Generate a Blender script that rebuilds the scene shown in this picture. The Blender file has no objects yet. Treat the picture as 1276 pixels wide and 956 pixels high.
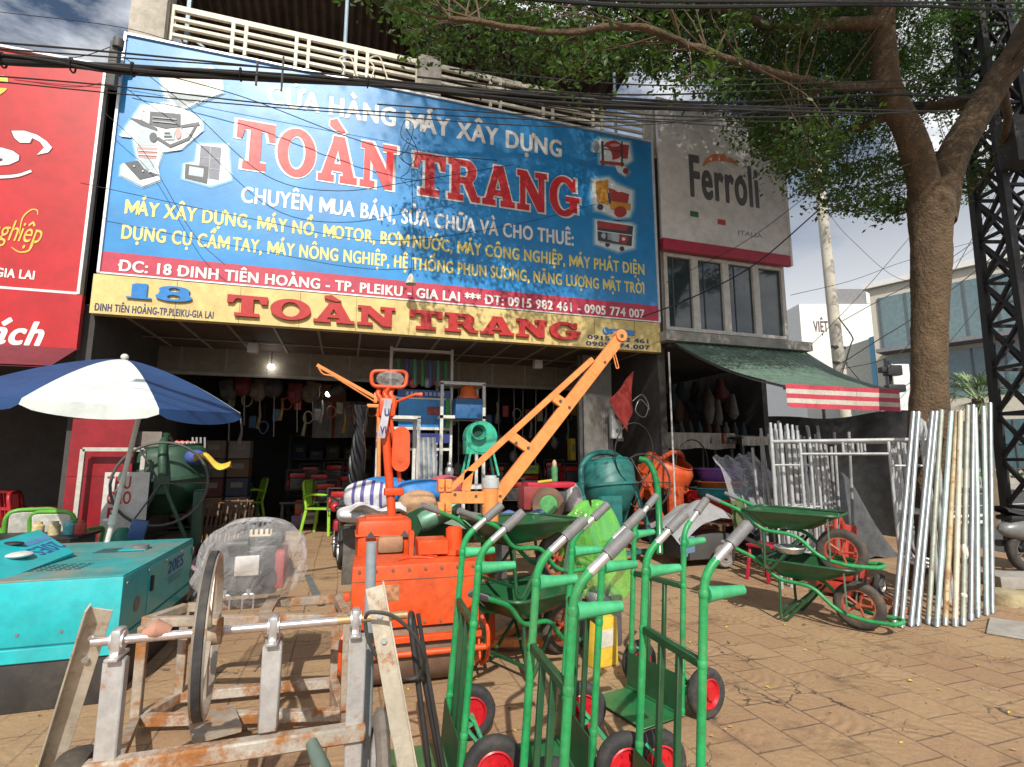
import bpy, bmesh, math, random
import numpy as np
from mathutils import Vector, Matrix, Euler
random.seed(7)
R = math.radians
C = bpy.context.scene.collection
S = bpy.context.scene

# ------------------------------------------------------------------ camera
FPX, PITCH, PSI, EYE = 655.0, R(8.1), R(17.5), 1.5
cam = bpy.data.cameras.new('camera')
cam.sensor_width = 36.0
cam.lens = FPX / 1276 * 36.0
cam.clip_start, cam.clip_end = 0.05, 3000
co = bpy.data.objects.new('camera', cam)
C.objects.link(co)
co.location = (0, 0, EYE)
co.rotation_euler = (R(90) + PITCH, 0, -PSI)
S.camera = co

# ------------------------------------------------------------------ daylight
SUN_AZ, SUN_EL = R(11), R(40.5)          # direction the light travels, measured from +Y towards +X
w = bpy.data.worlds.new('World')
S.world = w
w.use_nodes = True
nt = w.node_tree
nt.nodes.clear()
N = nt.nodes.new
L = nt.links.new
out = N('ShaderNodeOutputWorld')
bg = N('ShaderNodeBackground')
sky = N('ShaderNodeTexSky')
sky.sky_type = 'NISHITA'
sky.sun_disc = False
sky.sun_elevation = SUN_EL
sky.sun_rotation = math.pi + SUN_AZ
sky.air_density = 1.0
sky.dust_density = 1.5
sky.ozone_density = 1.5
tc = N('ShaderNodeTexCoord')
mp = N('ShaderNodeMapping')
mp.inputs['Scale'].default_value = (1, 1, 2.2)
no = N('ShaderNodeTexNoise')
no.inputs['Scale'].default_value = 2.6
no.inputs['Detail'].default_value = 9
no.inputs['Roughness'].default_value = 0.58
no.inputs['Distortion'].default_value = 0.25
cr = N('ShaderNodeValToRGB')
cr.color_ramp.elements[0].position = 0.42
cr.color_ramp.elements[1].position = 0.58
no2 = N('ShaderNodeTexNoise')
no2.inputs['Scale'].default_value = 4.5
no2.inputs['Detail'].default_value = 8
cr2 = N('ShaderNodeValToRGB')
cr2.color_ramp.elements[0].position = 0.30
cr2.color_ramp.elements[0].color = (8.2, 9.8, 12.6, 1)
cr2.color_ramp.elements[1].position = 0.54
cr2.color_ramp.elements[1].color = (18.5, 18.3, 18.0, 1)
mx = N('ShaderNodeMixRGB')
L(tc.outputs['Generated'], mp.inputs['Vector'])
L(mp.outputs['Vector'], no.inputs['Vector'])
L(mp.outputs['Vector'], no2.inputs['Vector'])
L(no.outputs['Fac'], cr.inputs['Fac'])
L(no2.outputs['Fac'], cr2.inputs['Fac'])
sepw = N('ShaderNodeSeparateXYZ')
L(tc.outputs['Generated'], sepw.inputs[0])
hzr = N('ShaderNodeMapRange')                       # cloud cover thickens towards the horizon
hzr.inputs['From Min'].default_value = 0.04; hzr.inputs['From Max'].default_value = 0.52
hzr.inputs['To Min'].default_value = 0.92; hzr.inputs['To Max'].default_value = 0.0
L(sepw.outputs['Z'], hzr.inputs['Value'])
mxm = N('ShaderNodeMath'); mxm.operation = 'MAXIMUM'
L(cr.outputs['Color'], mxm.inputs[0]); L(hzr.outputs['Result'], mxm.inputs[1])
L(mxm.outputs[0], mx.inputs['Fac'])
L(sky.outputs['Color'], mx.inputs['Color1'])
L(cr2.outputs['Color'], mx.inputs['Color2'])
L(mx.outputs['Color'], bg.inputs['Color'])
L(bg.outputs['Background'], out.inputs['Surface'])
bg.inputs['Strength'].default_value = 0.071

sl = bpy.data.lights.new('sun', 'SUN')
sl.energy = 5.0
sl.angle = R(0.6)
sl.color = (1.0, 0.93, 0.82)
so = bpy.data.objects.new('sun', sl)
C.objects.link(so)
trav = Vector((math.sin(SUN_AZ) * math.cos(SUN_EL), math.cos(SUN_AZ) * math.cos(SUN_EL), -math.sin(SUN_EL)))
so.rotation_euler = trav.to_track_quat('-Z', 'Y').to_euler()
so.location = (-2, -10, 12)

S.view_settings.view_transform = 'Standard'
S.view_settings.look = 'None'
S.view_settings.exposure = 0.0
S.view_settings.gamma = 1.0
S.view_settings.use_curve_mapping = False
S.render.engine = 'CYCLES'
S.cycles.max_bounces = 8
S.cycles.transparent_max_bounces = 12

# ------------------------------------------------------------------ survey: photo pixel -> place in the world
def ray(u, v):
    up, r = 478 - v, u - 638
    f = FPX * math.cos(PITCH) - up * math.sin(PITCH)
    z = FPX * math.sin(PITCH) + up * math.cos(PITCH)
    return Vector((r * math.cos(PSI) + f * math.sin(PSI), -r * math.sin(PSI) + f * math.cos(PSI), z))
def at(u, v, Y):
    d = ray(u, v)
    return Vector((0, 0, EYE)) + d * (Y / d.y)
def gz(u, v, Z=0.0):
    d = ray(u, v)
    return Vector((0, 0, EYE)) + d * ((Z - EYE) / d.z)

# ------------------------------------------------------------------ materials
MATS = {}
def mat(name, col, rough=0.5, metal=0.0, var=0.12, scale=6.0, bump=0.0, bscale=30.0, rust=0.0, dust=0.0,
        coat=0.0, alpha=1.0, grime=.22, emit=0.0, trans=0.0, spec=0.5, rustcol=(0.20, 0.075, 0.025), dustcol=(0.34, 0.27, 0.20)):
    if name in MATS:
        return MATS[name]
    m = bpy.data.materials.new(name)
    m.use_nodes = True
    t = m.node_tree
    n, l = t.nodes.new, t.links.new
    b = t.nodes['Principled BSDF']
    b.inputs['Roughness'].default_value = rough
    b.inputs['Metallic'].default_value = metal
    b.inputs['Alpha'].default_value = alpha
    b.inputs['Coat Weight'].default_value = coat
    b.inputs['Coat Roughness'].default_value = 0.15
    b.inputs['Specular IOR Level'].default_value = spec
    if trans:
        b.inputs['Transmission Weight'].default_value = trans
    if emit:
        b.inputs['Emission Color'].default_value = (*col, 1)
        b.inputs['Emission Strength'].default_value = emit
    tcn = n('ShaderNodeTexCoord')
    oi = n('ShaderNodeObjectInfo')
    mul = n('ShaderNodeMath'); mul.operation = 'MULTIPLY'; mul.inputs[1].default_value = 37.0
    l(oi.outputs['Random'], mul.inputs[0])
    def noise(sc, det=5, ro=0.6):
        q = n('ShaderNodeTexNoise'); q.noise_dimensions = '4D'
        q.inputs['Scale'].default_value = sc; q.inputs['Detail'].default_value = det; q.inputs['Roughness'].default_value = ro
        l(tcn.outputs['Object'], q.inputs['Vector']); l(mul.outputs[0], q.inputs['W'])
        return q
    def ramp(src, a, b2):
        q = n('ShaderNodeMapRange'); q.inputs['From Min'].default_value = a; q.inputs['From Max'].default_value = b2
        q.interpolation_type = 'SMOOTHSTEP'
        l(src, q.inputs['Value']); return q.outputs['Result']
    n1 = noise(scale)
    mixc = n('ShaderNodeMixRGB')
    mixc.inputs['Color1'].default_value = (*[max(0, c * (1 - var)) for c in col], 1)
    mixc.inputs['Color2'].default_value = (*[min(1, c * (1 + var)) for c in col], 1)
    l(ramp(n1.outputs['Fac'], 0.3, 0.7), mixc.inputs['Fac'])
    c = mixc.outputs['Color']
    if dust:
        n2 = noise(scale * 0.7, 8, 0.7)
        md = n('ShaderNodeMixRGB'); md.inputs['Color2'].default_value = (*dustcol, 1)
        dm = n('ShaderNodeMath'); dm.operation = 'MULTIPLY'; dm.inputs[1].default_value = dust
        l(ramp(n2.outputs['Fac'], 0.42, 0.72), dm.inputs[0]); l(dm.outputs[0], md.inputs['Fac']); l(c, md.inputs['Color1'])
        c = md.outputs['Color']
    if rust:
        n3 = noise(scale * 1.1, 9, 0.75)
        mr = n('ShaderNodeMixRGB')
        nr = noise(60, 3)
        rc = n('ShaderNodeMixRGB'); rc.inputs['Color1'].default_value = (*rustcol, 1); rc.inputs['Color2'].default_value = (rustcol[0] * 1.9, rustcol[1] * 2.1, rustcol[2] * 1.6, 1)
        l(nr.outputs['Fac'], rc.inputs['Fac']); l(rc.outputs['Color'], mr.inputs['Color2'])
        rf = ramp(n3.outputs['Fac'], 0.62 - 0.22 * rust, 0.74 - 0.16 * rust)
        l(rf, mr.inputs['Fac']); l(c, mr.inputs['Color1'])
        c = mr.outputs['Color']
        inv = n('ShaderNodeMapRange'); inv.inputs['To Min'].default_value = metal; inv.inputs['To Max'].default_value = 0.0
        l(rf, inv.inputs['Value']); l(inv.outputs['Result'], b.inputs['Metallic'])
        ir = n('ShaderNodeMapRange'); ir.inputs['To Min'].default_value = rough; ir.inputs['To Max'].default_value = 0.9
        l(rf, ir.inputs['Value']); l(ir.outputs['Result'], b.inputs['Roughness'])
    else:
        n4 = noise(scale * 2.3, 5)
        rr = n('ShaderNodeMapRange'); rr.inputs['To Min'].default_value = max(0.03, rough * 0.8); rr.inputs['To Max'].default_value = min(1, rough * 1.25)
        l(n4.outputs['Fac'], rr.inputs['Value']); l(rr.outputs['Result'], b.inputs['Roughness'])
    if grime and not emit:
        n5 = noise(scale * 4.5, 9, .72)
        g5 = n('ShaderNodeMapRange'); g5.inputs['From Min'].default_value = .30; g5.inputs['From Max'].default_value = .58
        g5.inputs['To Min'].default_value = 1 - grime; g5.inputs['To Max'].default_value = 1.04
        l(n5.outputs['Fac'], g5.inputs['Value'])
        m5 = n('ShaderNodeMixRGB'); m5.blend_type = 'MULTIPLY'; m5.inputs['Fac'].default_value = 1
        l(c, m5.inputs['Color1']); l(g5.outputs['Result'], m5.inputs['Color2']); c = m5.outputs['Color']
    l(c, b.inputs['Base Color'])
    if bump:
        nb = noise(bscale, 6)
        bp = n('ShaderNodeBump'); bp.inputs['Strength'].default_value = bump; bp.inputs['Distance'].default_value = 0.02
        l(nb.outputs['Fac'], bp.inputs['Height']); l(bp.outputs['Normal'], b.inputs['Normal'])
    MATS[name] = m
    return m

# ------------------------------------------------------------------ mesh builder
def orth(d):
    d = d.normalized()
    a = Vector((0, 0, 1)) if abs(d.z) < 0.9 else Vector((1, 0, 0))
    x = d.cross(a).normalized()
    return x, d.cross(x).normalized()
class MB:
    def __init__(s):
        s.v, s.f, s.m, s.mi = [], [], [], 0
    def mat(s, i):
        s.mi = i
        return s
    def add(s, vs, fs, M=None):
        o = len(s.v)
        if M is not None:
            vs = [M @ Vector(v) for v in vs]
        s.v += [tuple(v) for v in vs]
        s.f += [tuple(i + o for i in f) for f in fs]
        s.m += [s.mi] * len(fs)
        return s
    def box(s, c, d, rot=(0, 0, 0), bev=0.0, M=None):
        T = Matrix.Translation(c) @ Euler(rot).to_matrix().to_4x4()
        if M is not None: T = M @ T
        hx, hy, hz = d[0] / 2, d[1] / 2, d[2] / 2
        bev = min(bev, 0.45 * min(d))
        if bev <= 0:
            vs = [(x, y, z) for z in (-hz, hz) for y in (-hy, hy) for x in (-hx, hx)]
            fs = [(0, 2, 3, 1), (4, 5, 7, 6), (0, 1, 5, 4), (2, 6, 7, 3), (0, 4, 6, 2), (1, 3, 7, 5)]
            return s.add(vs, fs, T)
        bm = bmesh.new()
        bmesh.ops.create_cube(bm, size=1, matrix=Matrix.Diagonal((d[0], d[1], d[2], 1)))
        bmesh.ops.bevel(bm, geom=bm.edges[:], offset=bev, segments=2 if bev > 0.008 else 1, affect='EDGES', profile=0.6)
        bm.verts.index_update()
        vs = [v.co.copy() for v in bm.verts]
        fs = [[v.index for v in f.verts] for f in bm.faces]
        bm.free()
        return s.add(vs, fs, T)
    def bar(s, p, q, w, h, roll=0.0, bev=0.0):
        p, q = Vector(p), Vector(q)
        d = q - p
        x, y = orth(d)
        M = Matrix((x, y, d.normalized())).transposed().to_4x4()
        M = Matrix.Translation((p + q) / 2) @ M @ Matrix.Rotation(roll, 4, 'Z')
        return s.box((0, 0, 0), (w, h, d.length), bev=bev, M=M)
    def tube(s, pts, r, n=8, closed=False, caps=True):
        pts = [Vector(p) for p in pts]
        k = len(pts)
        rs = r if isinstance(r, (list, tuple)) else [r] * k
        vs, fs = [], []
        x = None
        for i in range(k):
            a = pts[(i - 1) % k] if (i > 0 or closed) else pts[i]
            b = pts[(i + 1) % k] if (i < k - 1 or closed) else pts[i]
            d = (b - a)
            if d.length < 1e-9: d = Vector((0, 0, 1))
            d.normalize()
            if x is None: x, _ = orth(d)
            x = (x - d * x.dot(d))
            x = x.normalized() if x.length > 1e-6 else orth(d)[0]
            y = d.cross(x)
            for j in range(n):
                t = 2 * math.pi * j / n
                vs.append(pts[i] + (x * math.cos(t) + y * math.sin(t)) * rs[i])
        for i in range(k if closed else k - 1):
            for j in range(n):
                a, b = i * n + j, i * n + (j + 1) % n
                i2 = (i + 1) % k
                fs.append((a, b, i2 * n + (j + 1) % n, i2 * n + j))
        if caps and not closed:
            fs.append(tuple(range(n - 1, -1, -1)))
            fs.append(tuple((k - 1) * n + j for j in range(n)))
        return s.add(vs, fs)
    def cyl(s, p, q, r, r2=None, n=16):
        return s.tube([p, q], [r, r if r2 is None else r2], n)
    def lathe(s, prof, n=24, M=None, a0=0.0, a1=2 * math.pi, closed=True):
        vs, fs = [], []
        m = len(prof)
        full = abs(a1 - a0 - 2 * math.pi) < 1e-6
        k = n if full else n + 1
        for i in range(k):
            t = a0 + (a1 - a0) * i / n
            for r, z in prof:
                vs.append((r * math.cos(t), r * math.sin(t), z))
        for i in range(n):
            i2 = (i + 1) % k
            for j in range(m - 1):
                fs.append((i * m + j, i2 * m + j, i2 * m + j + 1, i * m + j + 1))
        return s.add(vs, fs, M)
    def prism(s, poly, d, M=None):
        """poly in XY, extruded from z=0 to z=d"""
        n = len(poly)
        vs = [(x, y, 0) for x, y in poly] + [(x, y, d) for x, y in poly]
        fs = [tuple(range(n - 1, -1, -1)), tuple(range(n, 2 * n))] + [(i, (i + 1) % n, n + (i + 1) % n, n + i) for i in range(n)]
        return s.add(vs, fs, M)
    def poly(s, pts):
        return s.add(pts, [tuple(range(len(pts)))])
    def grid(s, fn, nu, nv):
        vs = [fn(i / nu, j / nv) for j in range(nv + 1) for i in range(nu + 1)]
        fs = [(j * (nu + 1) + i, j * (nu + 1) + i + 1, (j + 1) * (nu + 1) + i + 1, (j + 1) * (nu + 1) + i) for j in range(nv) for i in range(nu)]
        return s.add(vs, fs)
    def sphere(s, c, r, nu=16, nv=10, M=None):
        r = (r, r, r) if not isinstance(r, (tuple, list)) else r
        vs, fs = [], []
        for j in range(nv + 1):
            p = math.pi * j / nv
            for i in range(nu):
                t = 2 * math.pi * i / nu
                vs.append((c[0] + r[0] * math.sin(p) * math.cos(t), c[1] + r[1] * math.sin(p) * math.sin(t), c[2] + r[2] * math.cos(p)))
        for j in range(nv):
            for i in range(nu):
                a, b = j * nu + i, j * nu + (i + 1) % nu
                fs.append((a, a + nu, b + nu, b))
        return s.add(vs, fs, M)
    def build(s, name, mats, parent=None, smooth=True, ang=38, loc=None):
        me = bpy.data.meshes.new(name)
        me.from_pydata(s.v, [], s.f)
        me.validate()
        for m in (mats if isinstance(mats, (list, tuple)) else [mats]):
            me.materials.append(m)
        if len(me.polygons) == len(s.m):
            me.polygons.foreach_set('material_index', s.m)
        if smooth:
            me.polygons.foreach_set('use_smooth', [True] * len(me.polygons))
            me.set_sharp_from_angle(angle=R(ang))
        o = bpy.data.objects.new(name, me)
        C.objects.link(o)
        if parent is not None: o.parent = parent
        if loc is not None: o.location = loc
        return o
def fillet(pts, rad=0.06, k=5):
    pts = [Vector(p) for p in pts]
    o = [pts[0]]
    for a, b, c in zip(pts, pts[1:], pts[2:]):
        u, v = (a - b), (c - b)
        r = min(rad, u.length * 0.45, v.length * 0.45)
        p, q = b + u.normalized() * r, b + v.normalized() * r
        for i in range(k + 1):
            t = i / k
            o.append(p * (1 - t) ** 2 + b * 2 * t * (1 - t) + q * t * t)
    return o + [pts[-1]]
def catmull(pts, k=6):
    pts = [Vector(p) for p in pts]
    P = [pts[0] * 2 - pts[1]] + pts + [pts[-1] * 2 - pts[-2]]
    o = []
    for i in range(1, len(P) - 2):
        a, b, c, d = P[i - 1], P[i], P[i + 1], P[i + 2]
        for j in range(k):
            t = j / k
            o.append(0.5 * ((2 * b) + (c - a) * t + (2 * a - 5 * b + 4 * c - d) * t * t + (3 * b - a - 3 * c + d) * t ** 3))
    return o + [pts[-1]]
def tag(o, label=None, cat=None, group=None, kind=None):
    if label: o['label'] = label
    if cat: o['category'] = cat
    if group: o['group'] = group
    if kind: o['kind'] = kind
    return o
def thing(name, label, cat, loc=(0, 0, 0), rz=0.0, group=None):
    o = bpy.data.objects.new(name, None)
    C.objects.link(o)
    o.empty_display_size = 0.1
    o.location = loc
    o.rotation_euler = (0, 0, rz)
    return tag(o, label, cat, group)
def kids(o):
    return [c for c in C.objects if c.parent is o]
def dup(root, label=None, loc=None, rz=None, group=None):
    r = root.copy()
    C.objects.link(r)
    if label: r['label'] = label
    if group: r['group'] = group
    if loc is not None: r.location = loc
    if rz is not None: r.rotation_euler = (0, 0, rz)
    for ch in CH[root]:
        c = ch.copy(); C.objects.link(c); c.parent = r
        for g in CH.get(ch, ()):
            d = g.copy(); C.objects.link(d); d.parent = c
    return r
CH = {}
def remember(root):
    CH[root] = kids(root)
    for c in CH[root]:
        CH[c] = kids(c)
    return root

# ------------------------------------------------------------------ lettering (built-in typeface or drawn slab letters -> mesh)
def curve_mesh(cu):
    o = bpy.data.objects.new('tmp', cu)
    me = bpy.data.meshes.new_from_object(o)
    bpy.data.objects.remove(o)
    bpy.data.curves.remove(cu)
    return me
import unicodedata
GL, ADV = {}, {}
def raw_glyph(s, offset):
    cu = bpy.data.curves.new('tmp', 'FONT')
    cu.body = s
    cu.size = 1.0
    cu.offset = offset
    cu.resolution_u = 4
    cu.fill_mode = 'FRONT'
    me = curve_mesh(cu)
    n = len(me.vertices)
    a = np.zeros(n * 3); me.vertices.foreach_get('co', a)
    f = [tuple(q.vertices) for q in me.polygons]
    bpy.data.meshes.remove(me)
    return a.reshape(-1, 3), f
def glyph(ch, off):
    if (ch, off) not in GL:
        if ch == 'M':                                        # drawn by hand: four strokes that only meet
            c, s, w_, k = CAPH + off, .115 + off, .82, .41
            q = [(0, 0), (s, 0), (s, c), (0, c), (w_ - s, 0), (w_, 0), (w_, c), (w_ - s, c), (s, c), (s, c - .27), (k, .06), (k, .33), (w_ - s, c), (w_ - s, c - .27)]
            GL[ch, off] = (np.array([(x + .07, y, 0) for x, y in q]), [(0, 1, 2, 3), (4, 5, 6, 7), (8, 9, 10, 11), (13, 12, 11, 10)])
        else:
            GL[ch, off] = raw_glyph(ch, off)
    return GL[ch, off]
def advance(ch):
    if ch not in ADV:
        def wdt(s): return np.ptp(raw_glyph(s, 0)[0][:, 0])
        ADV[ch] = wdt('H' + ch + 'H') - wdt('HH')
    return ADV[ch]
def font_mesh(body, offset=0.0, extrude=0.0, shear=0.0, space=1.0):
    """letters of the built-in face, Vietnamese marks drawn as small shapes over and under them"""
    V, F = [], []
    wide, offset = offset, min(offset, .008)
    x = 0.0
    s = .055 + wide * .35                                   # half stroke of the marks
    def put(pts, dx):
        o = len(V)
        V.extend([(px_ + dx, py_) for px_, py_ in pts]); F.append(tuple(range(o, o + len(pts))))
    def stroke(P, w, dx):
        o = len(V)
        for i, (a, b) in enumerate(P):
            p0, p1 = P[max(0, i - 1)], P[min(len(P) - 1, i + 1)]
            d = math.hypot(p1[0] - p0[0], p1[1] - p0[1])
            nx_, ny_ = -(p1[1] - p0[1]) / d * w, (p1[0] - p0[0]) / d * w
            V.append((a + nx_ + dx, b + ny_)); V.append((a - nx_ + dx, b - ny_))
        for i in range(len(P) - 1): F.append((o + 2 * i, o + 2 * i + 1, o + 2 * i + 3, o + 2 * i + 2))
    for ch in body:
        bar_ = ch in 'Đđ'
        dec = unicodedata.normalize('NFD', {'Đ': 'D', 'đ': 'd'}.get(ch, ch))
        base, marks = dec[0], dec[1:]
        if base != ' ':
            a, f = glyph(base, offset)
            o = len(V)
            V.extend([(p_[0] + x, p_[1]) for p_ in a]); F.extend([tuple(i + o for i in q) for q in f])
            l_, r_, t_ = a[:, 0].min(), a[:, 0].max(), a[:, 1].max()
            c_ = (l_ + r_) / 2
            if bar_: stroke([(l_ - .07, .37), (l_ + .01, .37)], s * .9, x)
            y0 = t_ + .05 + s
            for mk in marks:
                if mk == '\u0302': stroke([(c_ - .15, y0), (c_, y0 + .12), (c_ + .15, y0)], s * .8, x)
                if mk == '\u0306': stroke([(c_ - .14, y0 + .11), (c_ - .07, y0 + .02), (c_ + .07, y0 + .02), (c_ + .14, y0 + .11)], s * .8, x)
                if mk == '\u031b': stroke([(r_ - .02, t_ - .07), (r_ + .07, t_ - .03), (r_ + .10, t_ + .09)], s * .9, x)
                if mk == '\u0323': put([(c_ + s * 1.25 * math.cos(k * .785), -.11 - s + s * 1.25 * math.sin(k * .785)) for k in range(8)], x)
            top = y0 + (.17 if ('\u0302' in marks or '\u0306' in marks) else 0)
            sh = .14 if '\u0302' in marks else 0
            for mk in marks:
                if mk == '\u0301': stroke([(c_ - .05 + sh, top - .01 - sh * .6), (c_ + .10 + sh, top + .14 - sh * .6)], s, x)
                if mk == '\u0300': stroke([(c_ + .05 + sh, top - .01 - sh * .6), (c_ - .10 + sh, top + .14 - sh * .6)], s, x)
                if mk == '\u0303': stroke([(c_ - .16, top), (c_ - .07, top + .07), (c_ + .07, top + .02), (c_ + .16, top + .09)], s * .8, x)
                if mk == '\u0309': stroke([(c_ - .07 + sh, top + .15 - sh * .5), (c_ + .05 + sh, top + .15 - sh * .5), (c_ + .06 + sh, top + .07 - sh * .5), (c_ - .01 + sh, top + .0 - sh * .5)], s * .75, x)
        x += advance(base) * space + wide * 1.6
    if wide:                                                  # bold: the same letters laid again a hair apart and a hair deeper
        V0, F0 = list(V), list(F)
        for j, (dx_, dy_) in enumerate(((wide, 0), (-wide, 0), (wide * .5, wide * .45), (-wide * .5, -wide * .45), (wide * .5, -wide * .45), (-wide * .5, wide * .45))):
            o = len(V)
            V.extend([(q[0] + dx_, q[1] + dy_, -.0004 * (j + 1)) for q in V0]); F.extend([tuple(i + o for i in q) for q in F0])
    V = np.array([(q[0] + shear * q[1], q[1], q[2] if len(q) > 2 else 0) for q in V])
    me = bpy.data.meshes.new('tmp')
    me.from_pydata(V.tolist(), [], F)
    return me
def place_mesh(me, name, m, parent, x0, x1, z0, cap, y, capsrc=None, normal=-1, M=None):
    """scale a flat lettering mesh (XY) to stand on baseline z0 from x0 to x1 with capital height cap, on plane y facing -Y"""
    n = len(me.vertices)
    a = np.empty(n * 3)
    me.vertices.foreach_get('co', a)
    a = a.reshape(-1, 3)
    mnx, mxx = a[:, 0].min(), a[:, 0].max()
    sx = (x1 - x0) / (mxx - mnx)
    sz = cap / capsrc
    b = np.empty_like(a)
    b[:, 0] = x0 + (a[:, 0] - mnx) * sx
    b[:, 1] = y - a[:, 2]
    b[:, 2] = z0 + a[:, 1] * sz
    if M is not None:
        b = np.array([M @ Vector(q) for q in b])
    me.vertices.foreach_set('co', b.ravel())
    me.update()
    me.materials.clear()
    me.materials.append(m)
    o = bpy.data.objects.new(name, me)
    C.objects.link(o)
    if parent is not None: o.parent = parent
    return o
CAPH = float(raw_glyph('H', 0)[0][:, 1].max())
def text(body, m, parent, x0, x1, z0, cap, y, offset=0.02, extrude=0.0, shear=0.0, name='lettering', M=None):
    return place_mesh(font_mesh(body, offset, extrude, shear), name, m, parent, x0, x1, z0, cap, y, CAPH + 2 * offset, M=M)
def arc(cx, cy, rx, ry, a0, a1, n):
    return [(cx + rx * math.cos(R(a0 + (a1 - a0) * i / n)), cy + ry * math.sin(R(a0 + (a1 - a0) * i / n))) for i in range(n + 1)]
SLAB = {
    'T': (0.95, [[(0, 1), (.95, 1), (.95, .64), (.83, .64), (.76, .85), (.61, .85), (.61, .14), (.76, .14), (.76, 0), (.19, 0), (.19, .14), (.34, .14), (.34, .85), (.19, .85), (.12, .64), (0, .64)]]),
    'N': (1.02, [[(0, 1), (.32, 1), (.74, .40), (.74, .87), (.62, .87), (.62, 1), (1.02, 1), (1.02, .87), (.92, .87), (.92, 0), (.70, 0), (.26, .64), (.26, .13), (.40, .13), (.40, 0), (0, 0), (0, .13), (.1, .13), (.1, .87), (0, .87)]]),
    'A': (1.06, [[(.38, 1), (.68, 1), (.97, .13), (1.06, .13), (1.06, 0), (.60, 0), (.60, .13), (.69, .13), (.655, .25), (.36, .25), (.325, .13), (.42, .13), (.42, 0), (0, 0), (0, .13), (.09, .13), (.36, .87)], [(.40, .38), (.615, .38), (.507, .74)]]),
    'R': (1.0, [[(0, 1), (.60, 1)] + arc(.60, .725, .29, .275, 85, -60, 9) + [(.93, .13), (1.0, .13), (1.0, 0), (.75, 0), (.50, .43), (.36, .43), (.36, .13), (.48, .13), (.48, 0), (0, 0), (0, .13), (.11, .13), (.11, .87), (0, .87)], [(.36, .86), (.54, .86)] + arc(.54, .715, .09, .145, 80, -80, 6) + [(.54, .57), (.36, .57)]]),
    'O': (1.0, [arc(.5, .5, .5, .52, 0, 350, 35), arc(.5, .5, .24, .38, 0, 345, 23)]),
    'G': (1.06, [arc(.5, .5, .5, .52, 48, 312, 26) + [(.97, .10), (.97, .38), (1.06, .38), (1.06, .50), (.58, .50), (.58, .38), (.72, .38), (.72, .20)] + arc(.5, .5, .25, .38, -58, -300, 20) + [(.80, .66), (.93, .66), (.93, 1.0), (.86, 1.0)]]),
    '1': (0.62, [[(.10, .88), (.22, 1), (.50, 1), (.50, .10), (.62, .10), (.62, 0), (0, 0), (0, .10), (.12, .10), (.12, .80)]]),
    '8': (0.95, [arc(.475, .74, .40, .27, -20, 200, 20) + arc(.475, .27, .475, .28, 148, 392, 24), arc(.475, .76, .15, .14, 0, 340, 17), arc(.475, .27, .17, .15, 0, 340, 17)]),
}
def slab_mesh(body, offset=0.0, extrude=0.0, gap=0.10):
    cu = bpy.data.curves.new('tmp', 'CURVE')
    cu.dimensions = '2D'
    cu.fill_mode = 'FRONT' if extrude == 0 else 'BOTH'
    cu.offset = offset
    cu.extrude = extrude
    x = 0.0
    def spl(pts, dx):
        sp = cu.splines.new('POLY')
        sp.points.add(len(pts) - 1)
        for p, (a, b) in zip(sp.points, pts):
            p.co = (a + dx, b, 0, 1)
        sp.use_cyclic_u = True
    for ch in body:
        if ch == ' ':
            x += 0.42
            continue
        acc = ch == 'À'
        wd, cs = SLAB['A' if acc else ch]
        for c in cs:
            spl(c, x)
        if acc:
            spl([(.26, 1.34), (.44, 1.40), (.52, 1.30), (.68, 1.14), (.58, 1.09), (.36, 1.18), (.26, 1.24)], x)
        x += wd + gap
    return curve_mesh(cu)
def slab(body, m, parent, x0, x1, z0, cap, y, offset=0.0, extrude=0.0, name='lettering', gap=0.10):
    return place_mesh(slab_mesh(body, offset, extrude, gap), name, m, parent, x0, x1, z0, cap, y, 1.0)
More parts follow.
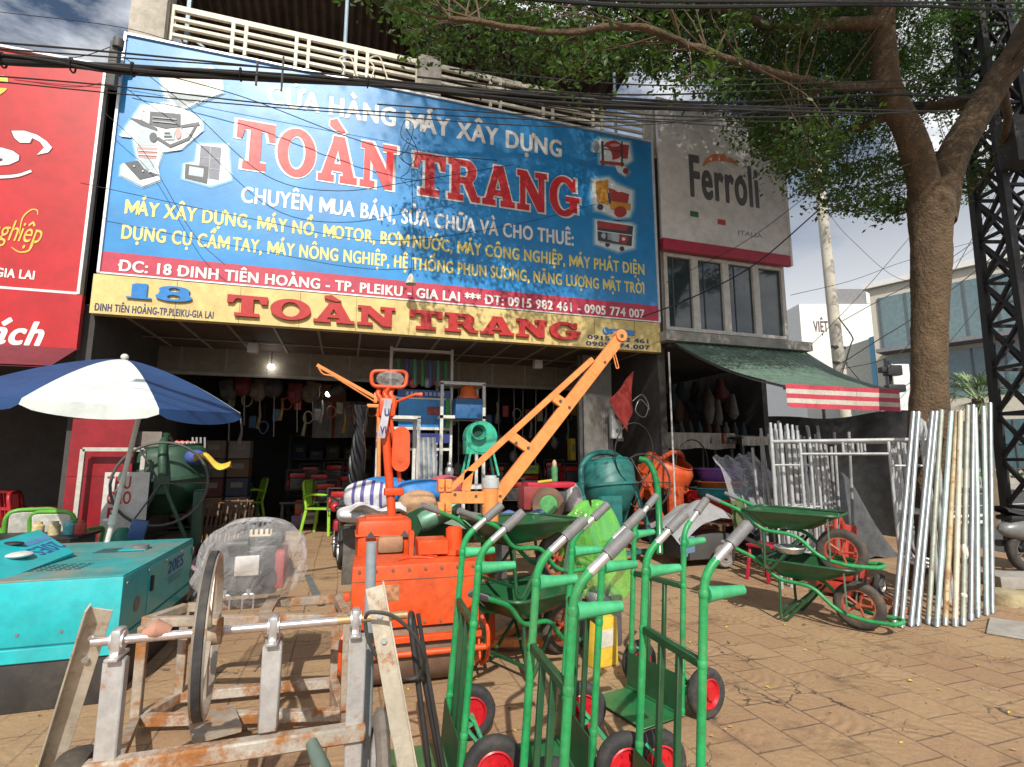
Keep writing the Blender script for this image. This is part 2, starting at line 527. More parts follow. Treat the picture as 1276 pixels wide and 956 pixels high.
# ================================================================== SETTING
def paving_material():
    m = bpy.data.materials.new('paving')
    m.use_nodes = True
    t = m.node_tree; n, l = t.nodes.new, t.links.new
    b = t.nodes['Principled BSDF']
    tcn = n('ShaderNodeTexCoord')
    mp = n('ShaderNodeMapping'); mp.inputs['Rotation'].default_value = (0, 0, R(90))
    l(tcn.outputs['Object'], mp.inputs['Vector'])
    nz = n('ShaderNodeTexNoise'); nz.inputs['Scale'].default_value = 1.5; nz.inputs['Detail'].default_value = 3
    l(mp.outputs['Vector'], nz.inputs['Vector'])
    wob = n('ShaderNodeVectorMath'); wob.operation = 'MULTIPLY_ADD'
    wob.inputs[1].default_value = (0.04, 0.04, 0.0)
    l(nz.outputs['Color'], wob.inputs[0]); l(mp.outputs['Vector'], wob.inputs[2])
    br = n('ShaderNodeTexBrick')
    br.offset = 0.5
    br.inputs['Scale'].default_value = 1.0
    br.inputs['Brick Width'].default_value = 0.30
    br.inputs['Row Height'].default_value = 0.30
    br.inputs['Mortar Size'].default_value = 0.0065
    br.inputs['Mortar Smooth'].default_value = 0.4
    br.inputs['Bias'].default_value = 0.0
    br.inputs['Color1'].default_value = (0.365, 0.222, 0.124, 1)
    br.inputs['Color2'].default_value = (0.440, 0.283, 0.165, 1)
    br.inputs['Mortar'].default_value = (0.19, 0.125, 0.08, 1)
    l(wob.outputs[0], br.inputs['Vector'])
    def noise(sc, det=6, ro=0.6):
        q = n('ShaderNodeTexNoise'); q.inputs['Scale'].default_value = sc; q.inputs['Detail'].default_value = det; q.inputs['Roughness'].default_value = ro
        l(tcn.outputs['Object'], q.inputs['Vector']); return q
    def ramp(src, a, c):
        q = n('ShaderNodeMapRange'); q.inputs['From Min'].default_value = a; q.inputs['From Max'].default_value = c
        l(src, q.inputs['Value']); return q.outputs['Result']
    def mixc(fac, c1, c2, mode='MIX'):
        q = n('ShaderNodeMixRGB'); q.blend_type = mode
        if isinstance(fac, float): q.inputs['Fac'].default_value = fac
        else: l(fac, q.inputs['Fac'])
        for i, c in ((1, c1), (2, c2)):
            if isinstance(c, tuple): q.inputs[i].default_value = (*c, 1)
            else: l(c, q.inputs[i])
        return q.outputs['Color']
    c = br.outputs['Color']
    c = mixc(ramp(noise(0.9, 8, .65).outputs['Fac'], .42, .68), c, (0.46, 0.315, 0.175))          # dusty patches
    c = mixc(ramp(noise(2.2, 8, .7).outputs['Fac'], .56, .74), c, (0.16, 0.098, 0.055))          # darker worn stains
    c = mixc(ramp(noise(5.0, 8, .75).outputs['Fac'], .62, .74), c, (0.46, 0.27, 0.10))          # ochre clay
    c = mixc(ramp(noise(1.7, 9, .8).outputs['Fac'], .63, .70), c, (0.46, 0.40, 0.33))           # dried cement spills
    c = mixc(ramp(noise(38, 4, .8).outputs['Fac'], .25, .8), mixc(1.0, c, (.72, .72, .72), 'MULTIPLY'), c)
    vo = n('ShaderNodeTexVoronoi'); vo.feature = 'DISTANCE_TO_EDGE'; vo.inputs['Scale'].default_value = 2.3
    wv = n('ShaderNodeVectorMath'); wv.operation = 'MULTIPLY_ADD'; wv.inputs[1].default_value = (.35, .35, 0)
    nzv = noise(3.5, 6); l(nzv.outputs['Color'], wv.inputs[0]); l(tcn.outputs['Object'], wv.inputs[2]); l(wv.outputs[0], vo.inputs['Vector'])
    ck = n('ShaderNodeMath'); ck.operation = 'MULTIPLY'
    l(ramp(vo.outputs['Distance'], .012, .004), ck.inputs[0]); l(ramp(noise(1.9, 4).outputs['Fac'], .52, .60), ck.inputs[1])
    c = mixc(ck.outputs[0], c, (.07, .05, .035))
    l(c, b.inputs['Base Color'])
    b.inputs['Roughness'].default_value = 0.82
    # embossed concentric arcs in each tile
    md = n('ShaderNodeVectorMath'); md.operation = 'MODULO'; md.inputs[1].default_value = (.6, .3, 10)
    ad = n('ShaderNodeVectorMath'); ad.operation = 'ADD'; ad.inputs[1].default_value = (42, 42, 0)
    l(wob.outputs[0], ad.inputs[0]); l(ad.outputs[0], md.inputs[0])
    sb = n('ShaderNodeVectorMath'); sb.operation = 'DISTANCE'; sb.inputs[1].default_value = (.3, .0, 0)
    sp = n('ShaderNodeSeparateXYZ'); l(md.outputs[0], sp.inputs[0])
    cb = n('ShaderNodeCombineXYZ'); l(sp.outputs['X'], cb.inputs['X']); l(sp.outputs['Y'], cb.inputs['Y'])
    l(cb.outputs[0], sb.inputs[0])
    ml = n('ShaderNodeMath'); ml.operation = 'MULTIPLY'; ml.inputs[1].default_value = 95.0
    l(sb.outputs['Value'], ml.inputs[0])
    sn = n('ShaderNodeMath'); sn.operation = 'SINE'; l(ml.outputs[0], sn.inputs[0])
    wear = n('ShaderNodeMath'); wear.operation = 'MULTIPLY'
    l(sn.outputs[0], wear.inputs[0]); l(ramp(noise(1.3, 5).outputs['Fac'], .42, .66), wear.inputs[1])
    b1 = n('ShaderNodeBump'); b1.inputs['Strength'].default_value = 0.38; b1.inputs['Distance'].default_value = 0.006
    l(wear.outputs[0], b1.inputs['Height'])
    b2 = n('ShaderNodeBump'); b2.inputs['Strength'].default_value = 0.9; b2.inputs['Distance'].default_value = 0.006; b2.invert = True
    l(br.outputs['Fac'], b2.inputs['Height']); l(b1.outputs['Normal'], b2.inputs['Normal'])
    b3 = n('ShaderNodeBump'); b3.inputs['Strength'].default_value = 0.8; b3.inputs['Distance'].default_value = 0.015
    l(noise(14, 8, .75).outputs['Fac'], b3.inputs['Height']); l(b2.outputs['Normal'], b3.inputs['Normal'])
    l(b3.outputs['Normal'], b.inputs['Normal'])
    return m
PAVE = paving_material()
asphalt = mat('asphalt', (0.055, 0.055, 0.058), .85, var=.25, scale=1.5, bump=.3, bscale=80, dust=.5, dustcol=(.10, .095, .085))
soil = mat('far_ground', (0.12, 0.11, 0.09), .9, var=.3, scale=.3)
concrete = mat('concrete', (0.36, 0.34, 0.31), .85, var=.15, scale=3, bump=.25, dust=.5, dustcol=(.20, .18, .16))
roadpaint = mat('road_paint', (0.75, 0.75, 0.72), .7, var=.1)
def gheight(y):
    t = min(1, max(0, (y - 6.2) / 2.8))
    return 0.12 * t * t * (3 - 2 * t)
g = MB(); g.box((0, 0, -0.31), (1600, 1600, 0.1)); tag(g.build('ground', soil), kind='structure')
g = MB(); g.box((60, 20, -0.18), (99.0, 120, 0.09)); g.box((0, -16, -0.18), (300, 12, 0.088)); tag(g.build('road', asphalt), kind='structure')
ys = [-9.6 + i * 0.8 for i in range(20)] + [6.2 + 0.2 * i for i in range(15)] + [10, 13, 20]
ys = sorted(set(ys))
g = MB()
vs = [(x, y, gheight(y)) for y in ys for x in (-16, -3.1, 5.0, 10.2)]
fs = [(j * 4 + i, j * 4 + i + 1, j * 4 + i + 5, j * 4 + i + 4) for j in range(len(ys) - 1) for i in range(3)]
g.add(vs, fs); tag(g.build('pavement', PAVE, smooth=False), kind='structure')
g = MB()
g.box((10.29, 5, -0.07), (0.16, 30, 0.15), bev=.015); g.box((-2.8, -9.69, -0.07), (26.2, .16, .15), bev=.015)
tag(g.build('kerb', concrete), kind='structure')
g = MB()
for i in range(9):
    g.box((16.5 + 0.0 * i, 6.4 + i * 1.1, -0.131), (3.2, .45, .004))
for i in range(12):
    g.box((19 + i * 4.5, 17.2, -0.131), (2.4, .14, .004))
g.box((45, 13.0, -0.131), (50, .13, .004)); g.box((45, 10.2, -0.131), (50, .13, .004))
tag(g.build('road_markings', roadpaint, smooth=False), kind='structure')
g = MB()
rl = random.Random(3)
for i in range(700):
    x = rl.uniform(-2, 9); y = rl.uniform(1.6, 9.0)
    a = rl.uniform(0, 6.28); s_ = rl.uniform(.010, .022)
    z = gheight(y) + .006
    dx, dy = math.cos(a) * s_, math.sin(a) * s_
    g.mi = rl.choice((0, 0, 0, 1, 2))
    g.add([(x - dx, y - dy, z), (x + dy * .45, y - dx * .45, z + rl.uniform(.002, .014)), (x + dx, y + dy, z + .006), (x - dy * .45, y + dx * .45, z + rl.uniform(.002, .012))], [(0, 1, 2, 3)])
tag(g.build('fallen_leaves', [mat('leaf_yellow', (.55, .42, .05), .7), mat('leaf_brown', (.20, .10, .04), .8), mat('leaf_ochre', (.40, .26, .10), .8)], smooth=False),
    'small yellow and brown leaves fallen on the brown paving', 'fallen leaves', kind='stuff')

g = MB()
for i in range(2600):
    x = rl.uniform(-2, 9.5); y = rl.uniform(1.4, 7.5)
    s_ = rl.uniform(.0015, .0055) * (2 if rl.random() < .06 else 1); z = gheight(y) + s_ * .4
    g.mi = rl.choice((0, 1, 1, 2))
    q = [(rl.uniform(.6, 1.3) * s_) for _ in range(6)]
    g.add([(x - q[0], y, z), (x, y - q[1], z), (x + q[2], y, z), (x, y + q[3], z), (x, y, z + q[4]), (x, y, z - q[5])], [(0, 1, 4), (1, 2, 4), (2, 3, 4), (3, 0, 4), (1, 0, 5), (2, 1, 5), (3, 2, 5), (0, 3, 5)])
tag(g.build('pavement_grit', [mat('grit_grey', (.30, .28, .25), .9), mat('grit_brown', (.22, .14, .08), .9), mat('grit_dark', (.08, .06, .05), .9)], smooth=False),
    'fine grit and stone chips scattered over the brown paving', 'grit', kind='stuff')

# ------------------------------------------------------------------ the shop building
SY = 7.54                                    # plane of the shop signs
plaster = mat('plaster_dark', (0.30, 0.28, 0.25), .9, var=.15, scale=2, dust=.4, dustcol=(.15, .13, .11))
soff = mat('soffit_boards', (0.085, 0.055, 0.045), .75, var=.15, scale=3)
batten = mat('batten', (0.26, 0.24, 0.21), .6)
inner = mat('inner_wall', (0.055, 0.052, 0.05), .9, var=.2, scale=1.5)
beige = mat('beige_board', (0.22, 0.19, 0.15), .8, var=.12)
oldconc = mat('old_concrete', (0.48, 0.45, 0.39), .9, var=.18, scale=3, bump=.3, dust=.5, dustcol=(.20, .18, .15))
tinroof = mat('rusty_tin', (0.12, 0.085, 0.07), .7, metal=.2, var=.3, scale=2, rust=.2)
railpaint = mat('rail_paint', (0.72, 0.68, 0.56), .55, var=.08, rust=.0, dust=.25, dustcol=(.40, .33, .22))
steelblue = mat('steel_paint_blue', (0.30, 0.42, 0.52), .5)
shop = thing('shop_building', 'two storey machinery shop with dark open ground floor and white balcony rail', 'building', (0, 0, 0))
m = MB()
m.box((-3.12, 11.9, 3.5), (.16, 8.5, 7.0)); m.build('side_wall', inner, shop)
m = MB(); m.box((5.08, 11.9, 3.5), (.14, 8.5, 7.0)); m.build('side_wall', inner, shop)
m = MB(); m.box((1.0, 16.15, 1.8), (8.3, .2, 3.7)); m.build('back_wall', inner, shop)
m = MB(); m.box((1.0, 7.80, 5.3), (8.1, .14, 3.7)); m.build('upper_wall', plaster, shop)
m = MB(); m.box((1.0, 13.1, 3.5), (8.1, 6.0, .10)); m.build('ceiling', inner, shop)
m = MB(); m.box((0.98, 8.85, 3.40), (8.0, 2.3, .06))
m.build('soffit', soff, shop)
m = MB()
for i in range(14):
    m.box((-2.85 + i * .60, 8.85, 3.362), (.035, 2.28, .016))
m.box((.98, 7.75, 3.362), (8.0, .05, .015)); m.box((.98, 9.2, 3.350), (8.0, .04, .012))
m.build('soffit_battens', batten, shop)
m = MB(); m.box((1.0, 10.05, 3.17), (8.1, .12, .52)); m.build('lintel', beige, shop)
m = MB()
for i in range(12): m.box((-2.7 + i * .68, 9.985, 3.17), (.03, .012, .50))
m.box((1.0, 9.985, 2.925), (8.0, .05, .05)); m.build('lintel_strips', plaster, shop)
m = MB(); m.box((1.0, 7.80, 6.96), (8.3, .36, .2), bev=.01); m.build('balcony_slab', oldconc, shop)
m = MB(); m.box((-2.80, 7.72, 8.2), (.42, .34, 2.2), bev=.01); m.build('column', oldconc, shop)
m = MB(); m.box((1.02, 7.70, 7.50), (.36, .26, .66), bev=.01); m.build('pier', oldconc, shop)
rl_ = MB()
zr = 7.55
for a, b in ((-2.56, .84), (1.20, 4.95)):
    for z, h in ((zr + .22, .09), (zr + .06, .05), (zr - .06, .05), (zr - .20, .05)):
        rl_.box(((a + b) / 2, 7.70, z), (b - a, .05, h), bev=.006)
    k = 4
    for i in range(k + 1):
        x = a + (b - a) * i / k
        for d in ((0,) if i in (0, k) else (-.085, .085)):
            rl_.box((x + d, 7.70, zr - .02), (.05, .052, .56), bev=.006)
rl_.build('balcony_railing', railpaint, shop)
m = MB()
RZ, RY0, RY1 = 9.7, gz(640, 10, 9.7).y, 14.0
xr = at(806, 92, RY0).x
def roofz(u):
    return .03 * math.sin(u * 2 * math.pi / .16)
nx = 360
x0r = -3.3
vs, fs = [], []
for i in range(nx + 1):
    x = x0r + (xr - x0r) * i / nx
    vs += [(x, RY0, RZ + roofz(x)), (x, RY1, RZ - .9 + roofz(x))]
for i in range(nx): fs.append((2 * i, 2 * i + 1, 2 * i + 3, 2 * i + 2))
m.add(vs, fs)
m.build('roof', tinroof, shop)
m = MB()
for y in (RY0 + .25, RY0 + 1.9, RY0 + 3.6):
    m.box(((x0r + xr) / 2, y, RZ - .12 - .9 * (y - RY0) / (RY1 - RY0)), (xr - x0r, .07, .10))
for x in (-2.9, .9, 4.9):
    m.bar((x, RY0 + .1, RZ - .20), (x, RY1, RZ - 1.1), .08, .1)
m.build('roof_purlins', tinroof, shop)
m = MB(); m.box((1.0, 12.4, 8.2), (8.4, .12, 2.6))
for i in range(56): m.box((-3.1 + i * .15, 12.32, 8.2), (.05, .03, 2.6))
m.build('upper_back_wall', tinroof, shop)
p_ = at(430, 50, 7.85); q_ = at(429, -20, 7.85)
m = MB(); m.cyl((p_.x, 7.95, 7.2), (p_.x, 7.95, 9.6), .03, n=10); m.build('roof_post', steelblue, shop)
m = MB(); m.cyl((4.6, 8.1, 7.2), (4.6, 8.1, 9.6), .03, n=10); m.build('roof_post', steelblue, shop)
m = MB(); m.box((-2.45, 7.95, 8.0), (.05, .05, 1.6)); m.bar((-2.45, 7.95, 7.6), (-2.0, 7.95, 7.3), .03, .03); m.build('roof_strut', steelblue, shop)
# bent loops of wire on the railing
m = MB()
for u in (425, 462):
    p = at(u, 85, 7.60)
    m.tube(catmull([p + Vector((0, 0, -.22)), p + Vector((.05, 0, .02)), p + Vector((-.03, .02, .16)), p + Vector((.12, 0, .22)), p + Vector((.22, 0, -.02)), p + Vector((.28, 0, -.20))]), .011, 6)
tag(m.build('wire_brackets', railpaint), 'bent pale metal brackets hooked over the white balcony rail', 'bracket')

# ------------------------------------------------------------------ the blue board
board_blue = mat('board_blue', (0.018, 0.235, 0.58), .38, var=.12, scale=1.2, grime=.12, bump=.22, bscale=1.6, dust=.16, dustcol=(.22, .38, .55))
white_print = mat('white_print', (0.80, 0.80, 0.78), .45, var=.04)
red_print = mat('red_print', (0.60, 0.025, 0.035), .42, var=.08)
band_red = mat('band_red', (0.46, 0.035, 0.075), .45, var=.1)
yellow_print = mat('yellow_print', (0.80, 0.70, 0.22), .45, var=.05)
bb = thing('billboard', 'huge blue billboard with big red shop name and yellow lines of writing', 'billboard', (0, 0, 0))
BX0, BX1, BZ0, BZ1 = -3.0, 4.98, 3.79, 7.08
m = MB(); m.box(((BX0 + BX1) / 2, SY + .03, (BZ0 + BZ1) / 2), (BX1 - BX0, .06, BZ1 - BZ0)); m.build('panel', board_blue, bb)
m = MB()
e = .03
for c, d in ((((BX0 + BX1) / 2, SY + .015, BZ1 + e / 2), (BX1 - BX0 + 2 * e, .09, e)), (((BX0 + BX1) / 2, SY + .015, BZ0 - .002), (BX1 - BX0 + 2 * e, .07, .02)),
             ((BX0 - e / 2, SY + .015, (BZ0 + BZ1) / 2), (e, .09, BZ1 - BZ0)), ((BX1 + e / 2, SY + .015, (BZ0 + BZ1) / 2), (e, .09, BZ1 - BZ0))):
    m.box(c, d)
m.build('edge_trim', mat('alu_trim', (.70, .71, .72), .4, metal=.3), bb)
bz = at(126, 313, SY).z
m = MB(); m.box(((BX0 + BX1) / 2, SY - .001, (BZ0 + .012 + bz) / 2), (BX1 - BX0 - .004, .006, bz - BZ0 - .012)); m.build('red_band', band_red, bb)
def line(body, pl, pr, topl, topr, m_, parent, Y=SY, off=.02, dy=.006, ex=0.0, name='lettering', slabm=False, shear=0.0):
    a, b = at(*pl, Y), at(*pr, Y)
    z0 = (a.z + b.z) / 2
    cap = ((at(pl[0], topl, Y).z - a.z) + (at(pr[0], topr, Y).z - b.z)) / 2
    if slabm:
        return slab(body, m_, parent, a.x, b.x, z0, cap, Y - dy, offset=off, extrude=ex, name=name)
    return text(body, m_, parent, a.x, b.x, z0, cap, Y - dy, offset=off, extrude=ex, name=name, shear=shear)
line('CỬA HÀNG MÁY XÂY DỰNG', (332, 131), (700, 194), 108, 170, white_print, bb, off=.035)
for nm, pl, pr, tl, tr in (('TOÀN', (292, 209), (493, 235), 150, 181), ('TRANG', (515, 241), (722, 271), 191, 223)):
    a, b = at(*pl, SY), at(*pr, SY)
    cap = ((at(pl[0], tl, SY).z - a.z) + (at(pr[0], tr, SY).z - b.z)) / 2
    z0 = (at(292, 210, SY).z + at(722, 270, SY).z) / 2
    slab(nm, white_print, bb, a.x - .045, b.x + .045, z0, cap, SY - .006, offset=.046, name='lettering_outline')
    slab(nm, red_print, bb, a.x, b.x, z0, cap, SY - .012, offset=0.01)
line('CHUYÊN MUA BÁN, SỬA CHỮA VÀ CHO THUÊ:', (300, 251), (715, 307), 232, 288, white_print, bb, off=.028)
line('MÁY XÂY DỰNG, MÁY NỔ, MOTOR, BƠM NƯỚC, MÁY CÔNG NGHIỆP, MÁY PHÁT ĐIỆN', (155, 267), (803, 342), 251, 326, yellow_print, bb, off=.03)
line('DỤNG CỤ CẦM TAY, MÁY NÔNG NGHIỆP, HỆ THỐNG PHUN SƯƠNG, NĂNG LƯỢNG MẶT TRỜI', (151, 296), (803, 367), 281, 351, yellow_print, bb, off=.03)
line('ĐC: 18 ĐINH TIÊN HOÀNG - TP. PLEIKU - GIA LAI *** ĐT: 0915 982 461 - 0905 774 007', (147, 337), (803, 397), 325, 384, white_print, bb, off=.03, dy=.012)
pk = {k: mat('print_' + k, c, .45, var=.05) for k, c in dict(glow0=(.10, .36, .66), glow1=(.32, .55, .74), halo=(.72, .80, .86), grey=(.30, .36, .40), dark=(.06, .07, .09), steel=(.42, .52, .58), red=(.42, .06, .06), orange=(.62, .30, .05), cell=(.16, .18, .24), pink=(.60, .30, .30), cream=(.62, .58, .50)).items()}
def picture(layers):
    """a printed picture on the board: flat shapes, each a thin vinyl layer over the last"""
    b = MB(); used = []
    def grown(pts, px_):
        cu_, cv_ = sum(p_[0] for p_ in pts) / len(pts), sum(p_[1] for p_ in pts) / len(pts)
        return [(u + (u - cu_) / max(1, math.hypot(u - cu_, v - cv_)) * px_, v + (v - cv_) / max(1, math.hypot(u - cu_, v - cv_)) * px_) for u, v in pts]
    hal = [q for q in layers if q[0] == 'halo']
    layers = [('glow0', grown(p_, 4.5)) for _, p_ in hal] + [('glow1', grown(p_, 2.2)) for _, p_ in hal] + layers
    for i, (k, pts) in enumerate(layers):
        if k not in used: used.append(k)
        b.mi = used.index(k)
        b.poly([at(u, v, SY - .003 - .0009 * i) for u, v in pts])
    b.build('printed_picture', [pk[k] for k in used], bb, smooth=False)
def ell(cx, cy, rx, ry, n=18, rot=0):
    c, s = math.cos(R(rot)), math.sin(R(rot))
    return [(cx + rx * math.cos(t) * c - ry * math.sin(t) * s, cy + rx * math.cos(t) * s + ry * math.sin(t) * c) for t in [2 * math.pi * i / n for i in range(n)]]
picture([('halo', [(150, 170), (176, 132), (215, 128), (252, 150), (252, 164), (225, 187), (202, 190), (197, 208), (200, 224), (178, 232), (150, 218), (152, 204), (172, 200), (166, 172)]),
         ('halo', [(232, 92), (262, 82), (276, 96), (277, 116), (250, 126), (228, 138), (206, 122), (200, 98), (214, 84)]),
         ('grey', [(208, 116), (268, 118), (230, 132), (222, 134)]), ('cream', ell(238, 98, 26, 12, 16, 4)),
         ('steel', [(168, 152), (192, 150), (198, 182), (172, 182)]), ('steel', [(174, 196), (194, 200), (190, 212), (176, 210)]),
         ('pink', [(170, 183), (196, 184), (194, 198), (172, 196)]),
         ('dark', [(155, 203), (172, 200), (180, 211), (198, 218), (174, 224)]),
         ('dark', [(178, 138), (225, 142), (225, 158), (206, 160), (190, 156), (176, 150)]),
         ('halo', [(178, 140), (187, 137), (186, 154), (177, 152)]),
         ('dark', [(160, 146), (178, 150), (196, 160), (196, 163), (176, 156)]), ('dark', [(225, 156), (248, 152), (249, 156), (226, 159)]),
         ('dark', [(243, 156), (246, 156), (236, 174), (212, 184), (196, 174), (197, 170), (212, 180), (234, 171)]),
         ('steel', [(206, 162), (218, 162), (217, 174), (204, 174)]), ('pink', ell(222, 166, 4, 7, 12)), ('dark', ell(191, 171, 5, 6, 12)), ('halo', [(172, 187), (196, 188), (196, 189.2), (172, 188.2)]), ('halo', [(172, 192), (195, 193), (195, 194.2), (172, 193.2)]), ('grey', [(190, 145), (220, 148), (220, 149.5), (190, 146.5)]), ('grey', [(190, 150), (220, 153), (220, 154.5), (190, 151.5)]), ('halo', ell(167, 207, 1.2, .8, 8)), ('halo', ell(178, 213, 1.2, .8, 8)), ('halo', ell(186, 214, 1.2, .8, 8)), ('dark', [(204, 165), (212, 165), (212, 166.5), (204, 166.5)]), ('dark', [(204, 169), (214, 169), (214, 170.5), (204, 170.5)])])
picture([('halo', [(246, 180), (284, 180), (287, 224), (262, 231), (228, 222), (230, 204), (244, 202)]),
         ('cell', [(250, 181), (276, 184), (273, 225), (247, 220)]), ('grey', [(262, 182), (263.2, 182), (260.2, 223), (259, 223)]), ('grey', [(249, 195), (275, 198), (275, 199), (249, 196)]), ('grey', [(248, 208), (274, 211), (274, 212), (248, 209)]),
         ('dark', [(231, 204), (260, 208), (258, 229), (230, 222)]), ('steel', [(236, 207), (254, 210), (253, 221), (235, 218)])])
picture([('halo', [(739, 178), (748, 173), (784, 178), (787, 200), (777, 206), (784, 212), (778, 219), (769, 213), (766, 205), (748, 204), (748, 190), (739, 190)]),
         ('red', ell(764, 187, 13, 12, 20, 6)), ('halo', ell(757, 192, 5, 10, 12, -25)), ('dark', [(749, 176), (752, 176), (753, 206), (750, 206)]), ('red', [(748, 200), (778, 203), (778, 207), (748, 204)]), ('red', [(776, 180), (784, 181), (782, 198), (774, 197)]), ('red', ell(780, 213, 4, 4, 12)), ('grey', ell(743, 183, 4, 7, 12)), ('dark', [(752, 185), (776, 188), (776, 189.2), (752, 186.2)]), ('pink', ell(766, 181, 6, 2.2, 12)), ('dark', [(774, 176), (776, 176), (776, 208), (774, 208)]), ('dark', ell(780, 213, 1.6, 1.6, 8))])
picture([('halo', [(738, 224), (760, 222), (768, 230), (788, 238), (788, 258), (784, 270), (768, 272), (752, 264), (742, 262), (738, 246)]),
         ('orange', [(742, 226), (758, 224), (758, 256), (744, 252)]), ('red', [(758, 234), (784, 242), (782, 256), (760, 250)]), ('halo', ell(772, 236, 6, 3.5, 12)), ('orange', [(756, 250), (786, 254), (786, 262), (762, 262)]), ('red', ell(773, 264, 8, 7, 14)), ('dark', ell(748, 258, 4, 4, 12)), ('dark', [(757, 240), (760, 240), (762, 254), (759, 254)])])
picture([('halo', [(742, 274), (786, 279), (791, 282), (790, 309), (770, 313), (742, 304)]),
         ('dark', [(744, 275), (789, 282), (787, 307), (745, 300)]), ('red', [(745, 276), (784, 281), (780, 288), (745, 284)]), ('grey', [(750, 288), (768, 290), (768, 300), (752, 298)]), ('red', ell(777, 298, 6, 6, 14)), ('steel', [(762, 290), (772, 292), (771, 302), (762, 300)]), ('dark', ell(757, 305, 3, 3, 10)), ('dark', ell(775, 310, 3, 3, 10)), ('halo', [(744, 287), (788, 293), (788, 294), (744, 288)]), ('dark', [(754, 290), (757, 290), (757, 299), (754, 299)]), ('steel', ell(752, 294, 3, 3, 10)), ('halo', ell(777, 298, 2.2, 2.2, 10)), ('grey', [(747, 301), (785, 306), (785, 307), (747, 302)])])

# ------------------------------------------------------------------ the yellow fascia sign
fascia_y = mat('fascia_yellow', (0.62, 0.50, 0.20), .5, var=.12, scale=2.5, dust=.5, dustcol=(.42, .30, .10))
blue_acr = mat('acrylic_blue', (0.03, 0.20, 0.55), .3)
navy = mat('navy_print', (0.03, 0.035, 0.12), .4)
ys_ = thing('fascia_sign', 'long yellow fascia sign with raised red letters above the shop entrance', 'sign', (0, 0, 0))
m = MB(); m.box((.97, SY + .05, 3.515), (8.06, .14, .50)); m.build('panel', fascia_y, ys_)
m = MB()
for i in range(10): m.box((-2.15 + i * .74, SY - .0205, 3.515), (.006, .003, .495))
m.build('panel_joints', mat('joint_dark', (.18, .14, .06), .7), ys_)
FY = SY - .02
line('ĐINH TIÊN HOÀNG-TP.PLEIKU-GIA LAI', (117, 388), (266, 396), 379, 386, navy, ys_, Y=FY, off=.03, dy=.004)
slab('18', blue_acr, ys_, at(158, 374, FY).x, at(240, 374, FY).x, at(160, 372, FY).z, at(160, 353, FY).z - at(160, 372, FY).z, FY - .018, extrude=.016, name='number')
for nm, ul, ur in (('TOÀN', 282, 492), ('TRANG', 510, 722)):
    z0, cap = 3.355, .275
    slab(nm, mat('acrylic_red', (.42, .02, .02), .35, var=.08), ys_, at(ul, 400, FY).x, at(ur, 400, FY).x, z0, cap, FY - .027, offset=.012, extrude=.025)
text('0915 982 461', navy, ys_, at(732, 424, FY).x, at(808, 427, FY).x, 3.40, .075, FY - .004, offset=.03)
text('0905.774.007', navy, ys_, at(730, 433, FY).x, at(810, 436, FY).x, 3.295, .075, FY - .004, offset=.03)
m = MB()
a, b = at(756, 408, FY), at(788, 411, FY)
zc = 3.555
m.box(((a.x + b.x) / 2 + .03, FY - .006, zc), (b.x - a.x, .012, .085), bev=.004)
m.lathe([(0, .016), (.06, .016), (.06, 0), (0, 0)], 20, Matrix.Translation((a.x - .02, FY, zc)) @ Matrix.Rotation(R(90), 4, 'X'))
bd = m.build('phone_badge', blue_acr, ys_)
m = MB(); m.tube([(a.x - .05, FY - .017, zc + .03), (a.x - .045, FY - .017, zc - .01), (a.x - .01, FY - .017, zc - .03)], .008, 6); m.build('handset', white_print, bd)
m = MB(); m.box((a.x + .21, FY - .0135, zc), (.22, .003, .03)); m.build('print_bar', mat('badge_print', (.25, .55, .80), .5), bd)

# ------------------------------------------------------------------ red signs of the neighbouring cafe
cafe_red = mat('cafe_red', (0.44, 0.008, 0.014), .42, var=.10, scale=1.2)
gold = mat('gold_print', (0.70, 0.50, 0.08), .4)
rs = thing('cafe_billboard', 'tall red cafe billboard with white cup swirls and yellow script', 'billboard', (0, 0, 0))
RX1 = -3.20
zt, zb_ = 6.56, at(104, 366, SY).z
m = MB(); m.box(((-8.5 + RX1) / 2, SY + .03, (zt + zb_) / 2), (8.5 + RX1, .06, zt - zb_)); m.build('panel', cafe_red, rs)
m = MB(); m.box((RX1 + .012, SY + .01, (zt + zb_) / 2), (.03, .10, zt - zb_ + .04)); m.box(((-8.5 + RX1) / 2, SY + .01, zb_ - .012), (8.5 + RX1, .10, .03)); m.box(((-8.5 + RX1) / 2, SY + .01, zt + .012), (8.5 + RX1, .10, .03)); m.build('edge_trim', MATS['alu_trim'], rs)
def ribbon(pts, ws, dy=.006):
    """tapered flat brush stroke on the sign plane from photo pixels"""
    P = catmull([Vector((u, v, w_)) for (u, v), w_ in zip(pts, ws)], 6)
    L_, R_ = [], []
    for i, p in enumerate(P):
        a_, b_ = P[max(0, i - 1)], P[min(len(P) - 1, i + 1)]
        d = Vector((b_.x - a_.x, b_.y - a_.y)).normalized()
        L_.append(at(p.x - d.y * p.z, p.y + d.x * p.z, SY - dy)); R_.append(at(p.x + d.y * p.z, p.y - d.x * p.z, SY - dy))
    b = MB()
    b.add(L_ + R_, [(i, i + 1, len(P) + i + 1, len(P) + i) for i in range(len(P) - 1)])
    return b
def strokes(name, mt, *rs_):
    b = MB()
    for r_ in rs_: b.add(r_.v, r_.f)
    b.build(name, mt, rs, smooth=False)
def flat(name, mt, dy, *polys):
    b = MB()
    for P_ in polys: b.poly([at(u, v, SY - dy) for u, v in P_])
    b.build(name, mt, rs, smooth=False)
def fat(pts, k):
    cu_, cv_ = sum(p_[0] for p_ in pts) / len(pts), sum(p_[1] for p_ in pts) / len(pts)
    return [(u + (u - cu_) * k, v + (v - cv_) * k) for u, v in pts]
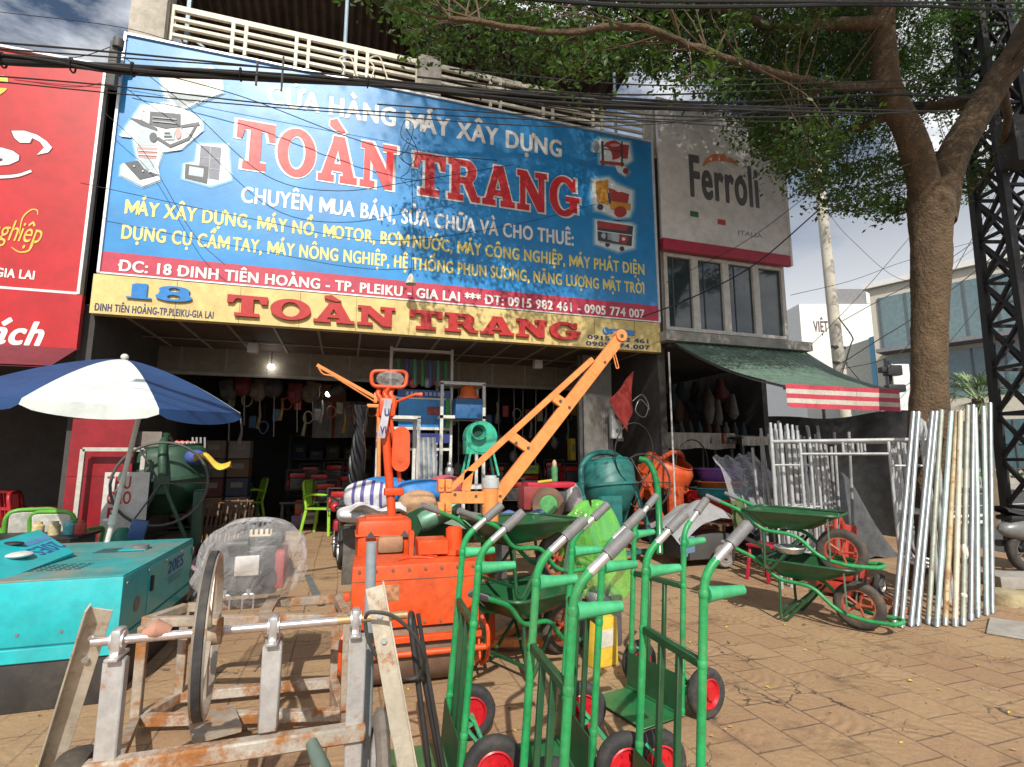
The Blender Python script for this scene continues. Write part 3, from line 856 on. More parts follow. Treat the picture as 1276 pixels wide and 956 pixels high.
handle_a = [(14, 163), (30, 163), (46, 168), (58, 176), (65, 184), (60, 190), (46, 193), (55, 184), (50, 177), (40, 172)]
handle_b = [(14, 163), (40, 172), (37, 178), (25, 178), (18, 172)]
cup = [(-26, 185), (2, 184), (16, 188), (24, 194), (23, 200), (12, 205), (-6, 207), (-26, 208)]
tail_ = [([(-40, 222), (-10, 221), (20, 219), (39, 213)], [1.8, 2, 1.8, 1.6])]
edge_m = mat('swirl_edge', (.10, .01, .015), .5)
flat('swirl_edge', edge_m, .0040, fat(cup, .07)); flat('swirl_edge', edge_m, .0044, fat(handle_b, .16)); flat('swirl_edge', edge_m, .0048, fat(handle_a, .05))
strokes('swirl_edge', edge_m, ribbon(tail_[0][0], [w_ + 1 for w_ in tail_[0][1]], .0042))
flat('swirl', white_print, .0070, cup); flat('swirl', white_print, .0074, handle_b); flat('swirl', white_print, .0078, handle_a)
strokes('swirl', white_print, ribbon(*tail_[0], .0070))
flat('swirl_dot', edge_m, .0095, ell(-1, 199, 4.5, 2.2, 14))
flat('swirl_mark', gold, .0070, [(-10, 94), (4, 94), (10, 96), (10, 103), (-10, 102)], [(-10, 109), (9, 110), (6, 114), (0, 118), (-10, 121)])
line('nghiệp', (-14, 300), (52, 301), 274, 276, gold, rs, off=.0, dy=.006, shear=.35)
strokes('flourish', gold, ribbon([(24, 292), (28, 272), (38, 262), (46, 262), (47, 268)], [.4, .9, .9, .8, .4]), ribbon([(43, 300), (36, 312), (24, 314), (14, 308)], [.5, 1, .9, .4]))
line('GIA LAI', (-6, 346), (43, 347), 334, 336, white_print, rs, off=.03)
r2 = thing('cafe_fascia_sign', 'short red sign with white script letters under the cafe billboard', 'sign', (0, 0, 0))
zt2, zb2 = zb_ - .035, at(98, 435, SY - .05).z
m = MB(); m.box(((-8.5 - 3.13) / 2, SY - .02, (zt2 + zb2) / 2), (5.37, .08, zt2 - zb2)); m.build('panel', cafe_red, r2)
line('sách', (-34, 428), (54, 429), 396, 398, white_print, r2, Y=SY - .06, off=.03, dy=.005, shear=.3)

# ------------------------------------------------------------------ cafe building under and behind the red signs
grimy = mat('grimy_wall', (0.30, 0.29, 0.27), .9, var=.25, scale=2.5, dust=.6, dustcol=(.12, .11, .10))
cafe = thing('cafe_building', 'narrow cafe building with dark open front beside the machinery shop', 'building', (0, 0, 0))
m = MB(); m.box((-6.4, 7.95, 5.0), (6.4, .15, 3.6)); m.build('upper_wall', grimy, cafe)
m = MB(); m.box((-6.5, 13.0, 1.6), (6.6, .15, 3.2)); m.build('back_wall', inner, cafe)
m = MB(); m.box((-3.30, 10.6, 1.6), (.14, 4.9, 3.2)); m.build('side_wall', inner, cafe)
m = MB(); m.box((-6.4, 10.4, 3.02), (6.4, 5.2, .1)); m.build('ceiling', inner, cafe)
m = MB()
m.add([(-8.5, 7.45, 2.78), (-3.1, 7.45, 2.78), (-3.1, 6.9, 2.48), (-8.5, 6.9, 2.48)], [(0, 1, 2, 3)])
m.add([(-8.5, 7.45, 2.80), (-3.1, 7.45, 2.80), (-3.1, 6.9, 2.50), (-8.5, 6.9, 2.50)], [(0, 1, 2, 3)])
m.build('canopy', mat('maroon_canvas', (.15, .02, .03), .8), cafe)
m = MB(); m.box((-3.12, 7.7, 5.2), (.10, .10, 3.6)); m.build('corner_post', grimy, cafe)
m = MB(); m.box((-3.16, 7.80, 5.0), (.22, .3, .5), bev=.02); m.box((-3.16, 7.78, 5.72), (.2, .25, .34), bev=.02); m.build('meter_box', mat('meter_grey', (.16, .17, .18), .6), cafe)
rp = thing('red_partition', 'bright red panel partition standing behind the parasol pole', 'partition', (0, 0, 0))
a, b = at(76, 650, 7.5), at(158, 650, 7.5)
m = MB(); m.box(((a.x + b.x) / 2, 7.52, 1.15), (b.x - a.x, .05, 2.1), bev=.005); m.box(((a.x + b.x) / 2, 7.492, 1.30), (b.x - a.x, .008, .015)); m.build('panel', mat('partition_red', (.24, .006, .014), .4, var=.15), rp)

# ------------------------------------------------------------------ the water-heater shop on the right
wht = mat('board_white', (0.78, 0.78, 0.79), .45, var=.06, scale=1.5, dust=.2, dustcol=(.45, .44, .42))
fb = thing('corner_building', 'narrow corner building with grey white sign, four tall windows and open ground floor', 'building', (0, 0, 0))
FX0, FX1 = 5.13, 7.92
m = MB(); m.box(((FX0 + FX1) / 2, 7.85, 5.7), (FX1 - FX0, .3, 4.5)); m.build('upper_wall', mat('cream_wall', (.55, .53, .48), .8, dust=.3), fb)
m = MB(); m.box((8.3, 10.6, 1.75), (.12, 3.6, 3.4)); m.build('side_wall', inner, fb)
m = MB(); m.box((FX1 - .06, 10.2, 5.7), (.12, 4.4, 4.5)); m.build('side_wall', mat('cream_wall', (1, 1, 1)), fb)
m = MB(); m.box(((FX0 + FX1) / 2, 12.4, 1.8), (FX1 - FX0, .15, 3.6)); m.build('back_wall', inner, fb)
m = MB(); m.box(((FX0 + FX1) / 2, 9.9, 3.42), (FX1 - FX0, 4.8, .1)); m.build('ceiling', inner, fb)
wz0, wz1 = 3.70, 5.10
glass = mat('dark_glass', (0.035, 0.05, 0.06), .06, var=.2, spec=.8)
frm = mat('window_frame', (0.60, 0.58, 0.54), .5)
xs = [5.20, 5.84, 6.50, 7.18, 7.84]
for i in range(4):
    a, b = xs[i], xs[i + 1]
    f = MB()
    for c, d in ((((a + b) / 2, 7.67, wz1 - .03), (b - a, .08, .06)), (((a + b) / 2, 7.67, wz0 + .03), (b - a, .08, .06)), ((a + .035, 7.67, (wz0 + wz1) / 2), (.07, .08, wz1 - wz0 - .12)), ((b - .035, 7.67, (wz0 + wz1) / 2), (.07, .08, wz1 - wz0 - .12))):
        f.box(c, d)
    wi = f.build('window', frm, fb)
    f = MB(); f.box(((a + b) / 2, 7.69, (wz0 + wz1) / 2), (b - a - .14, .02, wz1 - wz0 - .12)); f.build('pane', glass, wi)
    if i < 3:
        f = MB(); f.box(((a + b) / 2 - .12, 7.675, (wz0 + wz1) / 2), (.018, .02, wz1 - wz0 - .12)); f.build('sash', mat('sash_dark', (.10, .11, .12), .5), wi)
m = MB(); m.box(((FX0 + FX1) / 2, 7.50, 3.52), (FX1 - FX0 + .3, .35, .16)); m.build('window_ledge', grimy, fb)
fs_ = thing('heater_sign', 'large grey white sign with dark rounded letters and small flag bars', 'sign', (0, 0, 0))
sz0, sz1 = 5.32, 8.02
m = MB(); m.box(((FX0 + FX1) / 2, 7.57, (sz0 + sz1) / 2), (FX1 - FX0, .06, sz1 - sz0)); m.build('panel', wht, fs_)
m = MB(); m.box(((FX0 + FX1) / 2, 7.56, sz0 - .11), (FX1 - FX0, .09, .20)); m.build('red_band', band_red, fs_)
m = MB(); m.box((FX1 + .03, 7.57, (sz0 + sz1) / 2 - .1), (.05, .10, sz1 - sz0 + .2)); m.build('edge_trim', wht, fs_)
dgrey = mat('dark_letters', (.13, .13, .15), .4)
text('Ferroli', dgrey, fs_, at(860, 240, SY).x, at(947, 262, SY).x, (at(862, 240, SY).z + at(940, 262, SY).z) / 2 + .01, .86, SY - .004, offset=.035)
m = MB()
top = arc(0, 0, 1, 1, 165, 35, 14)
c0 = at(899, 212, SY)
lo, hi = [], []
for i, (x, z) in enumerate(top):
    k_ = math.sin(math.pi * i / 14)
    hi.append((c0.x + .02 + x * .46, SY - .006, c0.z - .10 + z * .42 + .0)); lo.append((c0.x + .02 + x * .42, SY - .006, c0.z - .10 + z * .42 - .13 * k_ - .01))
m.add(hi + lo, [(i, i + 1, 15 + i + 1, 15 + i) for i in range(14)])
m.build('logo_arc', mat('logo_orange', (.70, .26, .14), .4), fs_, smooth=False)
text('ITALIA', mat('pale_letters', (.24, .24, .25), .5), fs_, at(920, 292, SY).x, at(950, 297, SY).x, at(935, 295, SY).z, .09, SY - .004, offset=0)
for (u, v, k_) in ((865, 267, (.06, .20, .08)), (899, 277, (.50, .08, .08))):
    p = at(u, v, SY); m = MB(); m.box((p.x, SY - .002, p.z), (.17, .012, .10)); m.build('flag_bar', mat('flag%d' % u, k_, .4), fs_)

# green tin awning with striped valance
aw = thing('awning', 'faded green tin awning with red and white striped valance', 'awning', (0, 0, 0))
AX0, AX1, AY, AZ = 5.30, 7.20, 5.24, 2.42
A2X = at(1005, 446, 7.45).x
tin = mat('green_tin', (.13, .21, .165), .5, metal=.15, var=.2, scale=2.5, dust=.5, dustcol=(.16, .18, .15))
m = MB()
nn = 90
def awp(s, t):
    x = (AX0 + (AX1 - AX0) * s) * (1 - t) + (5.20 + (A2X - 5.20) * s) * t
    y = AY + (7.46 - AY) * t
    z = AZ + (3.45 - AZ) * t - .10 * math.sin(math.pi * t) + .013 * math.sin(s * 2 * math.pi * 22)
    return (x, y, z)
m.grid(lambda s, t: awp(s, t), 220, 10)
top_o = m.build('roofing', tin, aw)
m = MB()
for s in (.01, .33, .66, .99):
    P = [Vector(awp(s, t)) - Vector((0, 0, .045)) for t in (0, .25, .5, .75, 1)]
    for p, q in zip(P, P[1:]): m.bar(p, q, .03, .03)
m.bar(Vector(awp(0, .02)) - Vector((0, 0, .05)), Vector(awp(1, .02)) - Vector((0, 0, .05)), .035, .035)
m.build('frame', mat('dark_steel', (.07, .07, .07), .6), aw)
m = MB(); m.cyl((at(835, 480, 7.2).x, 7.2, 0), (at(835, 480, 7.2).x, 7.2, 3.2), .014, n=8); m.build('post', mat('pale_pipe', (.5, .5, .48), .5), aw)
stripe_r = mat('valance_red', (.45, .05, .08), .8, var=.15); stripe_w = mat('valance_white', (.50, .47, .42), .85, var=.12, dust=.4)
m = MB()
VX0, VX1, VH = at(979, 490, AY - .02).x, at(1120, 490, AY - .02).x, .30
k = 5
for h in range(2):
    xa = VX0 + (VX1 - VX0) * (0 if h == 0 else .60); xb = VX0 + (VX1 - VX0) * (.60 if h == 0 else 1.0)
    for i in range(k):
        m.mi = (i + h) % 2 if h == 0 else i % 2
        za, zb = AZ + .01 - VH * i / k, AZ + .01 - VH * (i + 1) / k
        nseg = 12
        vs = []
        for j in range(nseg + 1):
            x = xa + (xb - xa) * j / nseg
            w_ = .012 * math.sin(x * 9) * (i + 1) / k; w2 = .012 * math.sin(x * 9) * i / k
            rd = .02 * max(0, 1 - (x - VX0) / .1) if i == k - 1 else 0
            vs += [(x, AY - .03 + w2 - .003 * h, za), (x, AY - .03 + w_ - .003 * h, zb + rd)]
        m.add(vs, [(2 * j, 2 * j + 1, 2 * j + 3, 2 * j + 2) for j in range(nseg)])
m.build('valance', [stripe_r, stripe_w], aw, smooth=False)
# ================================================================== BEYOND: street, far buildings, poles
def far(u, v, D):
    """point on the photo ray at D metres ahead of the camera"""
    d = ray(u, v)
    f = math.sin(PSI) * d.x + math.cos(PSI) * d.y
    return Vector((0, 0, EYE)) + d * (D / f)
def slab_building(name, label, p, wd, dp, h, mt, rz=0.0):
    t = thing(name, label, 'building', (p.x, p.y, -.2), rz)
    m = MB(); m.box((0, 0, h / 2), (wd, dp, h)); m.build('wall', mt, t)
    return t
pale = mat('far_white_wall', (.72, .72, .70), .8, var=.05)
ptop = far(1045, 440, 45)
t = slab_building('white_building', 'far white building with dark lettering high on its wall', far(1045, 560, 47), 9.5, 8, 14.6, pale, -PSI)
m = MB(); m.box((1.2, -3.0, 15.3), (5.0, 1.2, 1.5)); m.build('parapet', mat('far_grey', (.20, .20, .21), .8), t)
m = MB(); m.box((1.6, -3.65, 15.3), (.8, .1, 1.1)); m.build('vent_hood', pale, t)
text('VIỆT HO', mat('far_letters', (.10, .06, .06), .6), t, -3.7, -1.35, 12.2, .95, -4.02, offset=.02)
m = MB(); m.lathe([(0, .04), (1.3, .04), (1.3, 0), (0, 0)], 28, Matrix.Translation((2.9, -4.0, 10.2)) @ Matrix.Rotation(R(90), 4, 'X') @ Matrix.Diagonal((.75, 1.35, 1, 1))); m.build('round_logo', mat('logo_pale', (.55, .66, .70), .6), t)
m = MB(); m.add([(2.5, -4.06, 10.0), (3.4, -4.06, 10.0), (3.2, -4.06, 10.3), (3.05, -4.06, 11.0), (2.95, -4.06, 10.3)], [(0, 1, 2, 3, 4)]); m.build('logo_mark', mat('logo_blue', (.08, .25, .38), .6), t)
bl = mat('far_blue_wall', (.12, .34, .52), .8, var=.06)
p = far(1086, 560, 52)
t = slab_building('blue_building', 'small bright blue house with white framed windows far down the street', p, 5.2, 6, 11.7, bl, -PSI)
m = MB(); m.box((0, -.1, 11.8), (5.6, 6.4, .3)); m.build('roof', concrete, t)
for x in (-.9, 1.5):
    f = MB(); f.box((x, -3.03, 9.9), (1.2, .08, 1.7)); wi = f.build('window', pale, t)
    f = MB()
    for a in (-.28, .28):
        for b in (-.4, .4): f.box((x + a, -3.08, 9.9 + b), (.44, .04, .66))
    f.build('pane', glass, wi)
m = MB(); m.box((.9, -3.3, 7.9), (4.2, .2, 1.5)); m.build('shop_sign', mat('far_yellow', (.65, .48, .08), .6), t)
for i in range(4):
    pass
m = MB()
for q_ in range(5): m.box((-.6 + .75 * q_, -3.41, 5.6 + 2.35), (.55, .03, .45))
m.build('sign_print', mat('far_sign_red', (.5, .05, .04), .6), t)
p = far(1098, 560, 40)
t = slab_building('narrow_tower', 'narrow pale concrete building with blue edge beside the blue house', p, 2.0, 4, 10.6, mat('far_cream', (.42, .43, .38), .8), -PSI)
m = MB(); m.box((-1.03, -1.9, 5.6), (.5, .5, 10)); m.build('blue_edge', bl, t)
# white roadside light box seen edge on
p = far(1124, 500, 16)
t = thing('light_box', 'tall white light box standing close to the tree trunk', 'sign', (p.x, p.y, -.13), -PSI - .1)
m = MB(); m.box((0, 0, 2.85), (.50, .22, 3.3), bev=.03); m.build('casing', mat('box_white', (.66, .70, .70), .4), t)
m = MB(); m.box((-.265, -.02, 2.85), (.03, .24, 3.32)); m.build('edge_trim', concrete, t)
m = MB(); m.cyl((0, 0, 0), (0, 0, 1.2), .07, n=10); m.build('post', mat('dark_steel', (.07, .07, .07), .6), t)
# glass office on the right
p = far(1218, 560, 30)
t = slab_building('glass_office', 'modern office with large green glass panes and beige bands on the right', far(1243, 560, 29) + Vector((3.43, 2.06, 0)), 9.0, 8, 12.6, mat('beige_band', (.55, .51, .43), .7, var=.05), R(-70))
gl2 = mat('office_glass', (.10, .17, .19), .08, var=.15, spec=.9)
for z0, z1 in ((1.2, 3.8), (5.2, 7.9), (8.6, 11.9)):
    f = MB(); f.box((0, -4.02, (z0 + z1) / 2), (8.2, .06, z1 - z0)); wi = f.build('window', gl2, t)
    f = MB()
    for x in (-4.0, -2.6, -1.2, .2, 1.6, 3.0, 4.0): f.box((x, -4.08, (z0 + z1) / 2), (.09, .05, z1 - z0))
    f.box((2.0, -4.08, (z0 + z1) / 2), (2.0, .05, .08))
    f.build('mullion', mat('mullion', (.10, .12, .13), .4), wi)
f = MB(); f.box((-.5, -4.8, 8.25), (7.0, 1.4, .22)); f.build('canopy', mat('far_grey', (.20, .20, .21), .8), t)
f = MB(); f.box((0, 0, 12.8), (9.6, 8.6, .35)); f.build('cornice', pale, t)
# low far walls closing the street view
hz = thing('shophouse', 'long low grey shophouse closing the view down the street', 'building', far(1190, 585, 46), -PSI)
m = MB(); m.box((3, 0, 1.2), (26, 5, 5.0)); m.build('wall', mat('far_low_wall', (.40, .38, .34), .8, var=.2, scale=.3), hz)
m = MB()
for i in range(6): m.box((-8 + i * 4.2, -2.55, .2), (2.8, .1, 2.8))
m.build('shutter', mat('far_shutter', (.16, .17, .18), .6), hz)

# concrete utility pole
po = thing('utility_pole', 'tall tapered concrete utility pole rising behind the awning', 'pole', (at(1047, 470, 12.5).x, 12.5, -.13))
tp = at(1018, 200, 12.5) - Vector(po.location)
m = MB(); m.tube([(0.15, 0, 0), (tp.x * .5 + .05, 0, tp.z * .5), tuple(tp), (tp.x * 1.05, 0, tp.z * 1.2)], [.20, .175, .145, .135], 16); m.build('shaft', mat('pole_concrete', (.52, .49, .42), .85, var=.06, scale=1.2, grime=.10), po)
m = MB()
for z in (4.6, 5.1): m.tube([(-.26 + tp.x * z / tp.z, -.1, z), (.26 + tp.x * z / tp.z, -.1, z)], .05, 8)
m.build('clamp', mat('dark_steel', (.07, .07, .07), .6), po)
# signal camera cluster near the trunk
p = far(1112, 462, 15)
t = thing('signal_head', 'black traffic signal head on a thin arm beside the blue house', 'traffic light', (p.x, p.y, p.z), -PSI)
m = MB(); m.box((0, 0, 0), (.42, .25, .30), bev=.03); m.box((-.28, 0, .02), (.16, .2, .16), bev=.02); m.box((.02, 0, -.52), (.5, .24, .22), bev=.04); m.build('housing', mat('black_paint', (.02, .02, .022), .5), t)
m = MB(); m.cyl((0, .1, -p.z - .1), (0, .1, .3), .05, n=8); m.build('post', MATS['black_paint'], t)
# black lattice tower on the right
tw = thing('lattice_tower', 'black steel lattice utility tower at the right edge of the pavement', 'tower', (10.55, 5.5, -.02), R(-17.5))
blk = mat('tower_black', (.022, .021, .022), .65, var=.2)
m = MB()
Ht = 12.0
w0, w1 = .36, .20
legs = [(-1, -1), (1, -1), (1, 1), (-1, 1)]
def lp(i, z):
    k_ = w0 + (w1 - w0) * z / Ht
    return Vector((legs[i][0] * k_, legs[i][1] * k_, z))
for i in range(4): m.bar(lp(i, 0), lp(i, Ht), .11, .11)
m.build('leg', blk, tw)
m = MB()
k = 16
for j in range(k):
    za, zb = Ht * j / k, Ht * (j + 1) / k
    for i in range(4):
        i2 = (i + 1) % 4
        m.bar(lp(i, za), lp(i2, zb), .06, .045); m.bar(lp(i2, za), lp(i, zb), .06, .045); m.bar(lp(i, zb), lp(i2, zb), .05, .05)
m.build('bracing', blk, tw)
m = MB(); m.box((0, -.45, 2.1), (.20, .03, .26)); m.build('notice_plate', mat('plate_blue', (.06, .22, .45), .5), tw)
m = MB(); m.box((.06, -.45, 1.72), (.16, .03, .2)); m.box((.0, -.45, 2.75), (.26, .03, .32)); m.build('number_plate', mat('plate_grey', (.22, .23, .24), .6), tw)
m = MB(); m.box((-.2, -.5, 6.6), (.35, .35, .8), bev=.04); m.build('transformer_box', mat('grey_box', (.05, .05, .052), .7), tw)
# fan palm by the office
def blade_leaf(b, base, d, ln, wd, droop):
    side = d.cross(Vector((0, 0, 1)))
    side = side.normalized() if side.length > 1e-3 else Vector((1, 0, 0))
    P = [base + d * ln * t + Vector((0, 0, -droop * ln * t * t)) for t in (0, .35, .7, 1)]
    W = [.3, 1, .7, .05]
    vs = []
    for p, w_ in zip(P, W): vs += [p - side * wd * w_ / 2, p + side * wd * w_ / 2]
    b.add(vs, [(2 * i, 2 * i + 1, 2 * i + 3, 2 * i + 2) for i in range(3)])
pp = far(1222, 520, 13)
pl = thing('fan_palm', 'spiky fan palm growing by the street behind the lattice tower', 'palm', (pp.x, pp.y, -.13))
rp_ = random.Random(5)
m = MB(); m.tube([(0, 0, 0), (.03, 0, 1.6), (0, .02, 3.1)], [.16, .13, .12], 10); m.build('trunk', mat('palm_trunk', (.16, .12, .08), .9, bump=.5), pl)
b = MB()
for i in range(26):
    az = rp_.uniform(0, 6.28); el = rp_.uniform(-.4, 1.2)
    d0 = Vector((math.cos(az) * math.cos(el), math.sin(az) * math.cos(el), math.sin(el)))
    hub = Vector((0, 0, 3.1)) + d0 * rp_.uniform(.35, .6)
    b.tube([(0, 0, 3.05), tuple(hub)], .012, 5)
    sd = d0.cross(Vector((0, 0, 1))).normalized()
    for k_ in range(15):
        a = (k_ - 7) / 7 * 1.5
        b_d = (d0 * math.cos(a) + sd * math.sin(a)).normalized()
        blade_leaf(b, hub, b_d, rp_.uniform(.5, .65), .035, .35)
b.build('crown', mat('palm_leaf', (.20, .28, .13), .55, var=.3, scale=1.5), pl, smooth=False)
# roadside planter with flowers
t = thing('flower_planter', 'low roadside planter of pink flowers beyond the road', 'planter', far(1252, 588, 26), -PSI)
m = MB(); m.box((2, 0, -.45), (7, .6, .3), bev=.03); m.build('kerb_edge', concrete, t)
b = MB(); b2 = MB()
for i in range(700):
    x, y, z = rp_.uniform(-1.4, 5.4), rp_.uniform(-.3, .3), rp_.uniform(-.3, .15)
    d0 = Vector((rp_.uniform(-1, 1), rp_.uniform(-1, 1), rp_.uniform(.2, 1))).normalized()
    (b2 if rp_.random() < .3 and z > -.1 else b).add([Vector((x, y, z)) + orth(d0)[0] * .07, Vector((x, y, z)) + orth(d0)[1] * .07, Vector((x, y, z)) - orth(d0)[0] * .07, Vector((x, y, z)) - orth(d0)[1] * .07], [(0, 1, 2, 3)])
b.build('foliage', mat('hedge_green', (.05, .12, .03), .7, var=.3), t, smooth=False); b2.build('blossom', mat('flower_pink', (.45, .12, .40), .6, var=.3), t, smooth=False)

# ------------------------------------------------------------------ the street tree
bark = mat('bark', (0.135, 0.088, 0.048), .92, var=.30, scale=5, bump=1.0, bscale=30, dust=.55, dustcol=(.09, .06, .035))
for nd in bark.node_tree.nodes:
    if nd.type == 'BUMP': nd.inputs['Distance'].default_value = .07
tree = thing('street_tree', 'big forked street tree with brown trunk and wide layered leafy crown', 'tree', (at(1156, 640, 4.55).x, 4.55, 0))
TO = Vector(tree.location)
def tl(u, v, Y): return at(u, v, Y) - TO
fork = tl(1160, 235, 4.55)
limbs = []
def limb(pts, r0, r1, n=12):
    P = catmull(pts, 14)
    k_ = len(P)
    limbs.append((P, [r0 + (r1 - r0) * i / (k_ - 1) for i in range(k_)], n))
    return P
trk = [Vector((0, 0, -.1)), Vector((.0, 0, .5)), tl(1157, 520, 4.55), tl(1159, 400, 4.55), tl(1160, 300, 4.55), fork]
from mathutils import noise as mnoise
def gnarl(mb, amp, sc):
    for i, v in enumerate(mb.v):
        q = Vector(v)
        n1 = mnoise.noise_vector(Vector((q.x * sc, q.y * sc, q.z * sc * .55))); n2 = mnoise.noise_vector(q * sc * 4.5)
        mb.v[i] = tuple(q + n1 * amp + n2 * amp * .38)
P = catmull(trk, 26); k_ = len(P)
rt = []
for i, p in enumerate(P):
    t_ = i / (k_ - 1)
    rt.append(.208 + .08 * max(0, 1 - t_ * 5) + .02 * math.sin(t_ * 9) + .05 * max(0, t_ - .8) * 5)
m = MB(); m.tube(P, rt, 44); gnarl(m, .022, 4.0)
for zz, aa in ((1.5, 4.2), (2.35, 3.6), (3.4, 5.0), (4.2, 4.4)):
    pass
m.build('trunk', bark, tree)
La = limb([fork + Vector((-.03, 0, -.45)), tl(1137, 175, 4.5), tl(1108, 115, 4.45), tl(1101, 50, 4.4), tl(1098, -40, 4.3), tl(1090, -140, 4.1)], .185, .11)
Ra = limb([fork + Vector((.05, 0, -.45)), tl(1185, 200, 4.5), tl(1225, 130, 4.4), tl(1275, 50, 4.2), tl(1330, -60, 3.9), tl(1370, -160, 3.6)], .205, .14)
Rb = limb([tl(1232, 118, 4.4), tl(1196, 128, 4.8), tl(1150, 134, 5.2), tl(1085, 138, 5.6), tl(1010, 128, 5.9), tl(930, 112, 6.0)], .10, .03, 8)
Lb = limb([tl(1103, 108, 4.45), tl(1050, 108, 4.3), tl(985, 96, 4.1), tl(940, 84, 3.9), tl(870, 60, 3.6), tl(790, 34, 3.3), tl(690, 40, 3.2), tl(560, 22, 3.3)], .052, .016, 8)
Lc = limb([tl(1100, 30, 4.35), tl(1045, 30, 4.5), tl(985, 34, 4.7), tl(930, 24, 4.9), tl(860, -4, 5.0), tl(760, -30, 5.2)], .09, .03, 8)
Ld = limb([tl(1112, 140, 4.5), tl(1070, 160, 4.9), tl(1020, 175, 5.3), tl(980, 190, 5.5), tl(950, 200, 5.7)], .06, .02, 7)
Le = limb([tl(1100, 70, 4.4), tl(1080, 40, 5.2), tl(1060, 10, 6.2), tl(1000, -20, 7.2)], .09, .03, 7)
Rc = limb([tl(1245, 100, 4.3), tl(1255, 150, 4.9), tl(1240, 200, 5.4), tl(1210, 240, 5.7)], .07, .02, 7)
# limbs of the crown that reach out over the pavement towards the viewer
top_l, top_r = La[-1], Ra[-1]
for q in ((-3.0, -1.5, 9.3), (-5.0, -2.6, 9.6), (-3.6, .6, 10.0), (-6.4, -1.0, 9.6), (-1.5, 1.6, 10.2), (-4.6, -4.6, 9.8)):
    limb([top_l - Vector((0, 0, .4)), (top_l + Vector(q)) / 2 + Vector((0, 0, .5)), Vector(q)], .08, .025, 7)
for q in ((1.8, 1.5, 9.0), (3.2, -1.0, 9.4), (1.5, -3.4, 9.6), (4.2, 2.0, 8.4)):
    limb([top_r - Vector((0, 0, .4)), (top_r + Vector(q)) / 2 + Vector((0, 0, .5)), Vector(q)], .09, .025, 7)
m = MB()
for P, r_, n_ in limbs: m.tube(P, r_, n_ + 6)
gnarl(m, .014, 5.0)
m.build('limbs', bark, tree)
anchors = [p for P, r_, n_ in limbs for p in P[8::2]]
rt_ = random.Random(21)
pads = []
def pads_px(u0, u1, vfun0, vfun1, Y0, Y1, n, s=(.30, .60)):
    """leaf pads whose centres are spread through the crown's depth between two outlines"""
    for i in range(n):
        u = rt_.uniform(u0, u1)
        v = rt_.uniform(vfun0(u), vfun1(u))
        Y = rt_.uniform(Y0, Y1)
        pads.append((tl(u, v, Y), rt_.uniform(*s)))
def lerp(x, xs_, ys2):
    return float(np.interp(x, xs_, ys2))
low = lambda u: lerp(u, [440, 500, 560, 640, 700, 780, 830, 900, 930, 960, 1000, 1060, 1100, 1130, 1160, 1200, 1240, 1276, 1330], [12, 50, 72, 110, 112, 92, 105, 128, 165, 205, 248, 284, 296, 280, 245, 285, 255, 200, 120])
# front spray over the shop roof
pads_px(455, 830, lambda u: -60, lambda u: low(u) - 10, 3.2, 5.8, 270, (.18, .36))
# dense layers left of the trunk
pads_px(800, 1130, lambda u: -80, lambda u: low(u) - 14, 4.7, 7.4, 300, (.18, .38))
pads_px(790, 1110, lambda u: -70, lambda u: min(150, low(u) - 14), 4.8, 7.6, 250, (.18, .38))
pads_px(1000, 1300, lambda u: -70, lambda u: min(150, low(u) - 20), 5.0, 8.2, 130, (.2, .40))
pads_px(600, 900, lambda u: -50, lambda u: low(u) - 16, 3.6, 5.4, 90, (.16, .32))
pads_px(800, 1040, lambda u: -60, lambda u: low(u) - 14, 3.2, 4.4, 125, (.14, .26))
pads_px(940, 1130, lambda u: 150, lambda u: low(u) - 12, 4.7, 6.6, 48, (.12, .24))
# right of the trunk
pads_px(1110, 1330, lambda u: -80, lambda u: low(u) - 20, 5.2, 8.4, 150, (.2, .40))
# crown overhead, outside the picture: it shades the upper signs and the limbs
tsx, tsz = math.tan(SUN_AZ), math.tan(SUN_EL) / math.cos(SUN_AZ)
def lands(c):
    """where a pad's shade falls on the plane of the shop signs"""
    c = c + TO
    return c.x + tsx * (SY - c.y), c.z - tsz * (SY - c.y)
pads = [q for q in pads if not (lands(q[0])[0] < .75 and lands(q[0])[1] < 7.4 and rt_.random() < .985)]
pads = [q for q in pads if not (lands(q[0])[1] < 4.35 and lands(q[0])[0] < 5.2 and rt_.random() < .88)]
pads = [q for q in pads if not (4.3 < (q[0] + TO).x + tsx * (3.9 - (q[0] + TO).y) < 7.2 and (q[0] + TO).y < 3.9 and (q[0] + TO).z - tsz * (3.9 - (q[0] + TO).y) < 2.4)]
for i in range(620):
    xs_, zs_ = rt_.uniform(.75, 9.5), rt_.uniform(4.1, 9.5)
    if xs_ < 1.6 and rt_.random() < .5: continue
    if zs_ < 4.5: continue
    y = rt_.uniform(-3.0, 2.2)
    pads.append((Vector((xs_ - tsx * (SY - y), y, zs_ + tsz * (SY - y))) - TO, rt_.uniform(.35, .7)))
for i in range(420):                                     # more layers over the trunk and limbs
    xs_, zs_ = rt_.uniform(3.5, 11.5), rt_.uniform(6.0, 10.5)
    y = rt_.uniform(-2.5, 3.2)
    if y > -1 and zs_ - 1.2 < 2.6 + .0: continue
    pads.append((Vector((xs_ - tsx * (4.5 - y), y, zs_ - 1.2 + tsz * (4.5 - y))) - TO, rt_.uniform(.35, .7)))
tw_ = MB()
AN = np.array([tuple(a) for a in anchors])
LV, LF = [], []
rng = np.random.default_rng(4)
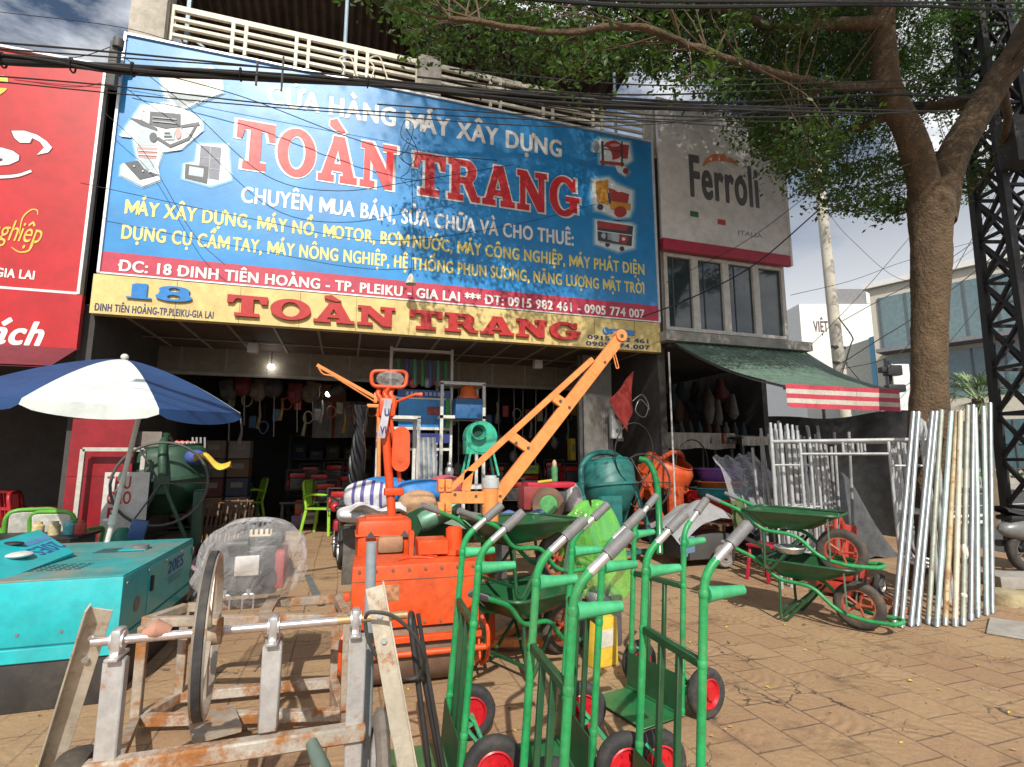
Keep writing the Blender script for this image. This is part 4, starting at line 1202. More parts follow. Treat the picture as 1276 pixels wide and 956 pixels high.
for c, s in pads:
    d2 = ((AN - np.array(tuple(c))) ** 2).sum(1)
    a = anchors[int(np.argsort(d2)[rt_.randrange(4)])]
    if (c - a).length < 2.6:
        mid = (a + c) / 2 + Vector((rt_.uniform(-.18, .18), rt_.uniform(-.12, .12), rt_.uniform(-.05, .16)))
        tw_.tube(catmull([a, mid, c], 3), [.009, .008, .007, .006, .005, .004, .003], 5, caps=False)
    for j in range(3):
        e_ = c + Vector((rt_.uniform(-s, s), rt_.uniform(-s, s), rt_.uniform(-.12, .12)))
        tw_.tube([c, e_], [.006, .003], 3, caps=False)
    n_ = int(400 * s)
    pts = rng.normal(0, 1, (n_, 3)) * np.array([s * .66, s * .66, s * .17]) + np.array(tuple(c))
    LV.append(pts)
tw_.build('twigs', mat('twig_bark', (.10, .065, .035), .9), tree)
pts = np.concatenate(LV)
nL = len(pts)
nrm = rng.normal(0, 1, (nL, 3)) * np.array([.75, .75, .55]) + np.array([0, 0, .75])
nrm /= np.linalg.norm(nrm, axis=1)[:, None]
ref = rng.normal(0, 1, (nL, 3))
ax = np.cross(nrm, ref); ax /= np.linalg.norm(ax, axis=1)[:, None]
ay = np.cross(nrm, ax)
ln = rng.gamma(9, .0037, nL).clip(.014, .058)[:, None]; wd_ = ln * rng.uniform(.40, .55, nL)[:, None]
fold = nrm * wd_ * .35
v4 = np.stack([pts - ax * ln, pts - ay * wd_ + fold, pts + ax * ln, pts + ay * wd_ + fold], 1).reshape(-1, 3)
me = bpy.data.meshes.new('crown')
me.vertices.add(nL * 4); me.vertices.foreach_set('co', v4.ravel())
idx = np.arange(nL * 4).reshape(-1, 4)
tri = np.concatenate([idx[:, [0, 1, 2]], idx[:, [0, 2, 3]]], 1).reshape(-1)
me.loops.add(nL * 6); me.loops.foreach_set('vertex_index', tri)
me.polygons.add(nL * 2); me.polygons.foreach_set('loop_start', np.arange(nL * 2) * 3); me.polygons.foreach_set('loop_total', np.full(nL * 2, 3))
me.polygons.foreach_set('material_index', np.repeat(rng.choice([0, 1, 2], nL, p=[.5, .33, .17]), 2))
me.update(); me.validate()
def leaf_mat(name, col):
    m_ = bpy.data.materials.new(name); m_.use_nodes = True
    t_ = m_.node_tree; b_ = t_.nodes['Principled BSDF']
    b_.inputs['Base Color'].default_value = (*col, 1); b_.inputs['Roughness'].default_value = .45
    tr = t_.nodes.new('ShaderNodeBsdfTranslucent'); tr.inputs['Color'].default_value = (col[0] * 1.5, col[1] * 1.8, col[2] * .8, 1)
    mx_ = t_.nodes.new('ShaderNodeMixShader'); mx_.inputs['Fac'].default_value = .35
    t_.links.new(b_.outputs[0], mx_.inputs[1]); t_.links.new(tr.outputs[0], mx_.inputs[2])
    t_.links.new(mx_.outputs[0], t_.nodes['Material Output'].inputs['Surface'])
    return m_
for nm, c in (('leaf_mid', (.046, .090, .018)), ('leaf_deep', (.034, .070, .016)), ('leaf_light', (.075, .135, .026))):
    me.materials.append(leaf_mat(nm, c))
cw = bpy.data.objects.new('crown', me); C.objects.link(cw); cw.parent = tree
print('leaves', nL)

# ------------------------------------------------------------------ overhead cables
black = mat('cable_black', (.012, .012, .013), .6, var=.1)
def cable(pts, r, name='power_cable', label='thin black wire crossing in front of the signs', cat='cable', group='thin overhead wires', sag=0.0):
    P = [Vector(p) for p in pts]
    Q = []
    for a, b_ in zip(P, P[1:]):
        for i in range(14):
            t_ = i / 14
            Q.append(a.lerp(b_, t_) - Vector((0, 0, 4 * sag * t_ * (1 - t_))))
    Q.append(P[-1])
    b = MB(); b.tube(Q, r, 6)
    return tag(b.build(name, black), label, cat, group)
K = lambda u, v, Y: at(u, v, Y)
# the thick bundle: several twisted strands lashed together, hung from the corner bracket
bun = thing('cable_bundle', 'thick lashed bundle of black cables across the top of the blue billboard', 'cable bundle', (0, 0, 0))
path = [K(-40, 72, 3.3), K(70, 80, 3.3), K(150, 86, 3.3), K(300, 93, 3.35), K(480, 104, 3.4), K(640, 122, 3.5), K(800, 134, 3.7), K(960, 136, 4.1), K(1090, 130, 4.8), K(1215, 128, 5.6)]
path = catmull(path, 8)
rc = random.Random(9)
for s in range(9):
    ph, rr = rc.uniform(0, 6.28), rc.uniform(.010, .030)
    b = MB()
    Q = []
    for i, p in enumerate(path):
        spread = 1 + 1.6 * max(0, i / len(path) - .45)
        a = ph + i * .16 * (1 if s % 2 else -1)
        Q.append(p + Vector((0, math.cos(a) * rr * spread, math.sin(a) * rr * spread)))
    b.tube(Q, rc.choice((.007, .010, .012, .014)), 6)
    b.build('strand', black, bun)
b = MB()
for i in range(3, len(path), 7):
    p = path[i]; b.tube([p + Vector((0, math.cos(t) * .038, math.sin(t) * .038)) for t in [k * .63 for k in range(10)]], .005, 5, closed=True)
b.build('lashing', black, bun)
b = MB()
for u, v, h in ((320, 92, .16), (352, 92, .24)):
    p = K(u, v, 3.34); b.cyl(p - Vector((0, 0, h * .5)), p + Vector((0, 0, h * .5)), .007, n=6)
b.build('spacer', MATS['dark_steel'], bun)
b = MB(); p = K(142, 82, 7.35); b.box(tuple(p), (.10, .12, .62), bev=.02); b.box((p.x, p.y + .15, p.z), (.05, .3, .05)); b.cyl(p + Vector((.04, -.05, .22)), p + Vector((.04, -.05, .34)), .06, n=12)
tag(b.build('cable_bracket', MATS['dark_steel']), 'black cable bracket on the corner post beside the blue billboard', 'bracket')
wires = [([(-40, 50), (150, 66), (350, 86), (560, 108), (800, 128), (1200, 140)], 6.6, .010), ([(-40, 58), (150, 72), (330, 84)], 6.5, .008), ([(-40, 92), (150, 108), (420, 136), (820, 152), (1000, 130)], 6.6, .008),
         ([(-40, 98), (160, 118), (420, 140), (700, 158), (900, 150)], 6.5, .007), ([(140, 60), (230, 130), (330, 218), (420, 238), (520, 225), (640, 205)], 7.2, .005), ([(150, 80), (300, 120), (480, 185), (620, 200)], 7.25, .006),
         ([(130, 140), (180, 190), (240, 290), (280, 330)], 7.3, .004), ([(100, 228), (300, 270), (480, 300), (640, 280), (760, 250)], 7.2, .004), ([(0, 15), (150, 34), (250, 60), (480, 110)], 7.0, .004), ([(0, 62), (90, 72), (160, 50)], 7.3, .005),
         ([(480, 104), (700, 118), (900, 128), (1100, 118), (1210, 122)], 5.4, .018), ([(480, 106), (700, 128), (900, 136), (1100, 142)], 5.8, .014), ([(520, 96), (760, 118), (1000, 112), (1200, 108)], 5.2, .010), ([(540, 110), (760, 140), (960, 146), (1180, 138)], 6.0, .012),
         ([(560, 112), (740, 142), (860, 150), (1000, 152)], 6.4, .009), ([(470, 130), (640, 142), (800, 150), (940, 160)], 6.7, .008), ([(560, 86), (800, 106), (1000, 104), (1200, 98)], 5.0, .008),
         ([(650, -2), (800, 8), (960, 8), (1100, 6), (1290, 14)], 4.2, .020), ([(640, -6), (800, 1), (960, 2), (1290, 4)], 4.0, .015),
         ([(1020, 262), (940, 330), (860, 372), (800, 395)], 7.0, .012), ([(1016, 236), (930, 300), (830, 352)], 7.1, .006),
         ([(1050, 452), (1100, 420), (1140, 395), (1200, 350), (1262, 300)], 10.5, .014), ([(1048, 460), (1100, 448), (1140, 420), (1210, 300), (1262, 200)], 10.5, .010), ([(978, 462), (1060, 380), (1130, 300), (1200, 215), (1262, 140)], 11, .008), ([(985, 368), (1060, 350), (1130, 325), (1220, 300), (1265, 290)], 11, .008),
         ([(1055, 455), (1090, 490), (1130, 480), (1180, 430), (1262, 330)], 11, .010), ([(1050, 400), (1100, 372), (1150, 345), (1230, 290), (1262, 262)], 10, .010), ([(1024, 255), (1062, 300), (1130, 350), (1200, 320), (1264, 260)], 11, .006), ([(1048, 470), (1060, 430), (1062, 420), (1045, 396)], 12.2, .02),
         ([(520, 185), (500, 170), (505, 150), (515, 158), (508, 185), (498, 195), (512, 205), (520, 188), (506, 160)], 7.3, .006)]
wl = {0: 'longest taut black wire running above the cable bundle', 10: 'heavy black line joining the bundle below the tree branches', 17: 'thick black line crossing the top edge through the leaves', 19: 'black service drop slanting across the heater sign windows', 28: 'thick black cable looping up the concrete utility pole', 29: 'tangled coil of thin black wire hanging over the big red letters'}
for i, (pts, Y, r_) in enumerate(wires):
    if Y < 7.0: Y, r_ = (3.0 + .12 * (i % 5), r_ * .52) if Y > 5.5 else (Y * .75, r_ * .75)
    P = catmull([K(u, v, Y) for u, v in pts], 7)
    b = MB(); b.tube(P, r_, 6)
    if i in wl: tag(b.build('power_cable', black), wl[i], 'cable')
    else: tag(b.build('power_cable', black), 'thin black overhead wire strung across the shop fronts', 'cable', 'thin overhead wires')
# pale lamp wire hanging in front of the fascia
p = K(512, 350, 7.25)
t = thing('hanging_lamp', 'small pale bell lamp hanging in front of the fascia sign', 'lamp', tuple(p))
m = MB(); m.lathe([(.012, .10), (.03, .08), (.075, -.04), (.08, -.05), (.02, .06)], 16); m.build('lamp_shade', mat('lamp_pale', (.6, .56, .46), .5), t)
m = MB(); m.tube([(0, 0, .09), (.01, .0, .8), (-.04, .05, 1.9)], .004, 5); m.build('cord', black, t)
# ================================================================== FOREGROUND GOODS
green = mat('green_paint', (0.012, 0.29, 0.085), .46, var=.18, scale=6, coat=.06, rust=.08, rustcol=(.10, .08, .06), grime=.36, dust=.28, dustcol=(.20, .30, .16))
greenl = mat('green_paint_pale', (0.06, 0.40, 0.18), .40, var=.15, scale=5, rust=-.15, grime=.3)
greend = mat('green_paint_dark', (0.012, 0.075, 0.028), .45, var=.2, scale=4, dust=.25, dustcol=(.10, .12, .07))
grip_g = mat('grip_grey', (0.17, 0.17, 0.175), .6, var=.12, scale=20)
silver = mat('bare_steel', (0.62, 0.63, 0.64), .35, metal=.75, var=.15, scale=8)
galv = mat('galvanised', (0.31, 0.345, 0.365), .40, metal=.55, var=.18, scale=7, dust=.25, dustcol=(.40, .40, .37))
rubber = mat('rubber', (0.030, 0.030, 0.033), .75, var=.3, scale=10, bump=.25, dust=.6, dustcol=(.12, .10, .08))
rubber_dusty = mat('rubber_dusty', (0.055, 0.048, 0.042), .85, var=.3, scale=10, dust=.6, dustcol=(.17, .125, .09))
hubred = mat('hub_red', (0.50, 0.012, 0.02), .35, coat=.3)
orange = mat('orange_paint', (0.68, 0.075, 0.012), .42, var=.14, scale=3, rust=-.17, grime=.34, dust=.35, dustcol=(.45, .17, .08))
orange2 = mat('orange_paint_light', (0.78, 0.27, 0.075), .45, var=.10, scale=4, rust=-.16, grime=.30, dust=.15, dustcol=(.55, .25, .10))
rusty = mat('rusty_white_steel', (0.44, 0.41, 0.36), .6, metal=.15, var=.15, scale=6, rust=.95, bump=.25, dust=.4, dustcol=(.28, .22, .15))
rusty2 = mat('rusty_steel', (0.36, 0.31, 0.25), .65, metal=.2, var=.2, scale=6, rust=.78, bump=.3)
brownst = mat('brown_steel', (0.20, 0.125, 0.085), .7, metal=.25, var=.25, scale=3, rust=.4, bump=.2)
darkst = MATS['dark_steel']
turq = mat('turquoise_paint', (0.012, 0.42, 0.47), .38, var=.12, scale=2, rust=-.22, grime=.18, bump=.25, bscale=2.2, dust=.25, dustcol=(.20, .45, .45), coat=.15)
turq_top = mat('turquoise_dusty', (0.035, 0.30, 0.31), .6, var=.15, scale=2.2, dust=.95, dustcol=(.38, .19, .13))
blackp = mat('black_base', (0.030, 0.028, 0.027), .6, var=.3, dust=.5, dustcol=(.10, .08, .06))

def wheel(parent, c, r, w, hubm, name='wheel', spokes=0, axis='Y', tyre=None, rr=.62):
    """tyre with rounded section, hub as a sub-part; axle along local Y"""
    M_ = Matrix.Translation(c) @ Matrix.Rotation(R(90), 4, 'X' if axis == 'Y' else 'Y')
    prof = [(r * rr, -w * .36), (r * .80, -w * .5), (r * .93, -w * .44), (r, -w * .18), (r, w * .18), (r * .93, w * .44), (r * .80, w * .5), (r * rr, w * .36), (r * rr, -w * .36)]
    m = MB(); m.lathe(prof, 32, M_)
    t = m.build(name, tyre or rubber, parent, ang=50)
    m = MB()
    if spokes:
        m.lathe([(r * rr * 1.01, -w * .3), (r * rr * .9, -w * .32), (r * rr * .9, w * .32), (r * rr * 1.01, w * .3)], 28, M_)
        m.lathe([(0, -w * .6), (r * .10, -w * .6), (r * .10, w * .6), (0, w * .6)], 12, M_)
        for k in range(spokes):
            a = 2 * math.pi * k / spokes
            m.tube([M_ @ Vector((math.cos(a) * r * .08, math.sin(a) * r * .08, 0)), M_ @ Vector((math.cos(a) * r * rr * .92, math.sin(a) * r * rr * .92, 0))], r * (.055 if spokes < 9 else .012), 6)
    else:
        m.lathe([(r * rr, -w * .40), (r * rr * .92, -w * .46), (r * rr * .80, -w * .22), (r * .26, -w * .26), (r * .22, -w * .58), (0, -w * .58)], 28, M_)
        m.lathe([(0, w * .58), (r * .22, w * .58), (r * .26, w * .26), (r * rr * .80, w * .22), (r * rr * .92, w * .46), (r * rr, w * .40)], 28, M_)
        for k in range(4):
            a = k * math.pi / 2 + .4
            for s in (-1, 1):
                m.cyl(M_ @ Vector((math.cos(a) * r * .38, math.sin(a) * r * .38, s * w * .2)), M_ @ Vector((math.cos(a) * r * .38, math.sin(a) * r * .38, s * w * .34)), r * .045, n=6)
    m.build('hub', hubm, t, ang=45)
    return t

# ------------------------------------------------------------------ five green hand trucks
LEAN = .082
def make_truck():
    t = thing('hand_truck', '', 'hand truck', group='green hand trucks set out in front of the shop')
    for s in (-1, 1):
        y = s * .215
        P = fillet([(LEAN * .03, y, .03), (LEAN * 1.06, y, 1.06), (LEAN * 1.22 + .20, y, 1.235)], .07, 6)
        cut = len(P) - 1
        m = MB(); m.tube(P, .0168, 14)
        for z_ in (.735, .985, .26, .05):
            c_ = Vector((LEAN * z_, y, z_)); u_ = Vector((LEAN, 0, 1)).normalized()
            m.tube([c_ - u_ * .016, c_ - u_ * .008, c_ + u_ * .008, c_ + u_ * .016], [.0166, .0192, .0196, .0166], 14, caps=False)
        m.build('rail', green, t)
        d = (P[-1] - P[-2]).normalized(); e_ = P[-1]
        m = MB(); m.tube([e_ - d * .20, e_ - d * .06], .0178, 12); m.build('handle_sleeve', silver, t)
        m = MB(); m.tube([e_ - d * .115, e_ - d * .113, e_ + d * .004, e_ + d * .006], [.0205, .0245, .0245, .021], 14); m.build('grip', grip_g, t)
        m = MB(); m.tube([(LEAN * .985 + .012, y, .985), (LEAN * .985 + .05, y, .985), (LEAN * .985 + .18, y, .99)], [.033, .027, .019], 12); m.build('peg', greenl, t)
    m = MB(); m.box((LEAN * .735, 0, .735), (.028, .40, .034), bev=.004); m.build('crossbar', greend, t)
    for y in (-.065, .065):
        m = MB(); m.bar((LEAN * .02 + .004, y, .05), (LEAN * .72, y, .72), .024, .024, bev=.003); m.build('slat', greend, t)
    m = MB(); m.box((-.010, 0, .135), (.006, .45, .22), rot=(0, LEAN, 0), bev=.002); m.build('back_panel', greend, t)
    m = MB(); m.box((-.165, 0, .026), (.29, .45, .007), bev=.002); m.box((-.02, 0, .035), (.02, .45, .018)); m.build('toe_plate', mat('green_paint_mid', (.018, .15, .05), .42, var=.15, dust=.35, dustcol=(.16, .17, .10)), t)
    m = MB(); m.cyl((.145, -.29, .138), (.145, .29, .138), .011, n=8)
    for y in (-.16, .16):
        m.bar((.145, y, .138), (.03, y, .28), .03, .012); m.bar((.145, y, .138), (.01, y, .07), .03, .012)
    m.build('axle', greenl, t)
    for s in (-1, 1): wheel(t, (.145, s * .275, .138), .138, .07, hubred)
    return t
tr0 = remember(make_truck())
trucks = [('A', .554, 2.735, -2.2, 'green hand truck standing against the right end of the orange roller tank'),
          ('B', .695, 1.951, -3.3, 'nearest green hand truck with silver handle sleeves crossing in front of the others'),
          ('C', 1.135, 2.589, -4.5, 'green hand truck in front of the bright green plastic bag'),
          ('D', 1.88, 3.052, 12.9, 'farthest green hand truck, turned a little, its toe plate lying on open paving'),
          ('E', 1.258, 2.005, -1.4, 'green hand truck at the right end of the row with one grip over bare paving')]
for i, (n_, x, y, a, lab) in enumerate(trucks):
    if i == 0:
        tr0.location = (x, y, 0); tr0.rotation_euler = (0, 0, R(a)); tr0['label'] = lab
    else: dup(tr0, lab, (x, y, 0), R(a))

# ------------------------------------------------------------------ wheelbarrows
def make_barrow():
    t = thing('wheelbarrow', '', 'wheelbarrow', group='green wheelbarrows')
    # tray: rolled rim, sloping sides
    x0, x1, zr0, zr1 = -.74, .06, .555, .535
    bx0, bx1, bz = -.60, -.16, .385
    def ring(a0, a1, hw, z0, z1, n=9, c=.10):
        P = []
        for (cx, cy, s0) in ((a1 - c, hw - c, 0), (a0 + c, hw - c, 90), (a0 + c, -hw + c, 180), (a1 - c, -hw + c, 270)):
            for k in range(n):
                a = R(s0 + 90 * k / (n - 1))
                x = cx + c * math.cos(a); y = cy + c * math.sin(a)
                f = (x - a0) / (a1 - a0)
                P.append(Vector((x, y * (1 - .16 * f), z0 + (z1 - z0) * f)))
        return P
    rings = [ring(bx0 + .04, bx1 - .04, .17, bz, bz + .01), ring(bx0, bx1, .20, bz + .012, bz + .02), ring(x0 + .04, x1 - .05,   .295, zr0 - .035, zr1 - .035), ring(x0, x1,   .32, zr0, zr1)]
    m = MB()
    n_ = len(rings[0])
    vs = [p for r_ in rings for p in r_]
    fs = [tuple(range(n_))]
    for j in range(3):
        for i in range(n_): fs.append((j * n_ + i, j * n_ + (i + 1) % n_, (j + 1) * n_ + (i + 1) % n_, (j + 1) * n_ + i))
    m.add(vs, fs)
    tr = m.build('tray', mat('tray_green', (.012, .085, .030), .36, var=.2, scale=3, coat=.3, dust=.25, dustcol=(.13, .14, .09)), t, ang=60)
    m = MB(); m.tube(rings[3], .0125, 8, closed=True); m.build('tray_rim', greend, tr)
    for s in (-1, 1):
        P = fillet([(-1.06, s * .26, .66), (-.74, s * .25, .535), (-.58, s * .20, .365), (-.30, s * .18, .345), (-.12, s * .15, .16), (.08, s * .14, .115), (.29, s * .12, .12)], .08, 4)
        m = MB(); m.tube(P, .0175, 10); m.build('frame_tube', green, t)
        m = MB(); m.tube([P[0] + (P[0] - P[1]).normalized() * .02, P[0], P[0] - (P[0] - P[1]).normalized() * .13], .0225, 10); m.build('grip', grip_g, t)
        m = MB(); m.bar((-.02, s * .25, .52), (-.04, s * .16, .14), .032, .008); m.build('tray_stay', mat('stay_grey_green', (.12, .20, .15), .5), t)
        m = MB(); m.tube(fillet([(-.57, s * .20, .36), (-.57, s * .23, .03), (-.52, s * .23, .018), (-.28, s * .19, .30)], .04, 4), .013, 8); m.build('leg', greend, t)
    m = MB(); m.tube(fillet([(.28, -.12, .12), (.33, -.05, .125), (.33, .05, .125), (.28, .12, .12)], .05, 4), .0175, 10); m.build('front_loop', green, t)
    m = MB(); m.bar((-.57, -.225, .10), (-.57, .225, .10), .02, .02); m.bar((-.45, -.20, .355), (-.45, .20, .355), .025, .02); m.bar((-.55, -.22, .06), (-.32, .18, .30), .02, .015); m.build('brace', greend, t)
    wheel(t, (.02, 0, .205), .205, .08, mat('hub_orange', (.38, .06, .025), .5, dust=.35), spokes=5, tyre=rubber_dusty, rr=.66)
    return t
wb0 = remember(make_barrow())
_p = gz(1070, 784)
bx, by, brz = _p.x, _p.y, R(-62)
wb0.location = (bx, by, 0); wb0.rotation_euler = (0, 0, brz)
wb0['label'] = 'lower of the two stacked green wheelbarrows beside the steel pipes, standing on the paving'
wbU = dup(wb0, 'upper of the two stacked green wheelbarrows beside the steel pipes, wheel in the lower tray', (bx - .13, by + .02, .46), brz + R(3))
wbC = dup(wb0, 'lower of the two wheelbarrows stacked behind the green hand trucks', (1.66, 4.02, 0), R(24))
wbD = dup(wb0, 'upper wheelbarrow with a dark deep tray stacked behind the green hand trucks', (1.66, 4.12, .49), R(20))
g_ = MB()
RG = at(919, 628, 4.85)
def ragf(s, t_):
    return RG + Vector((-.05 + .10 * s + .01 * math.sin(t_ * 9 + s * 5), -.03 - .05 * abs(math.sin(s * 3)) * t_, .03 - .32 * t_ + .02 * s))
g_.grid(lambda s, t_: ragf(s, t_), 10, 12); g_.grid(lambda s, t_: ragf(s, t_) + Vector((0, .06, 0)), 10, 12)
tag(g_.build('rag', mat('olive_cloth', (.09, .12, .045), .9, var=.2)), 'olive green rag hung over a handle of the stacked wheelbarrows', 'rag')

# ------------------------------------------------------------------ turquoise generator and its loose door
gn = thing('generator', 'turquoise enclosed generator on a black base with dusty top', 'generator', (-2.30, 4.90, 0))
GX, GY0, GY1, GZ = 0.99, -.83, .82, .765
m = MB(); m.box((0, 0, .145), (1.96, 1.62, .29), bev=.012); m.build('base', blackp, gn)
m = MB(); m.box((0, -.005, .325), (1.98, 1.645, .085), bev=.006); m.box((0, 0, .372), (1.95, 1.62, .02)); m.box((0, -.002, .566), (1.98, 1.65, .375), bev=.010); m.build('canopy', turq, gn)
m = MB(); m.box((0, 0, .757), (1.97, 1.64, .012), bev=.004); tp_ = m.build('top_plate', turq_top, gn)
m = MB()
for i in range(11):
    for j in range(5):
        m.box((.10 + i * .052, -.52 + j * .05, .7645), (.034, .012, .004))
m.build('vent', mat('vent_dark', (.015, .05, .05), .7), gn)
m = MB(); m.box((.62, .25, .7642), (.34, .22, .005)); m.build('recess', mat('recess_dark', (.03, .10, .11), .6), gn)
m = MB(); m.box((.70, .26, .768), (.19, .16, .008)); m.build('recess_lid', turq, gn)
m = MB(); m.cyl((.74, .25, .77), (.74, .25, .80), .06, n=18); m.build('filler_cap', grip_g, gn)
m = MB(); m.tube([(.05, -.20, .775), (.16, -.18, .79), (.26, -.20, .775)], .022, 8); m.build('lift_handle', mat('handle_red', (.30, .08, .05), .6), gn)
m = MB(); m.box((-.28, -.62, .765), (.20, .07, .01), rot=(0, 0, .2)); m.build('latch', MATS['black_paint'], gn)
m = MB(); m.box((GX + .002, .20, .56), (.006, 1.10, .33), bev=.002)
m.build('end_door', turq, gn)
M_ = Matrix.Translation((GX + .008, 0, 0)) @ Matrix.Rotation(R(90), 4, 'Z')
bluep = mat('print_blue', (.04, .10, .36), .5)
text('20ES', bluep, gn, .08, .50, .585, .10, 0, offset=.02, M=M_)
m = MB()
for i in range(3): m.box((GX + .0075, .29, .55 - i * .022), (.002, .40 - .04 * i, .010))
m.build('small_print', mat('print_faint', (.10, .28, .34), .6), gn)
m = MB(); m.lathe([(0, .003), (.05, .003), (.05, 0), (0, 0)], 20, Matrix.Translation((GX + .002, -.55, .52)) @ Matrix.Rotation(R(90), 4, 'Y')); m.build('badge', mat('badge_grey', (.20, .17, .17), .5), gn)
m = MB()
for i in range(9): m.cyl((-.85 + i * .22, -.822, .45), (-.85 + i * .22, -.832, .45), .010, n=8)
for i in range(4): m.cyl((GX + .004, -.78 + .4 * i, .705), (GX + .014, -.78 + .4 * i, .705), .010, n=8)
m.build('bolt', grip_g, gn)
m = MB(); m.box((GX + .012, -.30, .60), (.02, .03, .11), bev=.006); m.build('door_handle', MATS['black_paint'], gn)
for z_ in (.46, .66):
    m = MB(); m.cyl((GX + .012, .76, z_ - .03), (GX + .012, .76, z_ + .03), .012, n=8); m.build('hinge', grip_g, gn)
m = MB(); m.box((-.45, -.8265, .56), (.006, .004, .33)); m.box((.35, -.8265, .56), (.006, .004, .33)); m.build('panel_seam', MATS['vent_dark'], gn)
m = MB()
for i in range(5): m.box((GX + .003, .1 + i * .16, .16), (.004, .10, .05))
m.build('base_slot', MATS['black_paint'], gn)
A_, B_, C_ = at(-6, 727, 4.10), gz(93, 688, .80), at(48, 660, 5.15)
D_ = A_ + (C_ - B_)
nrm_ = (B_ - A_).cross(C_ - B_).normalized()
if nrm_.z < 0: nrm_ = -nrm_
ld = thing('generator_door', 'loose turquoise door panel propped on the generator with upside down blue lettering', 'panel', tuple(A_))
m = MB(); q4 = [A_ - A_, B_ - A_, C_ - A_, D_ - A_]
m.add([tuple(v) for v in q4] + [tuple(v - nrm_ * .05) for v in q4], [(0, 1, 2, 3), (7, 6, 5, 4), (0, 4, 5, 1), (1, 5, 6, 2), (2, 6, 7, 3), (3, 7, 4, 0)])
m.build('sheet', turq, ld, smooth=False)
ex, ey = (B_ - A_), (C_ - B_)
def onlid(a, b, h=.002): return ex * a + ey * b + nrm_ * h
Mt = Matrix.Identity(4)
xdir = -(ex.normalized() * .93 + ey.normalized() * -.0).normalized()
zdir = -(nrm_.cross(ex).normalized())
zdir = zdir if zdir.dot(ey) < 0 else -zdir
for k_, v in ((0, xdir), (1, -nrm_), (2, zdir)):
    for r_ in range(3): Mt[r_][k_] = v[r_]
o_ = onlid(.98, .52)
for r_ in range(3): Mt[r_][3] = o_[r_]
text('20ES', bluep, ld, .03, .33, .0, .12, 0, offset=.02, M=Mt)
m = MB()
c4 = [onlid(.62, .60), onlid(.98, .60), onlid(.98, .74), onlid(.62, .74)]
m.add([tuple(v) for v in c4], [(0, 1, 2, 3)]); m.build('label_strip', mat('print_blue_pale', (.10, .25, .50), .5), ld, smooth=False)
m = MB(); c_ = onlid(.55, .80, .004); m.sphere(tuple(c_), (.07, .04, .015), 14, 8); m.build('latch_hole', MATS['black_paint'], ld)
m = MB(); c_ = onlid(.45, .42, .012); m.sphere(tuple(c_), (.07, .10, .02), 14, 8); m.build('paper_scrap', mat('paper', (.6, .6, .6), .8), ld)

# ------------------------------------------------------------------ the rusty steel machine stand with shaft and big pulley
O = Vector((-.4, 2.6, 0))
st = thing('machine_stand', 'rusty white steel machine stand with long shaft and big belt pulley', 'machine stand', tuple(O))
def L_(v): return Vector(v) - O
YS, ZS = 2.45, .822
m = MB(); m.cyl(L_((-.87, YS, ZS)), L_((.0, YS, ZS)), .017, n=14); m.build('shaft', mat('bright_shaft', (.66, .60, .60), .25, metal=.8, rust=.15), st)
m = MB(); m.cyl(L_((.0, YS, ZS)), L_((.29, YS, ZS)), .0165, n=14); m.build('shaft_end', mat('rusty_shaft', (.45, .30, .16), .5, metal=.5, rust=.6), st)
for x in (-.785, -.245, .075):
    m = MB(); m.box(tuple(L_((x, YS, ZS - .005))), (.036, .075, .10), bev=.016); m.cyl(L_((x - .022, YS, ZS)), L_((x + .022, YS, ZS)), .034, n=16); m.box(tuple(L_((x, YS, ZS - .055))), (.045, .12, .014), bev=.003)
    m.build('bearing', silver, st)
for x, zb in ((-.785, .06), (-.245, .43), (.085, .06)):
    m = MB(); m.box(tuple(L_((x, YS, (ZS - .065 + zb) / 2))), (.072, .055, ZS - .065 - zb), bev=.006); m.build('post', mat('pale_galvanised', (.46, .46, .46), .5, metal=.35, var=.14, rust=.42, dust=.3), st)
m = MB(); m.box(tuple(L_((-.36, YS - .02, .385))), (.98, .06, .065), bev=.008); m.build('front_beam', rusty, st)
N1, N2, F2 = gz(180, 775, .585), gz(434, 770, .585), gz(420, 746, .585)
F1 = gz(232, 757, .585)
for a, b, w_ in ((N1, N2, .05), (F1, F2, .045), (N1, F1, .05), (N2, F2, .05)):
    m = MB(); m.bar(L_(a), L_(b), .05, .05, bev=.004); m.build('upper_rail', rusty2, st)
mid = (N1 + N2) / 2 + Vector((.09, 0, 0)); midf = (F1 + F2) / 2 + Vector((.06, 0, 0))
m = MB(); m.bar(L_(mid + Vector((0, 0, .03))), L_(midf + Vector((0, 0, .03))), .07, .02); m.bar(L_(mid + Vector((0, .0, .03))), L_((-.245, YS + .05, ZS - .07)), .07, .02); m.build('middle_strap', rusty2, st)
for a in (N1, N2, F1, F2):
    m = MB(); m.bar(L_((a.x, a.y, .05)), L_(a - Vector((0, 0, .02))), .05, .05, bev=.004); m.build('leg', rusty2, st)
for a, b in ((N1, N2), (F1, F2), (N1, F1), (N2, F2)):
    m = MB(); m.bar(L_((a.x, a.y, .07)), L_((b.x, b.y, .07)), .055, .055, bev=.004); m.build('lower_rail', rusty, st)
for a, x in ((N1, -.785), (N2, .085)):
    m = MB(); m.bar(L_((a.x, a.y, .07)), L_((x, YS, .30)), .045, .045); m.build('side_brace', rusty2, st)
m = MB(); m.box(tuple(L_((-.60, 3.35, .11))), (.22, .30, .03), rot=(0, 0, .3)); m.build('gusset', rusty2, st)
